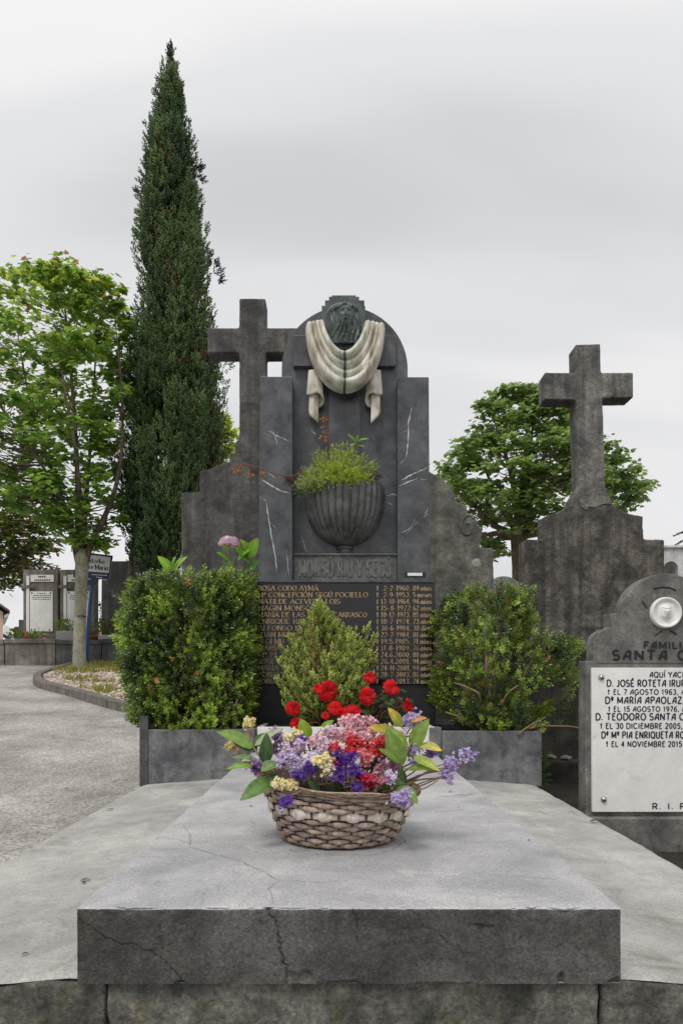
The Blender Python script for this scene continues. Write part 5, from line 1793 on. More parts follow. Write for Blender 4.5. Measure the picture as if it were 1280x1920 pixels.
broadleaf('evergreen_tree', 'dark glossy evergreen with brownish leaves reaching in from the left edge', (lx, DE, zb_), limbs, cl, 0.17, 22, 0.26, mag_col, M['bark'], 6, tmpl=LEAF, lmat='glossy_leaf', droop=0.3, flat=0.7)

# large tree behind the right-hand crosses
DT = 17.0
zb_ = gz(4, DT)
bx_ = XZ(975, 0, DT)[0]
limbs = [([Vector((bx_ + 0.05, DT, zb_ - 0.1)), P(976, 1120, DT), P(974, 1060, DT), P(972, 1010, DT), P(978, 985, DT)], [0.24, 0.21, 0.19, 0.2, 0.15])]
for tgt, mid in (((900, 860, 0.3), (940, 950)), ((1000, 770, 0.4), (990, 880)), ((1060, 850, -0.5), (1020, 930)), ((1150, 920, 0.2), (1050, 960)), ((930, 800, -0.8), (960, 900)),
                 ((850, 900, 0.2), (920, 980)), ((1000, 730, -0.6), (985, 850)), ((880, 1010, -0.5), (930, 1000)), ((1060, 770, 0.9), (1010, 880)), ((1180, 940, -0.6), (1080, 985)), ((985, 860, -1.6), (975, 940)), ((900, 1040, 0.6), (930, 1012))):
    limbs.append(([P(974, 1005, DT), P(*mid, DT + tgt[2] * 0.4), P(tgt[0], tgt[1], DT + tgt[2])], [0.1, 0.065, 0.012]))
rows = [(722, 985, 1010), (745, 915, 1030), (775, 885, 1062), (800, 884, 1070), (822, 895, 1075), (845, 835, 1120), (870, 830, 1165), (890, 822, 1180), (915, 830, 1200), (940, 850, 1208), (958, 868, 1165), (985, 880, 1100), (1020, 895, 1040), (1050, 905, 945)]
cl = envelope_clusters(500, rows, DT, 0.85, 21, shell=0.5)
cl = cl[[mnoise.noise((c_[0] * 0.8, c_[1] * 0.8, c_[2] * 1.1)) > -0.22 for c_ in cl]]
cl = cl[~((cl[:, 2] < EYE + (VY - 1005) * DT / FPX) & (cl[:, 0] > XZ(945, 0, DT)[0]))]


def tree_col(pos, ci, r_):
    n = len(pos)
    k = r_.uniform(0, 1, ci.max() + 1)[ci] * 0.65 + r_.uniform(0, 1, n) * 0.35
    return colmix(srgb(70, 98, 50), srgb(142, 168, 88), k)


broadleaf('spreading_tree', 'broad green tree with layered crown behind the massive right cross', (bx_, DT, zb_), limbs, cl, 0.135, 34, 0.33, tree_col, M['bark'], 8, droop=0.25, flat=0.34, twig_r=0.016)

# yellow-green tree far behind, glimpsed between cypress and left cross
DT2 = 24.0
zb_ = gz(-4, DT2)
bx_ = XZ(405, 0, DT2)[0]
limbs = [([Vector((bx_, DT2, zb_ - 0.1)), P(405, 1050, DT2), P(405, 950, DT2)], [0.2, 0.17, 0.14])]
for px, py, dd in ((425, 820, 0), (390, 800, 0.5), (380, 860, -0.5), (428, 880, 0.3), (405, 780, 0)):
    limbs.append(([P(405, 955, DT2), P((px + 405) / 2, (py + 930) / 2, DT2), P(px, py, DT2 + dd)], [0.08, 0.05, 0.012]))
rows = [(770, 395, 415), (800, 370, 432), (840, 360, 440), (880, 365, 436), (930, 380, 425)]
cl = envelope_clusters(130, rows, DT2, 0.9, 31, shell=0.3)
broadleaf('distant_tree', 'small yellow-green tree glimpsed between the cypress and the left cross', (bx_, DT2, zb_), limbs, cl, 0.16, 22, 0.3,
          lambda pos, ci, r_: colmix(srgb(120, 150, 44), srgb(176, 188, 76), r_.uniform(0, 1, len(pos))), M['bark'], 12)

# palm at the far right edge
DPm = 15.0
px_ = XZ(1345, 0, DPm)[0]
zb_ = gz(7, DPm)
pt = thing('palm_tree', 'palm whose dark frond tips reach in at the right edge', 'tree', (px_, DPm, zb_))
top = P(1345, 1000, DPm)
mk('trunk', *tube_vf([(px_, DPm, zb_ - 0.1), (px_ + 0.03, DPm, (zb_ + top.z) / 2), tuple(top)], [0.2, 0.16, 0.15], 12), M['bark'], pt, smooth=True)
for k in range(18):
    a = k / 18 * 2 * math.pi + random.uniform(-0.1, 0.1)
    el_ = random.uniform(-0.1, 0.9)
    ln = 0.95
    if k == 9: a, el_ = math.pi, 0.12
    if k == 8: a, el_ = math.pi - 0.25, -0.1
    dirh = Vector((math.cos(a), math.sin(a), 0))
    pts = [top + dirh * (ln * t * math.cos(el_)) + Vector((0, 0, ln * (t * math.sin(el_) - 0.45 * t * t))) for t in np.linspace(0, 1, 8)]
    pr = [tube_vf(pts, [0.012 * (1 - i / 9) for i in range(8)], 4)]
    for i in range(1, 8):
        sd = dirh.cross(Vector((0, 0, 1)))
        for s in (-1, 1):
            for q in range(2):
                b_ = pts[i].lerp(pts[i - 1], q * 0.5)
                tip = b_ + (sd * s * 0.6 + dirh * 0.8 + Vector((0, 0, -0.25))).normalized() * 0.32 * (1.1 - i / 9)
                wv = dirh * 0.016
                pr.append(([b_ - wv, b_ + wv, b_.lerp(tip, 0.5) + wv * 0.8 + Vector((0, 0, 0.02)), tip], [(0, 1, 2), (0, 2, 3)]))
    v, f = join(pr)
    mk('frond', v, f, M['needle'], pt, cols=np.tile([srgb(52, 62, 36)], (len(v), 1)))

# ------------------------------------------------------------------ cypress
DCy = 12.6
zb_ = gz(-3, DCy)
cyx = XZ(318, 0, DCy)[0]
cy = thing('cypress_tree', 'tall dark columnar cypress rising behind the left cross', 'tree', (cyx, DCy, zb_))
axis = [(1230, 300), (1080, 308), (900, 322), (640, 326), (430, 322), (240, 322), (150, 324), (72, 320)]
mk('trunk', *tube_vf([P(b, a, DCy) if i else Vector((cyx, DCy, zb_ - 0.1)) for i, (a, b) in enumerate(axis)], [0.16, 0.12, 0.08, 0.06, 0.045, 0.03, 0.016, 0.008], 10), M['bark'], cy, smooth=True)
mk('side_stem', *tube_vf([Vector((XZ(238, 0, DCy)[0], DCy - 0.2, zb_ - 0.1)), P(240, 1120, DCy - 0.2), P(247, 1040, DCy - 0.2), P(262, 950, DCy - 0.1)], [0.06, 0.05, 0.04, 0.02], 8), M['bark'], cy, smooth=True)
env = np.array([(72, 319, 322), (100, 314, 328), (160, 305, 345), (240, 284, 356), (290, 276, 366), (340, 266, 374), (430, 262, 380), (520, 258, 404), (640, 240, 414), (760, 234, 418), (900, 232, 420), (1000, 228, 408), (1050, 230, 372), (1085, 240, 340)], float)
r_ = np.random.default_rng(44)
pos, dirs, cols, scl = [], [], [], []
npl = 0
cent = []
while npl < 560:
    py = r_.uniform(152, 1082)
    a, b = np.interp(py, env[:, 0], env[:, 1]), np.interp(py, env[:, 0], env[:, 2])
    if r_.uniform() > (b - a) / 185 + 0.12: continue
    c, h = (a + b) / 2, (b - a) / 2
    th = r_.uniform(0, 2 * math.pi)
    core = npl % 4 == 0
    rr = r_.uniform(0.1, 0.5) if core else r_.uniform(0.66, 1.0)
    px = c + max(h - 22, 1) * rr * math.cos(th)
    dy = h * rr * math.sin(th) * DCy / FPX
    # gaps: thin patches, mainly in the left flank
    if mnoise.noise((px * 0.02, py * 0.012, dy * 1.5)) < -0.24: continue
    npl += 1
    base_ = np.array(P(px, py, DCy)) + np.array([0, dy, 0])
    up = np.array([math.cos(th) * 0.13, math.sin(th) * 0.13, 1.0]) + r_.normal(0, 0.08, 3)
    up /= np.linalg.norm(up)
    hl = r_.uniform(0.5, 1.05) * (0.25 + 0.75 * min(1, h / 75))
    wd = hl * r_.uniform(0.17, 0.25)
    m_ = 86
    t = r_.uniform(-0.25, 1, m_)
    ang = r_.uniform(0, 2 * np.pi, m_)
    rad_ = wd * np.sqrt(np.clip(1 - ((t - 0.25) / 0.78) ** 2, 0.02, 1)) * r_.uniform(0.75, 1.05, m_)
    side = np.stack([np.cos(ang), np.sin(ang), np.zeros(m_)], 1)
    pos.append(base_ + up * (t * hl)[:, None] + side * rad_[:, None])
    dirs.append(up * 1.0 + side * 0.42 + r_.normal(0, 0.2, (m_, 3)))
    kc_ = r_.uniform(0, 1) ** 1.2
    cc = colmix(srgb(46, 70, 44), srgb(116, 140, 82), np.clip(0.75 * kc_ + 0.15 * r_.uniform(0, 1, m_) + 0.14 * t, 0, 1))
    brn = r_.uniform(0, 1, m_) < (0.35 if r_.uniform() < 0.06 else 0.015)
    cols.append(np.where(brn[:, None], np.array(srgb(104, 78, 52))[None], cc))
    scl.append(r_.uniform(0.06, 0.105, m_) * (0.55 + 0.45 * min(1, h / 70)))
# loose side shoots and the tip
for px, py, dx, dz in ((283, 318, -0.5, 0.8), (372, 318, 0.6, 0.6), (262, 360, -0.5, 0.6), (407, 500, 0.25, 1), (411, 520, 0.5, 0.7), (320, 106, -0.05, 1), (321, 116, 0, 1), (319, 102, -0.1, 1), (322, 124, 0.1, 1), (320, 136, 0.1, 1), (324, 146, 0.1, 1), (304, 160, -0.3, 1), (290, 232, -0.2, 1), (262, 440, -0.7, 0.6), (264, 410, -0.7, 0.6), (374, 330, 0.7, 0.4)):
    m_ = 14
    pos.append(np.array(P(px, py, DCy)) + r_.normal(0, 0.045, (m_, 3)) * np.array([0.6, 0.8, 1.6]))
    dirs.append(np.array([dx, 0, dz]) + r_.normal(0, 0.25, (m_, 3)))
    cols.append(np.tile([srgb(52, 66, 40)], (m_, 1)))
    scl.append(r_.uniform(0.06, 0.11, m_))
pos = np.concatenate(pos); dirs = np.concatenate(dirs); cols = np.concatenate(cols); scl = np.concatenate(scl)
sp6, tc6 = spray_template(6, 0.7, 0.2, 3)
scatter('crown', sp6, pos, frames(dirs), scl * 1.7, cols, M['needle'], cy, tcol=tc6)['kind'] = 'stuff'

# ------------------------------------------------------------------ bushes in the planters
def bush_shell(n, rows, D, hd, seed, shell=0.72, inner=0.3):
    """positions and outward directions through a bush with silhouette rows (py, left, right)"""
    r_ = np.random.default_rng(seed)
    rows = np.array(rows, float)
    P_, N_ = [], []
    ymin, ymax = rows[0, 0], rows[-1, 0]
    ym = (ymin + ymax) / 2
    while len(P_) < n:
        py = r_.uniform(ymin, ymax)
        a, b = np.interp(py, rows[:, 0], rows[:, 1]), np.interp(py, rows[:, 0], rows[:, 2])
        c, h = (a + b) / 2, max((b - a) / 2, 1)
        th = r_.uniform(0, 2 * math.pi)
        rr = r_.uniform(shell, 1.0) if r_.uniform() > inner else r_.uniform(0.2, shell)
        se = 0.62   # squarish cross-section
        cx_ = math.copysign(abs(math.cos(th)) ** se, math.cos(th)); sy_ = math.copysign(abs(math.sin(th)) ** se, math.sin(th))
        px = c + h * rr * cx_
        dy = hd * rr * sy_
        p = P(px, py, D)
        top_ = max(0, 1 - (py - ymin) / 30)
        P_.append((p.x, p.y + dy, p.z))
        N_.append((cx_ * rr, sy_ * rr, 0.25 + 1.1 * top_ + 0.25 * (ym - py) / (ymax - ymin)))
    return np.array(P_), np.array(N_)


def bush(name, label, rows, D, hd, n, seed, colA, colB, extra=None, stems=(), group=None, size=0.062, tips=(), inner=0.3, gap=None, redk=0.02, cat='bush', loc=None, sink=0.03):
    r_ = np.random.default_rng(seed)
    t_ = thing(name, label, cat, loc, group)
    pos, nr = bush_shell(n, rows, D, hd, seed, inner=inner)
    if gap is not None:
        keep = np.array([mnoise.noise((p[0] * 4.6, p[1] * 4.6, p[2] * 4.6 + seed)) > gap for p in pos])
        pos, nr = pos[keep], nr[keep]
    n = len(pos)
    k = np.array([0.5 + 0.9 * mnoise.noise((p[0] * 7, p[1] * 7, p[2] * 7)) for p in pos])
    k = np.clip(0.75 * k + 0.5 * r_.uniform(0, 1, n) - 0.12, 0, 1) ** 1.4
    c = colmix(colA, colB, k)
    rd = r_.uniform(0, 1, n) < redk
    c = np.where(rd[:, None], colmix(srgb(140, 96, 58), srgb(176, 132, 80), r_.uniform(0, 1, n)), c)
    d = nr + np.array([0, 0, 0.45]) + r_.normal(0, 0.36, (n, 3))
    var = [sprig_template(5, 1.0, 0.40, 0.95, s) for s in (1, 2, 3)]
    w_ = r_.integers(0, 3, n)
    for q in range(3):
        m_ = w_ == q
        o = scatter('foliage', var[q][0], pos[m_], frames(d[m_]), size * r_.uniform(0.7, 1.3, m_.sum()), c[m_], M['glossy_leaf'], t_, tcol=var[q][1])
        o['kind'] = 'stuff'
    for pts, rad_ in stems:
        cv = curve_pts(pts, 5)
        mk('stem', *tube_vf(cv, list(np.interp(np.linspace(0, 1, len(cv)), [0, 1], rad_)), 7), M['twig'], t_, smooth=True)
    return t_


DH_ = 4.2
def st(base, *pp, D=DH_):
    return [Vector(base)] + [P(a, b, D + d) for a, b, d in pp]


zs = zt - 0.045
hb_ = lambda px, d=0.0: (XZ(px, 0, DH_)[0], DH_ + d, zs)
stems = []
for i in range(12):
    r_ = random.Random(i + 60)
    bx_ = r_.uniform(300, 450)
    tx = min(max(bx_ + r_.uniform(-70, 50), 245), 470)
    stems.append((st(hb_(bx_, r_.uniform(-0.12, 0.1)), ((bx_ + tx) / 2 + r_.uniform(-15, 15), 1290, r_.uniform(-0.15, 0.1)), (tx, r_.uniform(1110, 1200), r_.uniform(-0.2, 0.1))), (0.012, 0.004)))
stems += [(st(hb_(400), (405, 1345, -0.22), (432, 1342, -0.24), (446, 1310, -0.25)), (0.009, 0.004)), (st(hb_(380), (388, 1320, -0.25), (410, 1260, -0.26)), (0.008, 0.004))]
rows = [(1090, 310, 472), (1096, 278, 474), (1106, 258, 476), (1124, 246, 478), (1180, 236, 478), (1240, 238, 478), (1290, 248, 476), (1325, 256, 472), (1352, 256, 462), (1366, 290, 440)]
bush('box_hedge', 'dense dark green box hedge clipped square above the left planter', rows, DH_, 0.29, 9800, 71, srgb(30, 50, 18), srgb(146, 174, 62), stems=stems, loc=(XZ(365, 0, DH_)[0], DH_, zs), redk=0.010, size=0.05)

stems = []
zs2 = zt2 - 0.045
for pts, rad_ in ([((905, 1340, 0), (912, 1270, -0.24), (908, 1220, -0.26), (897, 1205, -0.26)), (0.014, 0.006)], [((912, 1270, -0.24), (925, 1232, -0.25), (935, 1205, -0.22)), (0.01, 0.004)],
                  [((930, 1340, 0), (945, 1310, -0.25), (970, 1285, -0.26)), (0.008, 0.004)], [((890, 1340, 0), (900, 1310, -0.24), (878, 1290, -0.25), (850, 1280, -0.2)), (0.008, 0.004)],
                  [((960, 1350, 0), (990, 1366, -0.28), (1015, 1362, -0.24), (1062, 1362, -0.2), (1085, 1365, -0.2)), (0.009, 0.004)], [((950, 1350, -0.1), (968, 1378, -0.3), (990, 1362, -0.3), (1022, 1345, -0.28)), (0.007, 0.003)],
                  [((900, 1345, 0), (870, 1240, -0.2), (860, 1200, -0.2)), (0.01, 0.004)], [((940, 1345, 0), (985, 1260, -0.1), (1030, 1200, 0)), (0.012, 0.004)], [((920, 1345, 0), (930, 1200, 0), (940, 1140, 0)), (0.014, 0.004)], [((890, 1345, 0), (860, 1180, 0), (850, 1150, 0)), (0.012, 0.004)],
                  [((900, 1350, -0.1), (860, 1345, -0.26), (835, 1335, -0.26)), (0.006, 0.003)]):
    p0 = pts[0]
    if p0[2] in (0, -0.1):
        b0 = (XZ(p0[0], 0, DH_)[0], DH_ + p0[2], zs2)
        stems.append((st(b0, *pts[1:]), rad_))
    else:
        stems.append(([P(a, b, DH_ + d) for a, b, d in pts], rad_))
rows = [(1112, 890, 940), (1120, 855, 985), (1130, 840, 1000), (1160, 822, 1012), (1190, 815, 1030), (1215, 818, 1075), (1245, 822, 1082), (1270, 816, 1068), (1300, 812, 1058), (1330, 818, 1052), (1352, 845, 1030), (1366, 890, 985)]
bush('round_bush', 'loose round green bush with bare twigs above the right planter', rows, DH_, 0.29, 5200, 77, srgb(34, 56, 20), srgb(152, 178, 66), stems=stems, loc=(XZ(915, 0, DH_)[0], DH_, zs2), inner=0.25, gap=-0.10, redk=0.02, size=0.05)

# ------------------------------------------------------------------ big leaves
def blade_vf(base, tip, width, nrm, curl=0.12, fold=0.18, nu=9, nv=5, shape=1.0):
    base, tip, nrm = Vector(base), Vector(tip), Vector(nrm)
    ax = tip - base
    ln = ax.length
    ax.normalize()
    nrm = (nrm - ax * nrm.dot(ax)).normalized()
    sd = ax.cross(nrm)
    V = []
    for i in range(nu):
        t = i / (nu - 1)
        wd = width / 2 * (math.sin(math.pi * min(1, t ** (0.75 * shape))) ** 0.8) + 0.0004
        for j in range(nv):
            s = 2 * j / (nv - 1) - 1
            V.append(base + ax * (ln * t) + sd * (wd * s) + nrm * (curl * ln * math.sin(math.pi * t) * 0.8 - fold * wd * (1 - abs(s)) + 0.02 * width * math.sin(t * 9 + s * 3)))
    return [tuple(v) for v in V], [tuple(q) for q in grid_faces(nu, nv)]


def big_leaf(name, b, tp, wpx, D0, D1, col, parent, seed=0, colt=None, curl=0.12, nrm=None):
    r = random.Random(seed)
    a_, t_ = P(b[0], b[1], D0), P(tp[0], tp[1], D1)
    n_ = Vector(nrm) if nrm else Vector((r.uniform(-0.35, 0.35), -0.75, 0.65))
    v, f = blade_vf(a_, t_, wpx * (D0 + D1) / 2 / FPX, n_, curl)
    c = []
    for i in range(9):
        for j in range(5):
            k = np.array(col) if colt is None else np.array(col) * (1 - (i / 8) ** 1.5) + np.array(colt) * (i / 8) ** 1.5
            if j == 2: k = k * 1.25 + 0.01
            c.append(k)
    o = mk(name, v, f, M['big_leaf'], parent, smooth=True, cols=np.array(c))
    return o


# hydrangea behind the hedge
DHy = 4.66
hyd = thing('hydrangea', 'pink hydrangea head with broad leaves behind the box hedge', 'plant', (XZ(440, 0, DHy)[0], DHy, gz(-0.6, DHy)))
sb = Vector((XZ(440, 0, DHy)[0], DHy, gz(-0.6, DHy)))
hub = P(436, 1100, DHy)
for tx, ty in ((430, 1018), (462, 1045), (318, 1075), (450, 1070)):
    mk('stem', *tube_vf(curve_pts([sb + Vector((0, 0, -0.02)), hub + Vector(((tx - 436) * 0.0012, 0, -0.1)), P(tx, ty, DHy)], 6), 0.006, 6), M['green_stem'], hyd, smooth=True)
r_ = np.random.default_rng(5)
pet4 = []
for k in range(4):
    a = k * math.pi / 2
    v = [(0, 0, 0), (0.55 * math.cos(a - 0.55), 0.55 * math.sin(a - 0.55), 0.1), (1.0 * math.cos(a), 1.0 * math.sin(a), 0.05), (0.55 * math.cos(a + 0.55), 0.55 * math.sin(a + 0.55), 0.1)]
    pet4.append((v, [(0, 1, 2), (0, 2, 3)]))
pv, pf = join(pet4)
n = 120
dd = r_.normal(0, 1, (n, 3)); dd /= np.linalg.norm(dd, axis=1, keepdims=True)
dd[:, 2] = np.abs(dd[:, 2]) * 0.9 - 0.25
hc = np.array(P(430, 1017, DHy))
pos = hc + dd * np.array([0.07, 0.07, 0.055]) * r_.uniform(0.85, 1.05, (n, 1))
scatter('flower_head', (np.array(pv), np.array(pf)), pos, frames(dd), r_.uniform(0.014, 0.021, n), colmix(srgb(196, 156, 180), srgb(232, 206, 218), r_.uniform(0, 1, n)), M['petal'], hyd)['kind'] = 'stuff'
G1, G2, G3 = srgb(96, 142, 42), srgb(126, 168, 54), srgb(70, 116, 36)
for i, (b, tp, wd, c) in enumerate([((466, 1046), (484, 1008), 24, G2), ((462, 1044), (440, 1022), 20, G1), ((470, 1056), (448, 1036), 16, G1), ((430, 1050), (405, 1035), 12, G1), ((436, 1062), (414, 1052), 12, G3), ((434, 1030), (412, 1022), 12, G2),
                                    ((470, 1070), (486, 1050), 16, G3), ((440, 1075), (428, 1052), 9, G2), ((455, 1072), (483, 1066), 14, G3), ((445, 1050), (470, 1030), 14, G2), ((470, 1040), (450, 1010), 16, G2)]):
    big_leaf('leaf', b, tp, wd, DHy, DHy - 0.04, c, hyd, i)
for i, (b, tp, wd, c) in enumerate([((322, 1072), (295, 1042), 20, G2), ((324, 1072), (352, 1043), 20, G2), ((323, 1072), (330, 1042), 12, G1), ((318, 1075), (302, 1068), 8, G3)]):
    big_leaf('leaf', b, tp, wd, DHy, DHy - 0.04, c, hyd, i + 30)

# ------------------------------------------------------------------ white marble flower trough at the head of the slab
DTr = 3.945
xl_, zl_ = XZ(482, 1414, DTr); xr_, zt_r = XZ(815, 1363, DTr)
tr = thing('marble_trough', 'white marble trough with dark letters at the head of the slab', 'planter', ((xl_ + xr_) / 2, DTr + 0.15, ZB))
box('front_panel', xl_, xr_, DTr, DTr + 0.03, zl(0.5) - 0.02, zt_r, M['white_marble'], tr, bev=0.003)
box('side_panel', xl_, xl_ + 0.03, DTr + 0.0305, DTr + 0.36, zl(0.5) - 0.02, zt_r - 0.002, M['white_marble'], tr, bev=0.003)
box('side_panel', xr_ - 0.03, xr_, DTr + 0.0305, DTr + 0.36, zl(0.5) - 0.02, zt_r - 0.002, M['white_marble'], tr, bev=0.003)
box('planting_soil', xl_ + 0.031, xr_ - 0.031, DTr + 0.031, DTr + 0.36, zl(0.5) - 0.02, zt_r - 0.012, M['soil'], tr, bev=0.0)
lettering('lettering', 'CLA', XZ(518, 0, DTr)[0], XZ(543, 0, DTr)[0], XZ(0, 1388, DTr)[1], 10 * DTr / FPX, DTr - 0.001, M['black_paint'], tr, style='sans', thick=0.14, space=0.2)

# dwarf conifer in the trough
DK = 4.14
zk = zt_r - 0.03
dk = thing('dwarf_conifer', 'yellow-green dwarf conifer covering part of the gilt names', 'shrub', (XZ(608, 0, DK)[0], DK, zk))
kb = Vector((XZ(608, 0, DK)[0], DK, zk))
mk('trunk', *tube_vf([kb, P(606, 1280, DK), P(602, 1190, DK), P(599, 1135, DK)], [0.018, 0.015, 0.01, 0.004], 8), M['twig'], dk, smooth=True)
r_ = np.random.default_rng(23)
pos, dirs, cols = [], [], []
spr = []
tops_ = [(599, 1128, 0), (585, 1160, -0.05), (617, 1160, -0.04), (560, 1205, -0.06), (632, 1195, 0.02), (545, 1195, 0.03), (655, 1185, -0.05), (668, 1185, 0.04), (690, 1178, -0.03), (702, 1196, 0.03), (530, 1215, 0.02), (525, 1240, -0.05), (696, 1225, -0.08), (540, 1255, -0.14), (570, 1245, -0.16), (610, 1230, -0.17), (645, 1240, -0.17), (675, 1245, -0.14), (590, 1200, -0.12), (628, 1215, -0.13),
         (520, 1275, 0), (532, 1300, -0.1), (560, 1300, -0.18), (600, 1290, -0.2), (640, 1300, -0.2), (680, 1290, -0.14), (698, 1265, 0), (604, 1150, 0.06), (580, 1190, 0.1), (640, 1190, 0.1), (535, 1325, -0.05), (690, 1320, -0.05), (575, 1225, -0.1), (660, 1215, -0.08), (550, 1230, 0.1), (700, 1240, 0.1), (552, 1275, -0.17), (622, 1265, -0.2), (662, 1275, -0.18), (585, 1265, -0.19)]
for i, (tx, ty, d) in enumerate(tops_):
    tp = P(tx, ty, DK + d)
    b0 = P(606, min(1355, ty + 130), DK)
    if i > 0:
        mk('branch', *tube_vf(curve_pts([b0, b0.lerp(tp, 0.5) + Vector(((tx - 606) * 0.0005, 0, -0.015)), tp], 4), 0.0035, 5), M['twig'], dk)
    m_ = 80
    t = r_.uniform(0.25, 1.0, m_)
    cen = np.array(b0)[None] * (1 - t[:, None]) + np.array(tp)[None] * t[:, None] + np.array([0, 0, -0.03]) * np.sin(t * 3.1)[:, None]
    sd = r_.normal(0, 1, (m_, 3)); sd /= np.linalg.norm(sd, axis=1, keepdims=True)
    pos.append(cen + sd * (0.044 * (1.2 - t))[:, None])
    dirs.append(np.array([(tx - 606) * 0.004, d * 1.2, 1.0]) + sd * (0.75 - 0.35 * t[:, None]))
    c = colmix(srgb(112, 134, 56), srgb(196, 206, 112), np.clip(t * 0.6 + r_.uniform(-0.1, 0.5, m_), 0, 1))
    if i in (0, 2, 14, 1, 18): 
        q = r_.uniform(0, 1, m_) < 0.4
        c = np.where(q[:, None], colmix(srgb(168, 140, 84), srgb(190, 168, 110), r_.uniform(0, 1, m_)), c)
    cols.append(c)
crow = [(1140, 592, 610), (1160, 580, 622), (1190, 552, 660), (1215, 536, 690), (1260, 530, 696), (1320, 534, 694), (1352, 548, 686)]
cp_, cn_ = bush_shell(1500, crow, DK, 0.2, 8, shell=0.5, inner=0.35)
cp_[:, 1] = np.clip(cp_[:, 1], DK - 0.22, DG - 0.03)
pos.append(cp_); dirs.append(cn_ * 0.55 + np.array([0, 0, 0.9]) + r_.normal(0, 0.2, cn_.shape))
cols.append(colmix(srgb(104, 128, 52), srgb(190, 200, 106), r_.uniform(0, 1, len(cp_))))
spk, tck = spray_template(12, 0.75, 0.17, 8)
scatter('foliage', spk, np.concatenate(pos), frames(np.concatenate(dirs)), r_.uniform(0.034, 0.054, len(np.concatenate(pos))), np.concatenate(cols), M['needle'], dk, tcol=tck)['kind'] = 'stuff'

# red busy lizzie in the trough
DI = 4.02
imp = thing('red_impatiens', 'red flowering plant with dark leaves in the white trough', 'plant', (XZ(655, 0, DI + 0.05)[0], DI + 0.05, zk))
ib = Vector((XZ(655, 0, DI + 0.05)[0], DI + 0.05, zk))
r_ = np.random.default_rng(99)
fl = [(693, 1270, 10), (733, 1289, 14), (614, 1296, 18), (597, 1291, 9), (688, 1305, 15), (764, 1322, 12), (629, 1328, 13), (657, 1337, 17), (549, 1328, 12), (556, 1357, 11), (610, 1342, 7)]
RED = srgb(206, 12, 22)
for i, (fx, fy, fr_) in enumerate(fl):
    rr = random.Random(i)
    Df = DI - 0.10 + rr.uniform(-0.02, 0.02)
    c = P(fx, fy, Df)
    mk('flower_stalk', *tube_vf(curve_pts([ib + Vector(((fx - 655) * 0.0015, 0, 0.0)), ib.lerp(c, 0.6) + Vector((0, 0.01, 0.02)), c], 5), 0.003, 5), M['dry_stem'], imp)
    face = Vector((rr.uniform(-0.4, 0.4), -1, rr.uniform(-0.1, 0.6))).normalized()
    if fx == 764: face = Vector((0.85, -0.6, 0.1)).normalized()
    u = face.cross(Vector((0, 0, 1))).normalized(); w_ = u.cross(face)
    v, f = lathe_vf([(0.001, -0.004), (0.003, -0.002), (0.0035, 0.002)], (0, 0, 0), 8)
    fo = mk('flower', [tuple(c + u * a + w_ * b - face * q) for a, b, q in v], f, M['petal'], imp, cols=np.tile([srgb(120, 10, 20)], (len(v), 1)))
    R_ = 1.3 * fr_ * Df / FPX
    a0 = rr.uniform(0, 1.2)
    for k in range(5):
        a = a0 + k * 2 * math.pi / 5
        dr = u * math.cos(a) + w_ * math.sin(a)
        sd = -u * math.sin(a) + w_ * math.cos(a)
        V = []
        tl = rr.uniform(-0.3, 0.3)
        for ii in range(6):
            t = ii / 5
            wd = R_ * 0.46 * math.sin(math.pi * (0.12 + 0.70 * t)) ** 0.8 * (1 if t < 0.95 else 0.85)
            for jj in range(5):
                s = 2 * jj / 4 - 1
                rad_ = R_ * (0.04 + 0.98 * t - (0.20 * (1 - abs(s)) + 0.12 * s * s) * t ** 3)
                V.append(tuple(c + dr * rad_ + sd * (wd * s) + face * (0.001 * k + R_ * ((0.30 + tl) * t - 0.42 * t ** 3 + 0.10 * math.sin(s * 4 + k * 2)))))
        mk('petal', V, grid_faces(6, 5), M['petal'], fo, smooth=True, cols=np.tile([np.array(RED) * rr.uniform(0.6, 1.15)], (30, 1)))
n = 150
lp = np.stack([r_.uniform(548, 768, n), np.clip(r_.normal(1328, 24, n), 1290, 1366)], 1)
pos = np.array([P(a, b, DI + r_.uniform(-0.07, 0.14)) for a, b in lp])
dn = np.stack([(lp[:, 0] - 655) * 0.006, np.full(n, -0.4), r_.uniform(-0.2, 0.5, n)], 1) + r_.normal(0, 0.4, (n, 3))
rot = leaf_frames(np.stack([r_.normal(0, 0.4, n), np.full(n, -0.6), np.ones(n)], 1), dn)
scatter('leaves', LEAF, pos, rot, r_.uniform(0.04, 0.075, n) * 1.1, colmix(srgb(34, 52, 26), srgb(70, 88, 38), r_.uniform(0, 1, n)) * np.where(r_.uniform(0, 1, (n, 1)) < 0.15, np.array([[1.6, 0.6, 0.8]]), 1.0), M['glossy_leaf'], imp)['kind'] = 'stuff'
for k in range(10):
    tx, ty = random.uniform(560, 760), random.uniform(1295, 1335)
    mk('stem', *tube_vf(curve_pts([ib + Vector(((tx - 655) * 0.002, 0, 0)), P(tx, ty, DI)], 5), 0.0035, 5), M['dry_stem'], imp)

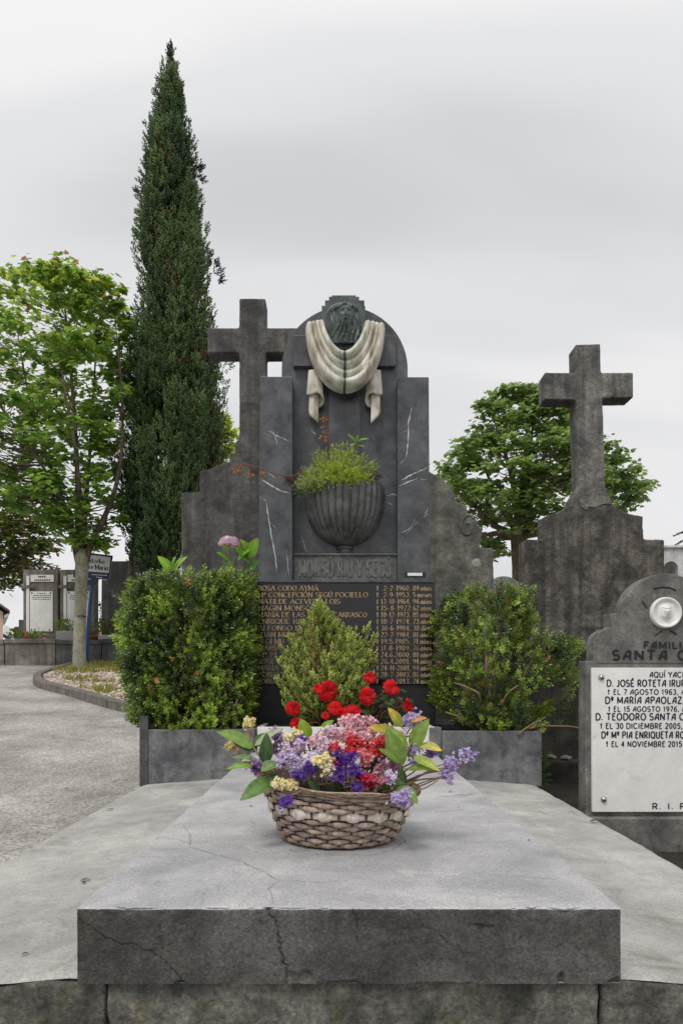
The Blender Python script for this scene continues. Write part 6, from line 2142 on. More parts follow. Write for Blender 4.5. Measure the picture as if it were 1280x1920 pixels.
# ------------------------------------------------------------------ fern and dry stalks in the wall bowl
DFn = 4.44
zf_ = zr - 0.045
fern = thing('asparagus_fern', 'bright feathery green fern filling the fluted wall bowl', 'fern', (XZ(640, 0, DFn)[0], DFn, zf_))
fb = Vector((XZ(640, 0, DFn)[0], DFn, zf_))
r_ = np.random.default_rng(61)
needle = spray_template(16, 1.15, 0.075, 12)
pos, dirs, cols = [], [], []
tips = [(640, 838, 0), (620, 845, -0.06), (660, 848, -0.05), (600, 850, 0.02), (680, 858, 0), (610, 868, -0.1), (650, 862, -0.12), (672, 872, -0.1), (590, 880, -0.06), (694, 872, 0), (630, 880, -0.16), (655, 885, -0.16), (608, 890, -0.14), (678, 890, -0.12), (640, 860, -0.08), (592, 852, 0.04), (700, 880, 0.02), (645, 900, -0.2), (620, 902, -0.18), (668, 902, -0.17), (690, 898, -0.1), (628, 850, -0.04), (652, 842, -0.02), (596, 866, 0), (636, 870, -0.14), (664, 884, -0.15), (618, 878, -0.14)]
left_t = [(560, 905, -0.1), (570, 893, -0.08), (582, 886, -0.06), (558, 918, -0.1), (572, 905, -0.14), (590, 900, -0.14), (578, 915, -0.14), (600, 910, -0.16), (566, 884, -0.03)]
for i, (tx, ty, d) in enumerate(tips + left_t):
    tp = P(tx, ty, DFn + d)
    lft = i >= len(tips)
    b0 = fb + Vector(((tx - 640) * 0.0012, d * 0.6, 0.0))
    mk('frond_stem', *tube_vf(curve_pts([b0, b0.lerp(tp, 0.5) + Vector((0, 0, 0.02)), tp], 5), 0.0014, 4), M['green_stem'], fern)
    m_ = 70
    t = r_.uniform(0.3, 1.0, m_)
    cen = np.array(b0)[None] * (1 - t[:, None]) + np.array(tp)[None] * t[:, None] + np.array([0, 0, 0.02]) * np.sin(t * 3.1)[:, None]
    sd = r_.normal(0, 1, (m_, 3))
    pos.append(cen + sd * 0.017)
    dirs.append(np.array([(tx - 640) * 0.01, d * 2, 0.7]) + sd * 0.5)
    cA, cB = (srgb(140, 164, 84), srgb(206, 218, 146)) if lft else (srgb(142, 172, 58), srgb(208, 222, 106))
    cols.append(colmix(cA, cB, np.clip(t - 0.2 + r_.uniform(-0.2, 0.3, m_), 0, 1)))
# dark green low tufts and a brown dead frond right
for tx, ty, d, cA in ((556, 924, -0.1, srgb(66, 92, 30)), (566, 926, -0.12, srgb(72, 98, 34)), (580, 922, -0.13, srgb(66, 92, 30)), (700, 896, -0.04, srgb(116, 76, 54)), (708, 892, -0.03, srgb(120, 74, 50)), (694, 900, -0.06, srgb(106, 74, 54)), (540, 897, -0.06, srgb(122, 72, 56)), (548, 900, -0.07, srgb(110, 70, 54))):
    m_ = 16
    pos.append(np.array(P(tx, ty, DFn + d)) + r_.normal(0, 0.012, (m_, 3)))
    dirs.append(np.array([(tx - 640) * 0.012, -0.2, 0.25]) + r_.normal(0, 0.4, (m_, 3)))
    cols.append(np.tile([cA], (m_, 1)) * r_.uniform(0.8, 1.2, (m_, 1)))
pos = np.concatenate(pos)
scatter('foliage', needle[0], pos, frames(np.concatenate(dirs)), r_.uniform(0.018, 0.032, len(pos)), np.concatenate(cols), M['leaf'], fern, tcol=needle[1])['kind'] = 'stuff'
# broad-leaved seedling rising from the bowl
sd_ = thing('seedling', 'small light green seedling above the fern against the dark panel', 'plant', (XZ(664, 0, DFn)[0], DFn + 0.03, zf_))
s0 = Vector((XZ(664, 0, DFn)[0], DFn + 0.03, zf_))
stt = P(667, 826, DFn + 0.03)
mk('stem', *tube_vf(curve_pts([s0, s0.lerp(stt, 0.5) + Vector((0.006, 0, 0)), stt], 5), 0.002, 5), M['green_stem'], sd_)
for i, (b, tp, wd) in enumerate([((668, 828), (692, 823), 7), ((666, 828), (650, 814), 7), ((667, 827), (671, 813), 6), ((668, 832), (655, 836), 7), ((669, 836), (684, 838), 7), ((668, 834), (662, 822), 5), ((690, 874), (702, 876), 7), ((689, 872), (700, 864), 6)]):
    big_leaf('leaf', b, tp, wd, DFn + 0.03, DFn - 0.0, srgb(120, 158, 66), sd_, i + 50)
# dry reddish stalks with withered flowers
def dry_stalk(label, pts, heads, D):
    t_ = thing('dry_stalk', label, 'stalk', (XZ(pts[0][0], 0, D)[0], D, zf_), 'withered stalks in the wall bowl')
    c = [Vector((XZ(pts[0][0], 0, D)[0], D, zf_))] + [P(a, b, D + d) for a, b, d in pts[1:]]
    cv = curve_pts(c, 6)
    mk('stem', *tube_vf(cv, list(np.linspace(0.004, 0.002, len(cv))), 6), M['dry_stem'], t_, smooth=True)
    for i, (hx_, hy_, hr, d) in enumerate(heads):
        rr = np.random.default_rng(i + int(hx_))
        m_ = 16
        dd_ = rr.normal(0, 1, (m_, 3)); dd_ /= np.linalg.norm(dd_, axis=1, keepdims=True)
        k = hr * D / FPX
        p_ = np.array(P(hx_, hy_, D + d)) + dd_ * k * 0.25
        scatter('withered_flower', LEAF, p_, frames(dd_ + np.array([0, 0, -0.4])), rr.uniform(0.7, 1.2, m_) * k, colmix(srgb(132, 78, 48), srgb(196, 156, 106), rr.uniform(0, 1, m_)), M['petal'], t_)


dry_stalk('upright withered reddish stalk with brown flowers above the bowl', [(622, 905, 0), (620, 850, 0.02), (616, 820, 0.03), (613, 780, 0.03)], [(607, 785, 7, 0.02), (606, 800, 5, 0.03), (604, 820, 7, 0.02), (612, 822, 6, 0.02), (609, 808, 4, 0.03)], DFn)
dry_stalk('long withered reddish stalk arching left across the left pillar', [(600, 908, 0), (570, 890, -0.12), (540, 893, -0.16), (500, 883, -0.18), (470, 872, -0.18), (450, 872, -0.18), (440, 880, -0.18)], [(442, 881, 6, -0.18), (452, 874, 5, -0.18), (470, 890, 6, -0.18), (493, 889, 6, -0.18), (466, 880, 3, -0.18)], DFn)

# ------------------------------------------------------------------ wicker basket on the slab
BX, BY = XZ(635, 0, 1.885)[0], 1.885
HBK = 0.150
zb0 = ZT + 0.0022
bas = thing('wicker_basket', 'round brown wicker basket on the slab', 'basket', (BX, BY, zb0))


def brad(t):
    return 0.143 + 0.064 * t ** 0.85


def btilt(x):
    return -0.018 * (x - BX) / 0.2


V, F = [], []
nseg = 64
pr = [(brad(t) - 0.006, t * HBK) for t in np.linspace(0.02, 0.97, 10)]
V, F = lathe_vf(pr, (BX, BY, zb0), nseg)
V = [(x, y, z + btilt(x) * (z - zb0) / HBK) for x, y, z in V]
mk('lining', V, F, M['wicker_dark'], bas, smooth=True)
V, F = lathe_vf([(0.001, 0.001), (0.138, 0.001), (0.145, 0.004), (0.138, 0.008), (0.001, 0.008)], (BX, BY, zb0), nseg)
mk('bottom', V, F, M['wicker_dark'], bas, smooth=True)
NP = 17          # bulges per round
rr_ = np.random.default_rng(17)
# (t centre, half height, tone) of every woven round
WB, WG, WW = np.array(srgb(168, 149, 135)), np.array(srgb(148, 133, 122)), np.array(srgb(206, 197, 185))
rounds = []
tcur = 0.03
for hh, tone in ((0.0055, WB), (0.0058, WB), (0.006, WG), (0.0058, WB), (0.006, WG), (0.006, WB), (0.0118, WW), (0.006, WB), (0.006, WB), (0.0052, WG), (0.005, WG), (0.0048, WG)):
    rounds.append((tcur + hh / HBK, hh, tone))
    tcur += 2 * hh / HBK * 0.97
nth = NP * 14
for ri, (t0, hh, tone) in enumerate(rounds):
    ph = (ri % 2) * math.pi
    V, C = [], []
    bc_ = [tone * rr_.uniform(0.72, 1.2) * np.array([1, rr_.uniform(0.96, 1.03), rr_.uniform(0.92, 1.05)]) for _ in range(NP + 1)]
    wob_ = rr_.uniform(0, 6.28)
    for i in range(nth):
        a = 2 * math.pi * i / nth
        s = math.sin(NP * a + ph)
        bulge = max(0.0, s)
        hk = hh * (0.80 + 0.42 * bulge ** 0.6) * (1 + 0.08 * math.sin(a * 5 + wob_))
        r0 = brad(t0) + 0.0045 * s + 0.001
        zc_ = zb0 + t0 * HBK + 0.0012 * math.sin(a * 3 + wob_)
        for q in range(6):
            b = 2 * math.pi * q / 6
            rr = r0 + 0.003 * math.cos(b)
            V.append((BX + rr * math.cos(a), BY + rr * math.sin(a), zc_ + hk * math.sin(b) + btilt(BX + rr * math.cos(a)) * t0))
            C.append(bc_[int(((NP * a + ph) / (2 * math.pi)) % NP)] * 1.0)
    F = []
    for i in range(nth):
        for q in range(6):
            F.append((i * 6 + q, ((i + 1) % nth) * 6 + q, ((i + 1) % nth) * 6 + (q + 1) % 6, i * 6 + (q + 1) % 6))
    mk('woven_round', V, F, M['wicker'], bas, smooth=True, cols=np.clip(np.array(C), 0, 1))
# upright stakes
for k in range(NP * 2):
    a = (k + 0.5) * math.pi / NP
    pts = []
    for t in np.linspace(0.02, 0.98, 6):
        r0 = brad(t)
        pts.append((BX + r0 * math.cos(a), BY + r0 * math.sin(a), zb0 + t * HBK + btilt(BX + r0 * math.cos(a)) * t))
    mk('stake', *tube_vf(pts, 0.0032, 5), M['wicker_dark'], bas, smooth=True)
# rim: a bundle of thin willow rods
for q in range(7):
    pts = []
    a1 = rr_.uniform(0, 6.28)
    for i in range(97):
        a = 2 * math.pi * i / 96
        r0 = brad(0.97) + 0.004 + 0.0045 * math.cos(q * 0.9 + 3 * a + a1)
        zc_ = zb0 + HBK * 0.95 + 0.008 * math.sin(q * 0.9 + 2 * a + a1) + 0.003 * math.sin(5 * a + q)
        x = BX + r0 * math.cos(a)
        pts.append((x, BY + r0 * math.sin(a), zc_ + btilt(x)))
    v, f = tube_vf(pts, 0.0026, 6, cap=False)
    c = np.array([srgb(138, 116, 100), srgb(164, 142, 122), srgb(118, 98, 84)][q % 3])
    mk('rim_rod', v, f, M['wicker'], bas, smooth=True, cols=np.tile([c], (len(v), 1)))
# bottom rim rod
v, f = tube_vf([(BX + 0.1465 * math.cos(a), BY + 0.1465 * math.sin(a), zb0 + 0.006) for a in np.linspace(0, 2 * math.pi, 81)], 0.0042, 6, cap=False)
mk('bottom_rod', v, f, M['wicker'], bas, smooth=True, cols=np.tile([srgb(134, 110, 80)], (len(v), 1)))
V, F = lathe_vf([(0.001, 0.135), (0.08, 0.138), (0.15, 0.128), (brad(0.85) - 0.008, 0.118)], (BX, BY, zb0), 40)
mk('moss_filling', [(x, y, z + btilt(x) + 0.004 * mnoise.noise((x * 60, y * 60, 0))) for x, y, z in V], F, M['moss'], bas, smooth=True)
ZM = zb0 + 0.132

# ------------------------------------------------------------------ dried and cut flowers in the basket
pet5 = []
for k in range(5):
    a = k * 2 * math.pi / 5
    pet5.append(([(0, 0, 0), (0.5 * math.cos(a - 0.5), 0.5 * math.sin(a - 0.5), 0.42), (1.0 * math.cos(a), 1.0 * math.sin(a), 0.62), (0.5 * math.cos(a + 0.5), 0.5 * math.sin(a + 0.5), 0.42)], [(0, 1, 2), (0, 2, 3)]))
pet5.append(([(0.16, 0, -0.75), (-0.08, 0.14, -0.75), (-0.08, -0.14, -0.75), (0.3, 0, 0.15), (-0.15, 0.26, 0.15), (-0.15, -0.26, 0.15)], [(0, 1, 4), (0, 4, 3), (1, 2, 5), (1, 5, 4), (2, 0, 3), (2, 3, 5)]))
FV, FF = join(pet5)
FLOR = (np.array(FV), np.array(FF))
FT = np.array([0.8, 1.08, 1.15, 1.08] * 5 + [0.62] * 6)

PUR, PUR2 = srgb(92, 52, 148), srgb(136, 94, 188)
LAV, LAV2 = srgb(174, 150, 204), srgb(222, 208, 236)
PNK, PNK2 = srgb(222, 160, 176), srgb(246, 222, 226)
COR, COR2 = srgb(206, 52, 62), srgb(232, 104, 104)
CRI, CRI2 = srgb(182, 30, 58), srgb(216, 76, 100)
YEL, YEL2 = srgb(232, 220, 160), srgb(250, 244, 208)
PLW, PLW2 = srgb(218, 202, 224), srgb(244, 238, 246)
MAU, MAU2 = srgb(146, 92, 130), srgb(184, 140, 170)

# label, (px, py, D), (rx, ry) pixel spread, count, colours, stem root px
sprays = [
    ('pink statice dome', 'large pale pink flower dome at the top centre of the basket', (662, 1368, 1.83), (50, 22), 250, PNK, PNK2, 640),
    ('x', 'white-pink flower spike beside the pink dome, upper left of centre', (604, 1372, 1.83), (16, 22), 70, PLW, PNK2, 620),
    ('x', 'coral red flower cluster just below the pink dome', (645, 1398, 1.79), (36, 15), 120, COR, COR2, 640),
    ('x', 'coral red flower cluster right of centre beside the yellowish leaf', (708, 1402, 1.80), (24, 18), 90, COR, COR2, 680),
    ('x', 'crimson flower cluster low right of the purple centre', (689, 1452, 1.74), (20, 17), 90, CRI, CRI2, 680),
    ('x', 'small crimson flower tuft between yellow and purple clusters', (632, 1432, 1.77), (12, 14), 34, CRI, CRI2, 632),
    ('x', 'wide pale lilac flower cluster left of centre', (560, 1412, 1.79), (42, 18), 150, PLW, LAV2, 570),
    ('x', 'lilac-white flower cluster low at the left of the basket', (545, 1432, 1.76), (24, 12), 70, LAV, PLW2, 560),
    ('x', 'violet flower tuft left of the tall cream cluster', (575, 1437, 1.735), (15, 9), 40, PUR, PUR2, 585),
    ('x', 'violet flower plume in the very centre of the basket', (648, 1418, 1.735), (15, 16), 46, PUR, PUR2, 650),
    ('x', 'violet flower tuft right below the central plume', (660, 1442, 1.72), (11, 11), 30, PUR, PUR2, 655),
    ('x', 'small violet tuft left below the central plume', (632, 1452, 1.715), (11, 11), 34, PUR, PUR2, 636),
    ('x', 'tiny violet tuft low right of centre near the rim', (668, 1476, 1.70), (8, 8), 22, PUR, PUR2, 665),
    ('x', 'violet tuft among pink flowers at the upper left', (566, 1388, 1.84), (11, 9), 28, PUR, PUR2, 580),
    ('x', 'tiny violet tuft hanging over the basket rim at the left', (533, 1500, 1.672), (5.5, 10), 22, PUR, PUR2, 560),
    ('x', 'violet tuft beside the low yellow cluster at the left', (558, 1457, 1.72), (9, 8), 22, PUR, PUR2, 560),
    ('x', 'tall cream yellow flower cluster left of the violet plume', (606, 1440, 1.725), (16, 24), 70, YEL, YEL2, 605),
    ('x', 'low cream yellow flower cluster at the left rim', (531, 1464, 1.71), (20, 12), 52, YEL, YEL2, 545),
    ('x', 'cream yellow flower tuft at the upper left edge', (462, 1353, 1.86), (10, 14), 30, YEL, srgb(226, 214, 168), 520),
    ('x', 'small faded cream tuft low on the left twig', (438, 1396, 1.84), (6, 10), 16, YEL, srgb(200, 176, 130), 520),
    ('x', 'cream flower tuft between leaves at the left', (549, 1378, 1.85), (13, 12), 36, YEL, YEL2, 570),
    ('x', 'mauve faded flower spike at the left behind grey leaves', (514, 1392, 1.83), (10, 24), 56, MAU, LAV, 540),
    ('x', 'mauve flowers low between left leaves and basket', (486, 1432, 1.79), (16, 16), 44, MAU, LAV, 540),
    ('x', 'lavender flower spike beside the right upper leaf', (770, 1352, 1.88), (14, 15), 60, LAV, LAV2, 720),
    ('x', 'lavender flowers between the large leaves at the right', (776, 1412, 1.82), (14, 20), 54, LAV, LAV2, 720),
    ('x', 'lavender flower spike fanning out at the right', (842, 1424, 1.80), (12, 22), 52, LAV, LAV2, 740),
    ('x', 'lavender curl at the outermost right twig', (876, 1420, 1.80), (9, 13), 34, LAV, LAV2, 745),
    ('x', 'small lavender tuft on the low right twig', (838, 1452, 1.78), (9, 9), 26, LAV, LAV2, 740),
    ('x', 'lilac flower cluster hanging over the rim at the right', (746, 1496, 1.692), (19, 17), 84, LAV, LAV2, 720),
    ('x', 'pale lilac tuft above the right rim', (734, 1462, 1.74), (8, 9), 24, PLW, LAV2, 715),
    ('x', 'dull pink flower mass between coral cluster and right leaves', (722, 1430, 1.78), (24, 16), 66, MAU, PNK, 700),
    ('x', 'violet tuft behind the right twigs', (808, 1412, 1.84), (9, 9), 26, PUR, LAV, 735),
    ('x', 'pale pink flowers between lilac cluster and coral flowers', (612, 1404, 1.80), (20, 15), 70, PLW, PNK2, 615),
    ('x', 'pale pink flower mass between cream tuft and pink dome', (585, 1396, 1.82), (26, 16), 110, PNK, PNK2, 600),
    ('x', 'pink flower mass right under the pink dome beside coral flowers', (690, 1385, 1.82), (30, 16), 110, PNK, PNK2, 680),
    ('x', 'white-lilac flower mass low between violet and cream clusters', (590, 1424, 1.76), (22, 12), 80, PLW, PLW2, 600),
    ('x', 'small rose-red cluster among the leaves right of centre', (742, 1404, 1.83), (16, 16), 50, CRI, CRI2, 710),
    ('x', 'faded pink flowers low at the right above the rim', (712, 1470, 1.74), (16, 12), 44, MAU, PNK, 700),
    ('x', 'pale pink flowers filling the back left of the bunch', (545, 1395, 1.86), (24, 14), 80, PNK, PLW2, 580),
    ('x', 'soft pink flowers filling the back right of the bunch', (730, 1376, 1.88), (26, 15), 80, PNK, PNK2, 690),
    ('x', 'pink and coral flowers in the gap right of the coral cluster', (676, 1420, 1.78), (18, 14), 60, COR2, PNK2, 670),
    ('x', 'dull mauve flowers deep in the middle of the basket', (700, 1425, 1.84), (28, 18), 70, MAU, LAV, 690),
]
for si, (_, label, (px, py, D), (rx, ry), cnt, cA, cB, root) in enumerate(sprays):
    r_ = np.random.default_rng(300 + si)
    cen = P(px, py, D)
    k = D / FPX
    rootx = XZ(root, 0, BY - 0.03)[0]
    ry_ = BY - 0.04 - 0.5 * max(0, BY - 0.06 - D)
    base_ = Vector((BX + (rootx - BX) * 0.85, min(ry_, BY + 0.05), ZM - 0.006))
    s_ = thing('flower_spray', label, 'flowers', tuple(base_), 'flower sprays in the wicker basket')
    n_sub = max(3, int(cnt / 11))
    sub = np.stack([r_.uniform(-1, 1, n_sub), r_.uniform(-1, 1, n_sub)], 1)
    sub = sub / np.maximum(1, np.linalg.norm(sub, axis=1, keepdims=True))
    subp = []
    for u, v in sub:
        dome = 0.55 * math.sqrt(max(0, 1 - 0.8 * (u * u + v * v))) * min(rx, ry) * k
        subp.append((cen.x + u * rx * 0.86 * k, cen.y - dome + r_.normal(0, 0.004), cen.z + v * ry * 0.86 * k))
    subp = np.array(subp)
    # stalk and its branches
    low = cen + Vector((0, 0.012, -ry * k * 0.9))
    mid = base_.lerp(low, 0.5) + Vector((0, 0, 0.012))
    parts = [tube_vf(curve_pts([base_, mid, low], 5), [0.0022] * 11, 5)]
    for q in subp:
        parts.append(tube_vf([low, low.lerp(Vector(q), 0.6) + Vector((0, 0.004, -0.002)), Vector(q)], [0.0016, 0.0012, 0.0008], 4, cap=False))
    mk('stalk', *join(parts), M['green_stem'] if si == 9 else M['twig'], s_, smooth=True)
    cnt = int(cnt * 1.5)
    ci = r_.integers(0, n_sub, cnt * 2)
    off = r_.normal(0, 0.0058, (cnt * 2, 3)) * np.array([1.2, 0.8, 1.0])
    pos = subp[ci] + off
    dr = np.stack([(pos[:, 0] - cen.x) / (rx * k) * 0.6, np.full(len(pos), -0.8), 0.55 + (pos[:, 2] - cen.z) / (ry * k) * 0.4], 1) + r_.normal(0, 0.45, (len(pos), 3))
    cols = colmix(cA, cB, np.clip(r_.uniform(0, 1, n_sub)[ci] * 0.5 + r_.uniform(0, 1, len(pos)) * 0.5, 0, 1))
    dull = r_.uniform(0, 1, len(pos)) < 0.12
    cols = np.where(dull[:, None], cols * np.array([[0.55, 0.45, 0.4]]), cols)
    o = scatter('florets', FLOR, pos, frames(dr), r_.uniform(0.0042, 0.0066, len(pos)), cols, M['petal'], s_, tcol=FT)
    o['kind'] = 'stuff'

# large cut leaves on two leafy branches and a few single ones
GA, GB, GC, GD = srgb(92, 122, 62), srgb(120, 148, 72), srgb(70, 98, 58), srgb(138, 164, 78)
YEL_T = srgb(206, 176, 72)
def leafy(label, root, hub, leaves, seed):
    rootx = XZ(root[0], 0, BY)[0]
    b0 = Vector((rootx, root[1], ZM - 0.006))
    t_ = thing('leafy_branch', label, 'branch', tuple(b0), 'leafy branches in the wicker basket')
    hb_ = [P(*h) for h in hub]
    mk('stem', *tube_vf(curve_pts([b0] + hb_, 6), 0.0026, 6), M['twig'], t_, smooth=True)
    for i, (b, tp, wd, D0, D1, c, ct) in enumerate(leaves):
        # leaf stalk from the nearest stem point
        bp_ = P(b[0], b[1], D0)
        h_ = min([b0] + hb_, key=lambda q: (q - bp_).length)
        if (h_ - bp_).length > 0.004:
            mk('leaf_stalk', *tube_vf([h_, h_.lerp(bp_, 0.6) + Vector((0, 0.002, -0.003)), bp_], 0.0013, 5), M['green_stem'], t_)
        big_leaf('leaf', b, tp, wd, D0, D1, c, t_, seed + i, ct, curl=0.10)
    return t_


leafy('leafy branch spreading left with grey-green oval leaves', (545, BY - 0.06), [(520, 1455, 1.80), (497, 1430, 1.80), (476, 1402, 1.81), (462, 1375, 1.84)], [
    ((477, 1400), (406, 1372), 30, 1.81, 1.76, GB, None), ((477, 1398), (532, 1364), 16, 1.81, 1.80, srgb(160, 176, 140), None), ((497, 1432), (500, 1374), 27, 1.80, 1.79, GC, None),
    ((488, 1434), (424, 1442), 18, 1.80, 1.74, GB, None), ((482, 1424), (434, 1420), 15, 1.80, 1.76, srgb(112, 138, 84), None), ((476, 1405), (434, 1391), 20, 1.81, 1.80, GC, None),
    ((520, 1428), (490, 1447), 28, 1.78, 1.72, srgb(108, 134, 84), None), ((513, 1460), (450, 1501), 34, 1.76, 1.69, GA, None), ((478, 1398), (500, 1374), 20, 1.82, 1.81, srgb(88, 116, 66), None),
    ((520, 1452), (505, 1470), 22, 1.76, 1.72, GC, None)], 400)
leafy('leafy branch at the right with upright oval leaves', (705, BY - 0.05), [(742, 1462, 1.79), (752, 1438, 1.79), (764, 1408, 1.80), (775, 1380, 1.82)], [
    ((753, 1438), (724, 1366), 38, 1.79, 1.77, GB, None), ((764, 1400), (730, 1364), 20, 1.80, 1.79, srgb(132, 158, 74), None), ((770, 1404), (804, 1347), 31, 1.81, 1.78, srgb(120, 146, 66), None),
    ((750, 1430), (709, 1404), 20, 1.78, 1.74, srgb(112, 142, 60), None), ((787, 1396), (828, 1408), 21, 1.80, 1.74, srgb(156, 172, 96), YEL_T), ((764, 1441), (824, 1444), 20, 1.79, 1.74, srgb(112, 140, 56), None),
    ((776, 1418), (824, 1446), 20, 1.79, 1.73, GD, srgb(170, 172, 80)), ((745, 1474), (783, 1507), 30, 1.75, 1.69, srgb(104, 138, 64), None), ((752, 1362), (727, 1327), 21, 1.84, 1.82, srgb(122, 146, 52), YEL_T),
    ((742, 1376), (690, 1363), 24, 1.82, 1.80, srgb(126, 144, 50), srgb(186, 158, 50)), ((770, 1352), (800, 1346), 13, 1.86, 1.84, srgb(186, 140, 86), srgb(196, 140, 80)), ((758, 1470), (745, 1430), 16, 1.78, 1.77, GC, None), ((744, 1380), (722, 1358), 12, 1.83, 1.82, GD, None)], 430)
leafy('short leafy sprig with bright leaves behind the cream tuft', (600, BY - 0.02), [(585, 1420, 1.86), (575, 1390, 1.86)], [
    ((578, 1386), (563, 1347), 26, 1.86, 1.85, srgb(128, 156, 50), None), ((600, 1370), (626, 1350), 15, 1.87, 1.86, srgb(122, 150, 52), None), ((528, 1398), (517, 1389), 10, 1.84, 1.82, srgb(142, 150, 40), None), ((540, 1420), (530, 1440), 14, 1.80, 1.78, srgb(116, 136, 96), None)], 460)
leafy('low dark leaves filling the front of the basket', (640, BY - 0.09), [(640, 1478, 1.75), (690, 1470, 1.75), (712, 1462, 1.75), (590, 1472, 1.75)], [
    ((690, 1480), (722, 1462), 30, 1.745, 1.735, srgb(54, 82, 34), None), ((660, 1485), (700, 1492), 24, 1.745, 1.71, srgb(50, 76, 32), None), ((600, 1486), (577, 1466), 20, 1.745, 1.73, srgb(70, 94, 58), None), ((718, 1484), (724, 1440), 14, 1.75, 1.75, srgb(74, 110, 42), None),
    ((575, 1488), (540, 1482), 18, 1.745, 1.715, srgb(48, 70, 34), None), ((640, 1488), (625, 1460), 18, 1.75, 1.74, srgb(60, 84, 40), None), ((700, 1460), (760, 1470), 22, 1.77, 1.75, srgb(62, 92, 40), None), ((620, 1460), (660, 1440), 22, 1.80, 1.80, srgb(56, 80, 40), None),
    ((560, 1450), (600, 1440), 22, 1.80, 1.80, srgb(56, 80, 40), None), ((680, 1440), (720, 1420), 22, 1.82, 1.82, srgb(56, 80, 40), None), ((560, 1440), (530, 1410), 24, 1.83, 1.83, srgb(56, 80, 40), None), ((630, 1420), (600, 1390), 26, 1.85, 1.85, srgb(56, 80, 40), None), ((700, 1410), (740, 1385), 24, 1.86, 1.86, srgb(60, 84, 42), None)], 480)

# bundle of bare twigs leaning out to the right and left
for i, (rt, pts) in enumerate([((712, 0.06), ((745, 1486, 1.80), (790, 1468, 1.80), (838, 1452, 1.79))), ((715, 0.05), ((750, 1480, 1.81), (800, 1448, 1.81), (845, 1436, 1.81))), ((712, 0.04), ((755, 1484, 1.79), (815, 1462, 1.79), (850, 1440, 1.79), (872, 1428, 1.80))),
                               ((710, 0.05), ((748, 1492, 1.79), (795, 1478, 1.78), (822, 1462, 1.78))), ((715, 0.02), ((760, 1470, 1.84), (812, 1440, 1.83), (860, 1424, 1.81))), ((716, 0.03), ((752, 1462, 1.83), (782, 1442, 1.83), (806, 1416, 1.84))),
                               ((560, 0.06), ((515, 1462, 1.80), (488, 1445, 1.80), (470, 1420, 1.81), (464, 1362, 1.85))), ((556, 0.06), ((510, 1450, 1.82), (470, 1420, 1.83), (440, 1400, 1.84))), ((590, 0.10), ((575, 1480, 1.70), (540, 1494, 1.675)))]):
    b0 = Vector((XZ(rt[0], 0, BY)[0], BY - rt[1], ZM - 0.006))
    cv = curve_pts([b0] + [P(*q) for q in pts], 6)
    lab = ['thick bare twig lowest but one in the right-hand bundle', 'bare twig in the middle of the right-hand bundle', 'longest bare twig of the right-hand bundle, ending in the lavender curl', 'lowest bare twig of the right-hand bundle', 'topmost bare twig of the right-hand bundle', 'short steep bare twig behind the right leaves',
           'upright brown twig at the left carrying the cream tuft', 'bare twig pointing left to the faded tuft', 'short bare twig lying across the rim at the left'][i]
    tag(mk('bare_twig', *tube_vf(cv, list(np.linspace(0.0024, 0.0012, len(cv))), 6), M['twig'], None, True, loc=tuple(b0)), lab, 'twig', 'bare twigs in the wicker basket')

# ------------------------------------------------------------------ litter on the slab and ledges
def litter(px, py, ln, ang, z_of, label, col, top=True):
    if top:
        x, y = TOP(px, py); z = ZT + 0.0022
    else:
        D = FPX * 0.59 / (py - VY); x, y = (px - VX) * D / FPX, D; z = zl(x) + 0.004
    d = Vector((math.cos(ang), math.sin(ang), 0))
    b0 = Vector((x, y, z)); v, f = blade_vf(b0, b0 + d * ln, ln * 0.38, (0, 0, 1), 0.18)
    tag(mk('dry_leaf', v, f, M['leaf'], None, True, cols=np.tile([col], (len(v), 1)), loc=(x, y, z)), label, 'leaf', 'withered leaves on the grave')


litter(840, 1486, 0.022, 0.3, None, 'curled dark leaf bit on the slab right of the basket', srgb(62, 62, 50))
litter(468, 1513, 0.018, 0.8, None, 'tiny brown leaf bit on the slab left of the basket', srgb(90, 78, 62))
litter(990, 1577, 0.01, 0.8, None, 'dark speck of leaf near the right slab edge', srgb(50, 46, 40))
litter(200, 1514, 0.035, 0.2, None, 'dark withered leaf on the left ledge edge', srgb(58, 52, 44), False)
litter(150, 1660, 0.03, 0.4, None, 'reddish withered leaf near the front of the left ledge', srgb(106, 76, 58), False)
litter(160, 1665, 0.022, 2.4, None, 'grey withered leaf near the front of the left ledge', srgb(84, 78, 68), False)
litter(1105, 1536, 0.04, 0.2, None, 'dark withered leaf on the right ledge near the plaque', srgb(70, 66, 50), False)
litter(40, 1805, 0.016, 0.2, None, 'dark leaf scrap on the left ledge near the front corner', srgb(58, 50, 44), False)

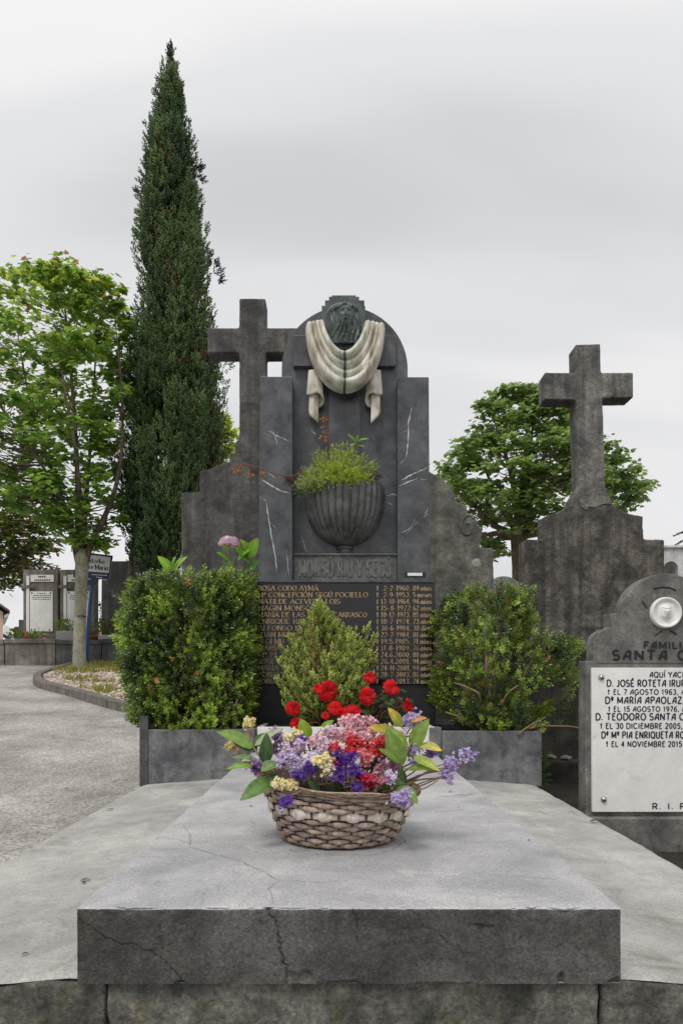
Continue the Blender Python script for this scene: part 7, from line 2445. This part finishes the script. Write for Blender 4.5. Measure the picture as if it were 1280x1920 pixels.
# plants on the far graves
def tuft_plant(name, label, px, py, D, zbase, hpx, wpx, cA, cB, n, seed, cat='plant', cone=False, fl=None):
    r_ = np.random.default_rng(seed)
    x = XZ(px, 0, D)[0]
    t_ = thing(name, label, cat, (x, D, zbase))
    h = hpx * D / FPX; wd = wpx * D / FPX / 2
    mk('stem', *tube_vf([(x, D, zbase - 0.01), (x, D, zbase + h * 0.6)], 0.008, 5), M['twig'], t_)
    v = r_.uniform(0.05, 1, n)
    rad_ = (wd * (1 - v) ** 0.6 if cone else wd * np.sqrt(np.clip(1 - (2 * v - 0.9) ** 2, 0.05, 1))) * np.sqrt(r_.uniform(0.2, 1, n))
    a = r_.uniform(0, 2 * np.pi, n)
    pos = np.stack([x + rad_ * np.cos(a), D + rad_ * np.sin(a), zbase + v * h * 0.9], 1)
    d = np.stack([np.cos(a), np.sin(a), np.full(n, 1.4 if cone else 0.7)], 1) + r_.normal(0, 0.3, (n, 3))
    tm = spk if cone else sprig_template(3, 1.0, 0.5, 0.9, 4)[0]
    scatter('foliage', tm, pos, frames(d), r_.uniform(0.06, 0.11, n), colmix(cA, cB, r_.uniform(0, 1, n)), M['needle'] if cone else M['leaf'], t_)['kind'] = 'stuff'
    if fl:
        for fx, fy, fr_, fc in fl:
            c = P(fx, fy, D - 0.05)
            m_ = 10
            dd_ = r_.normal(0, 1, (m_, 3)); dd_ /= np.linalg.norm(dd_, axis=1, keepdims=True)
            mk('flower_stalk', *tube_vf([(x, D, zbase + 0.02), c], 0.004, 4), M['green_stem'], t_)
            scatter('flower', FLOR, np.array(c) + dd_ * fr_ * D / FPX * 0.5, frames(dd_), np.full(m_, fr_ * D / FPX * 0.6), np.tile([fc], (m_, 1)), M['petal'], t_)


ztr = XZ(0, 1200, DW)[1] - 0.004
tuft_plant('potted_flowers', 'green plant with white flowers below the leftmost stele', 71, 1200, DW + 0.25, ztr, 16, 26, srgb(66, 96, 32), srgb(120, 146, 52), 40, 3, fl=[(60, 1187, 2.2, srgb(236, 234, 230)), (72, 1187, 1.6, srgb(226, 224, 150)), (84, 1189, 2.2, srgb(236, 234, 230)), (73, 1176, 1.5, srgb(236, 234, 230)), (90, 1191, 1.6, srgb(226, 220, 210))])
tuft_plant('green_shrub', 'small green shrub on the wall left of the leftmost stele', 30, 1200, DW + 0.4, ztr, 20, 22, srgb(60, 92, 30), srgb(110, 140, 46), 46, 4)
tuft_plant('trough_plant', 'leafy green plant in the granite trough', 118, 1184, DW + 0.35, XZ(0, 1183, DW + 0.2)[1] - 0.004, 22, 18, srgb(76, 110, 36), srgb(130, 160, 60), 44, 5)
tuft_plant('trough_fern', 'wispy grey-green plant in the granite trough by the trunk', 139, 1184, DW + 0.35, XZ(0, 1183, DW + 0.2)[1] - 0.004, 13, 26, srgb(104, 126, 84), srgb(146, 160, 116), 34, 6)
tuft_plant('bowl_plant', 'small plant in the terracotta bowl', 173, 1195, DW + 0.2, zc + 0.075, 14, 18, srgb(92, 110, 56), srgb(140, 130, 70), 24, 7)
tuft_plant('dwarf_thuja', 'small golden cone-shaped conifer left of the dark stele cross', 191, 1190, DW + 0.3, XZ(0, 1190, DW - 0.2)[1] - 0.004, 34, 20, srgb(96, 104, 36), srgb(160, 152, 62), 90, 8, 'shrub', True)
tuft_plant('dwarf_thuja', 'small golden conifer right below the dark stele cross, by the hedge', 217, 1190, DW + 0.3, XZ(0, 1190, DW - 0.2)[1] - 0.004, 34, 20, srgb(96, 104, 36), srgb(160, 152, 62), 90, 9, 'shrub', True)
# creeper on the edge of the dark stele
cr_t = thing('creeper', 'thin creeper with dark leaves climbing the left edge of the dark stele', 'plant', (XZ(189, 0, DW + 0.58)[0], DW + 0.58, XZ(0, 1190, DW)[1]))
pts = [P(187, 1196, DW + 0.58), P(189, 1170, DW + 0.58), P(188.5, 1150, DW + 0.58), P(189.5, 1130, DW + 0.58)]
mk('stem', *tube_vf(pts, 0.006, 5), M['twig'], cr_t)
r_ = np.random.default_rng(2)
n = 40
pos = np.array([P(188 + r_.normal(0, 1.5), r_.uniform(1128, 1192), DW + 0.56) for _ in range(n)])
scatter('foliage', LEAF, pos, frames(r_.normal(0, 1, (n, 3))), r_.uniform(0.04, 0.07, n), colmix(srgb(44, 62, 28), srgb(80, 104, 40), r_.uniform(0, 1, n)), M['leaf'], cr_t)['kind'] = 'stuff'
# ferns in the dark gap right of the right planter
gf = thing('wild_fern', 'small green fern leaning out beside the right planter', 'fern', (1.13, 4.2, gz(1.13, 4.2)))
for i, (tx, ty, d) in enumerate([(1024, 1470, -0.05), (1028, 1450, 0), (1026, 1430, 0.05), (1022, 1415, 0.1), (1030, 1462, 0.1)]):
    tp = P(tx, ty, 4.12 + d)
    b0 = Vector((1.13, 4.2, gz(1.13, 4.2)))
    cv = curve_pts([b0, b0.lerp(tp, 0.6) + Vector((0, 0, 0.05)), tp], 6)
    pr = [tube_vf(cv, 0.002, 4)]
    for k in range(2, len(cv)):
        for s in (-1, 1):
            q = cv[k]; e = q + Vector((s * 0.025, -0.008, -0.01 + 0.004 * k / len(cv)))
            pr.append(([q + Vector((0, 0, 0.006)), q - Vector((0, 0, 0.006)), e], [(0, 1, 2)]))
    v, f = join(pr)
    mk('frond', v, f, M['leaf'], gf, cols=np.tile([srgb(74, 110, 44)], (len(v), 1)))
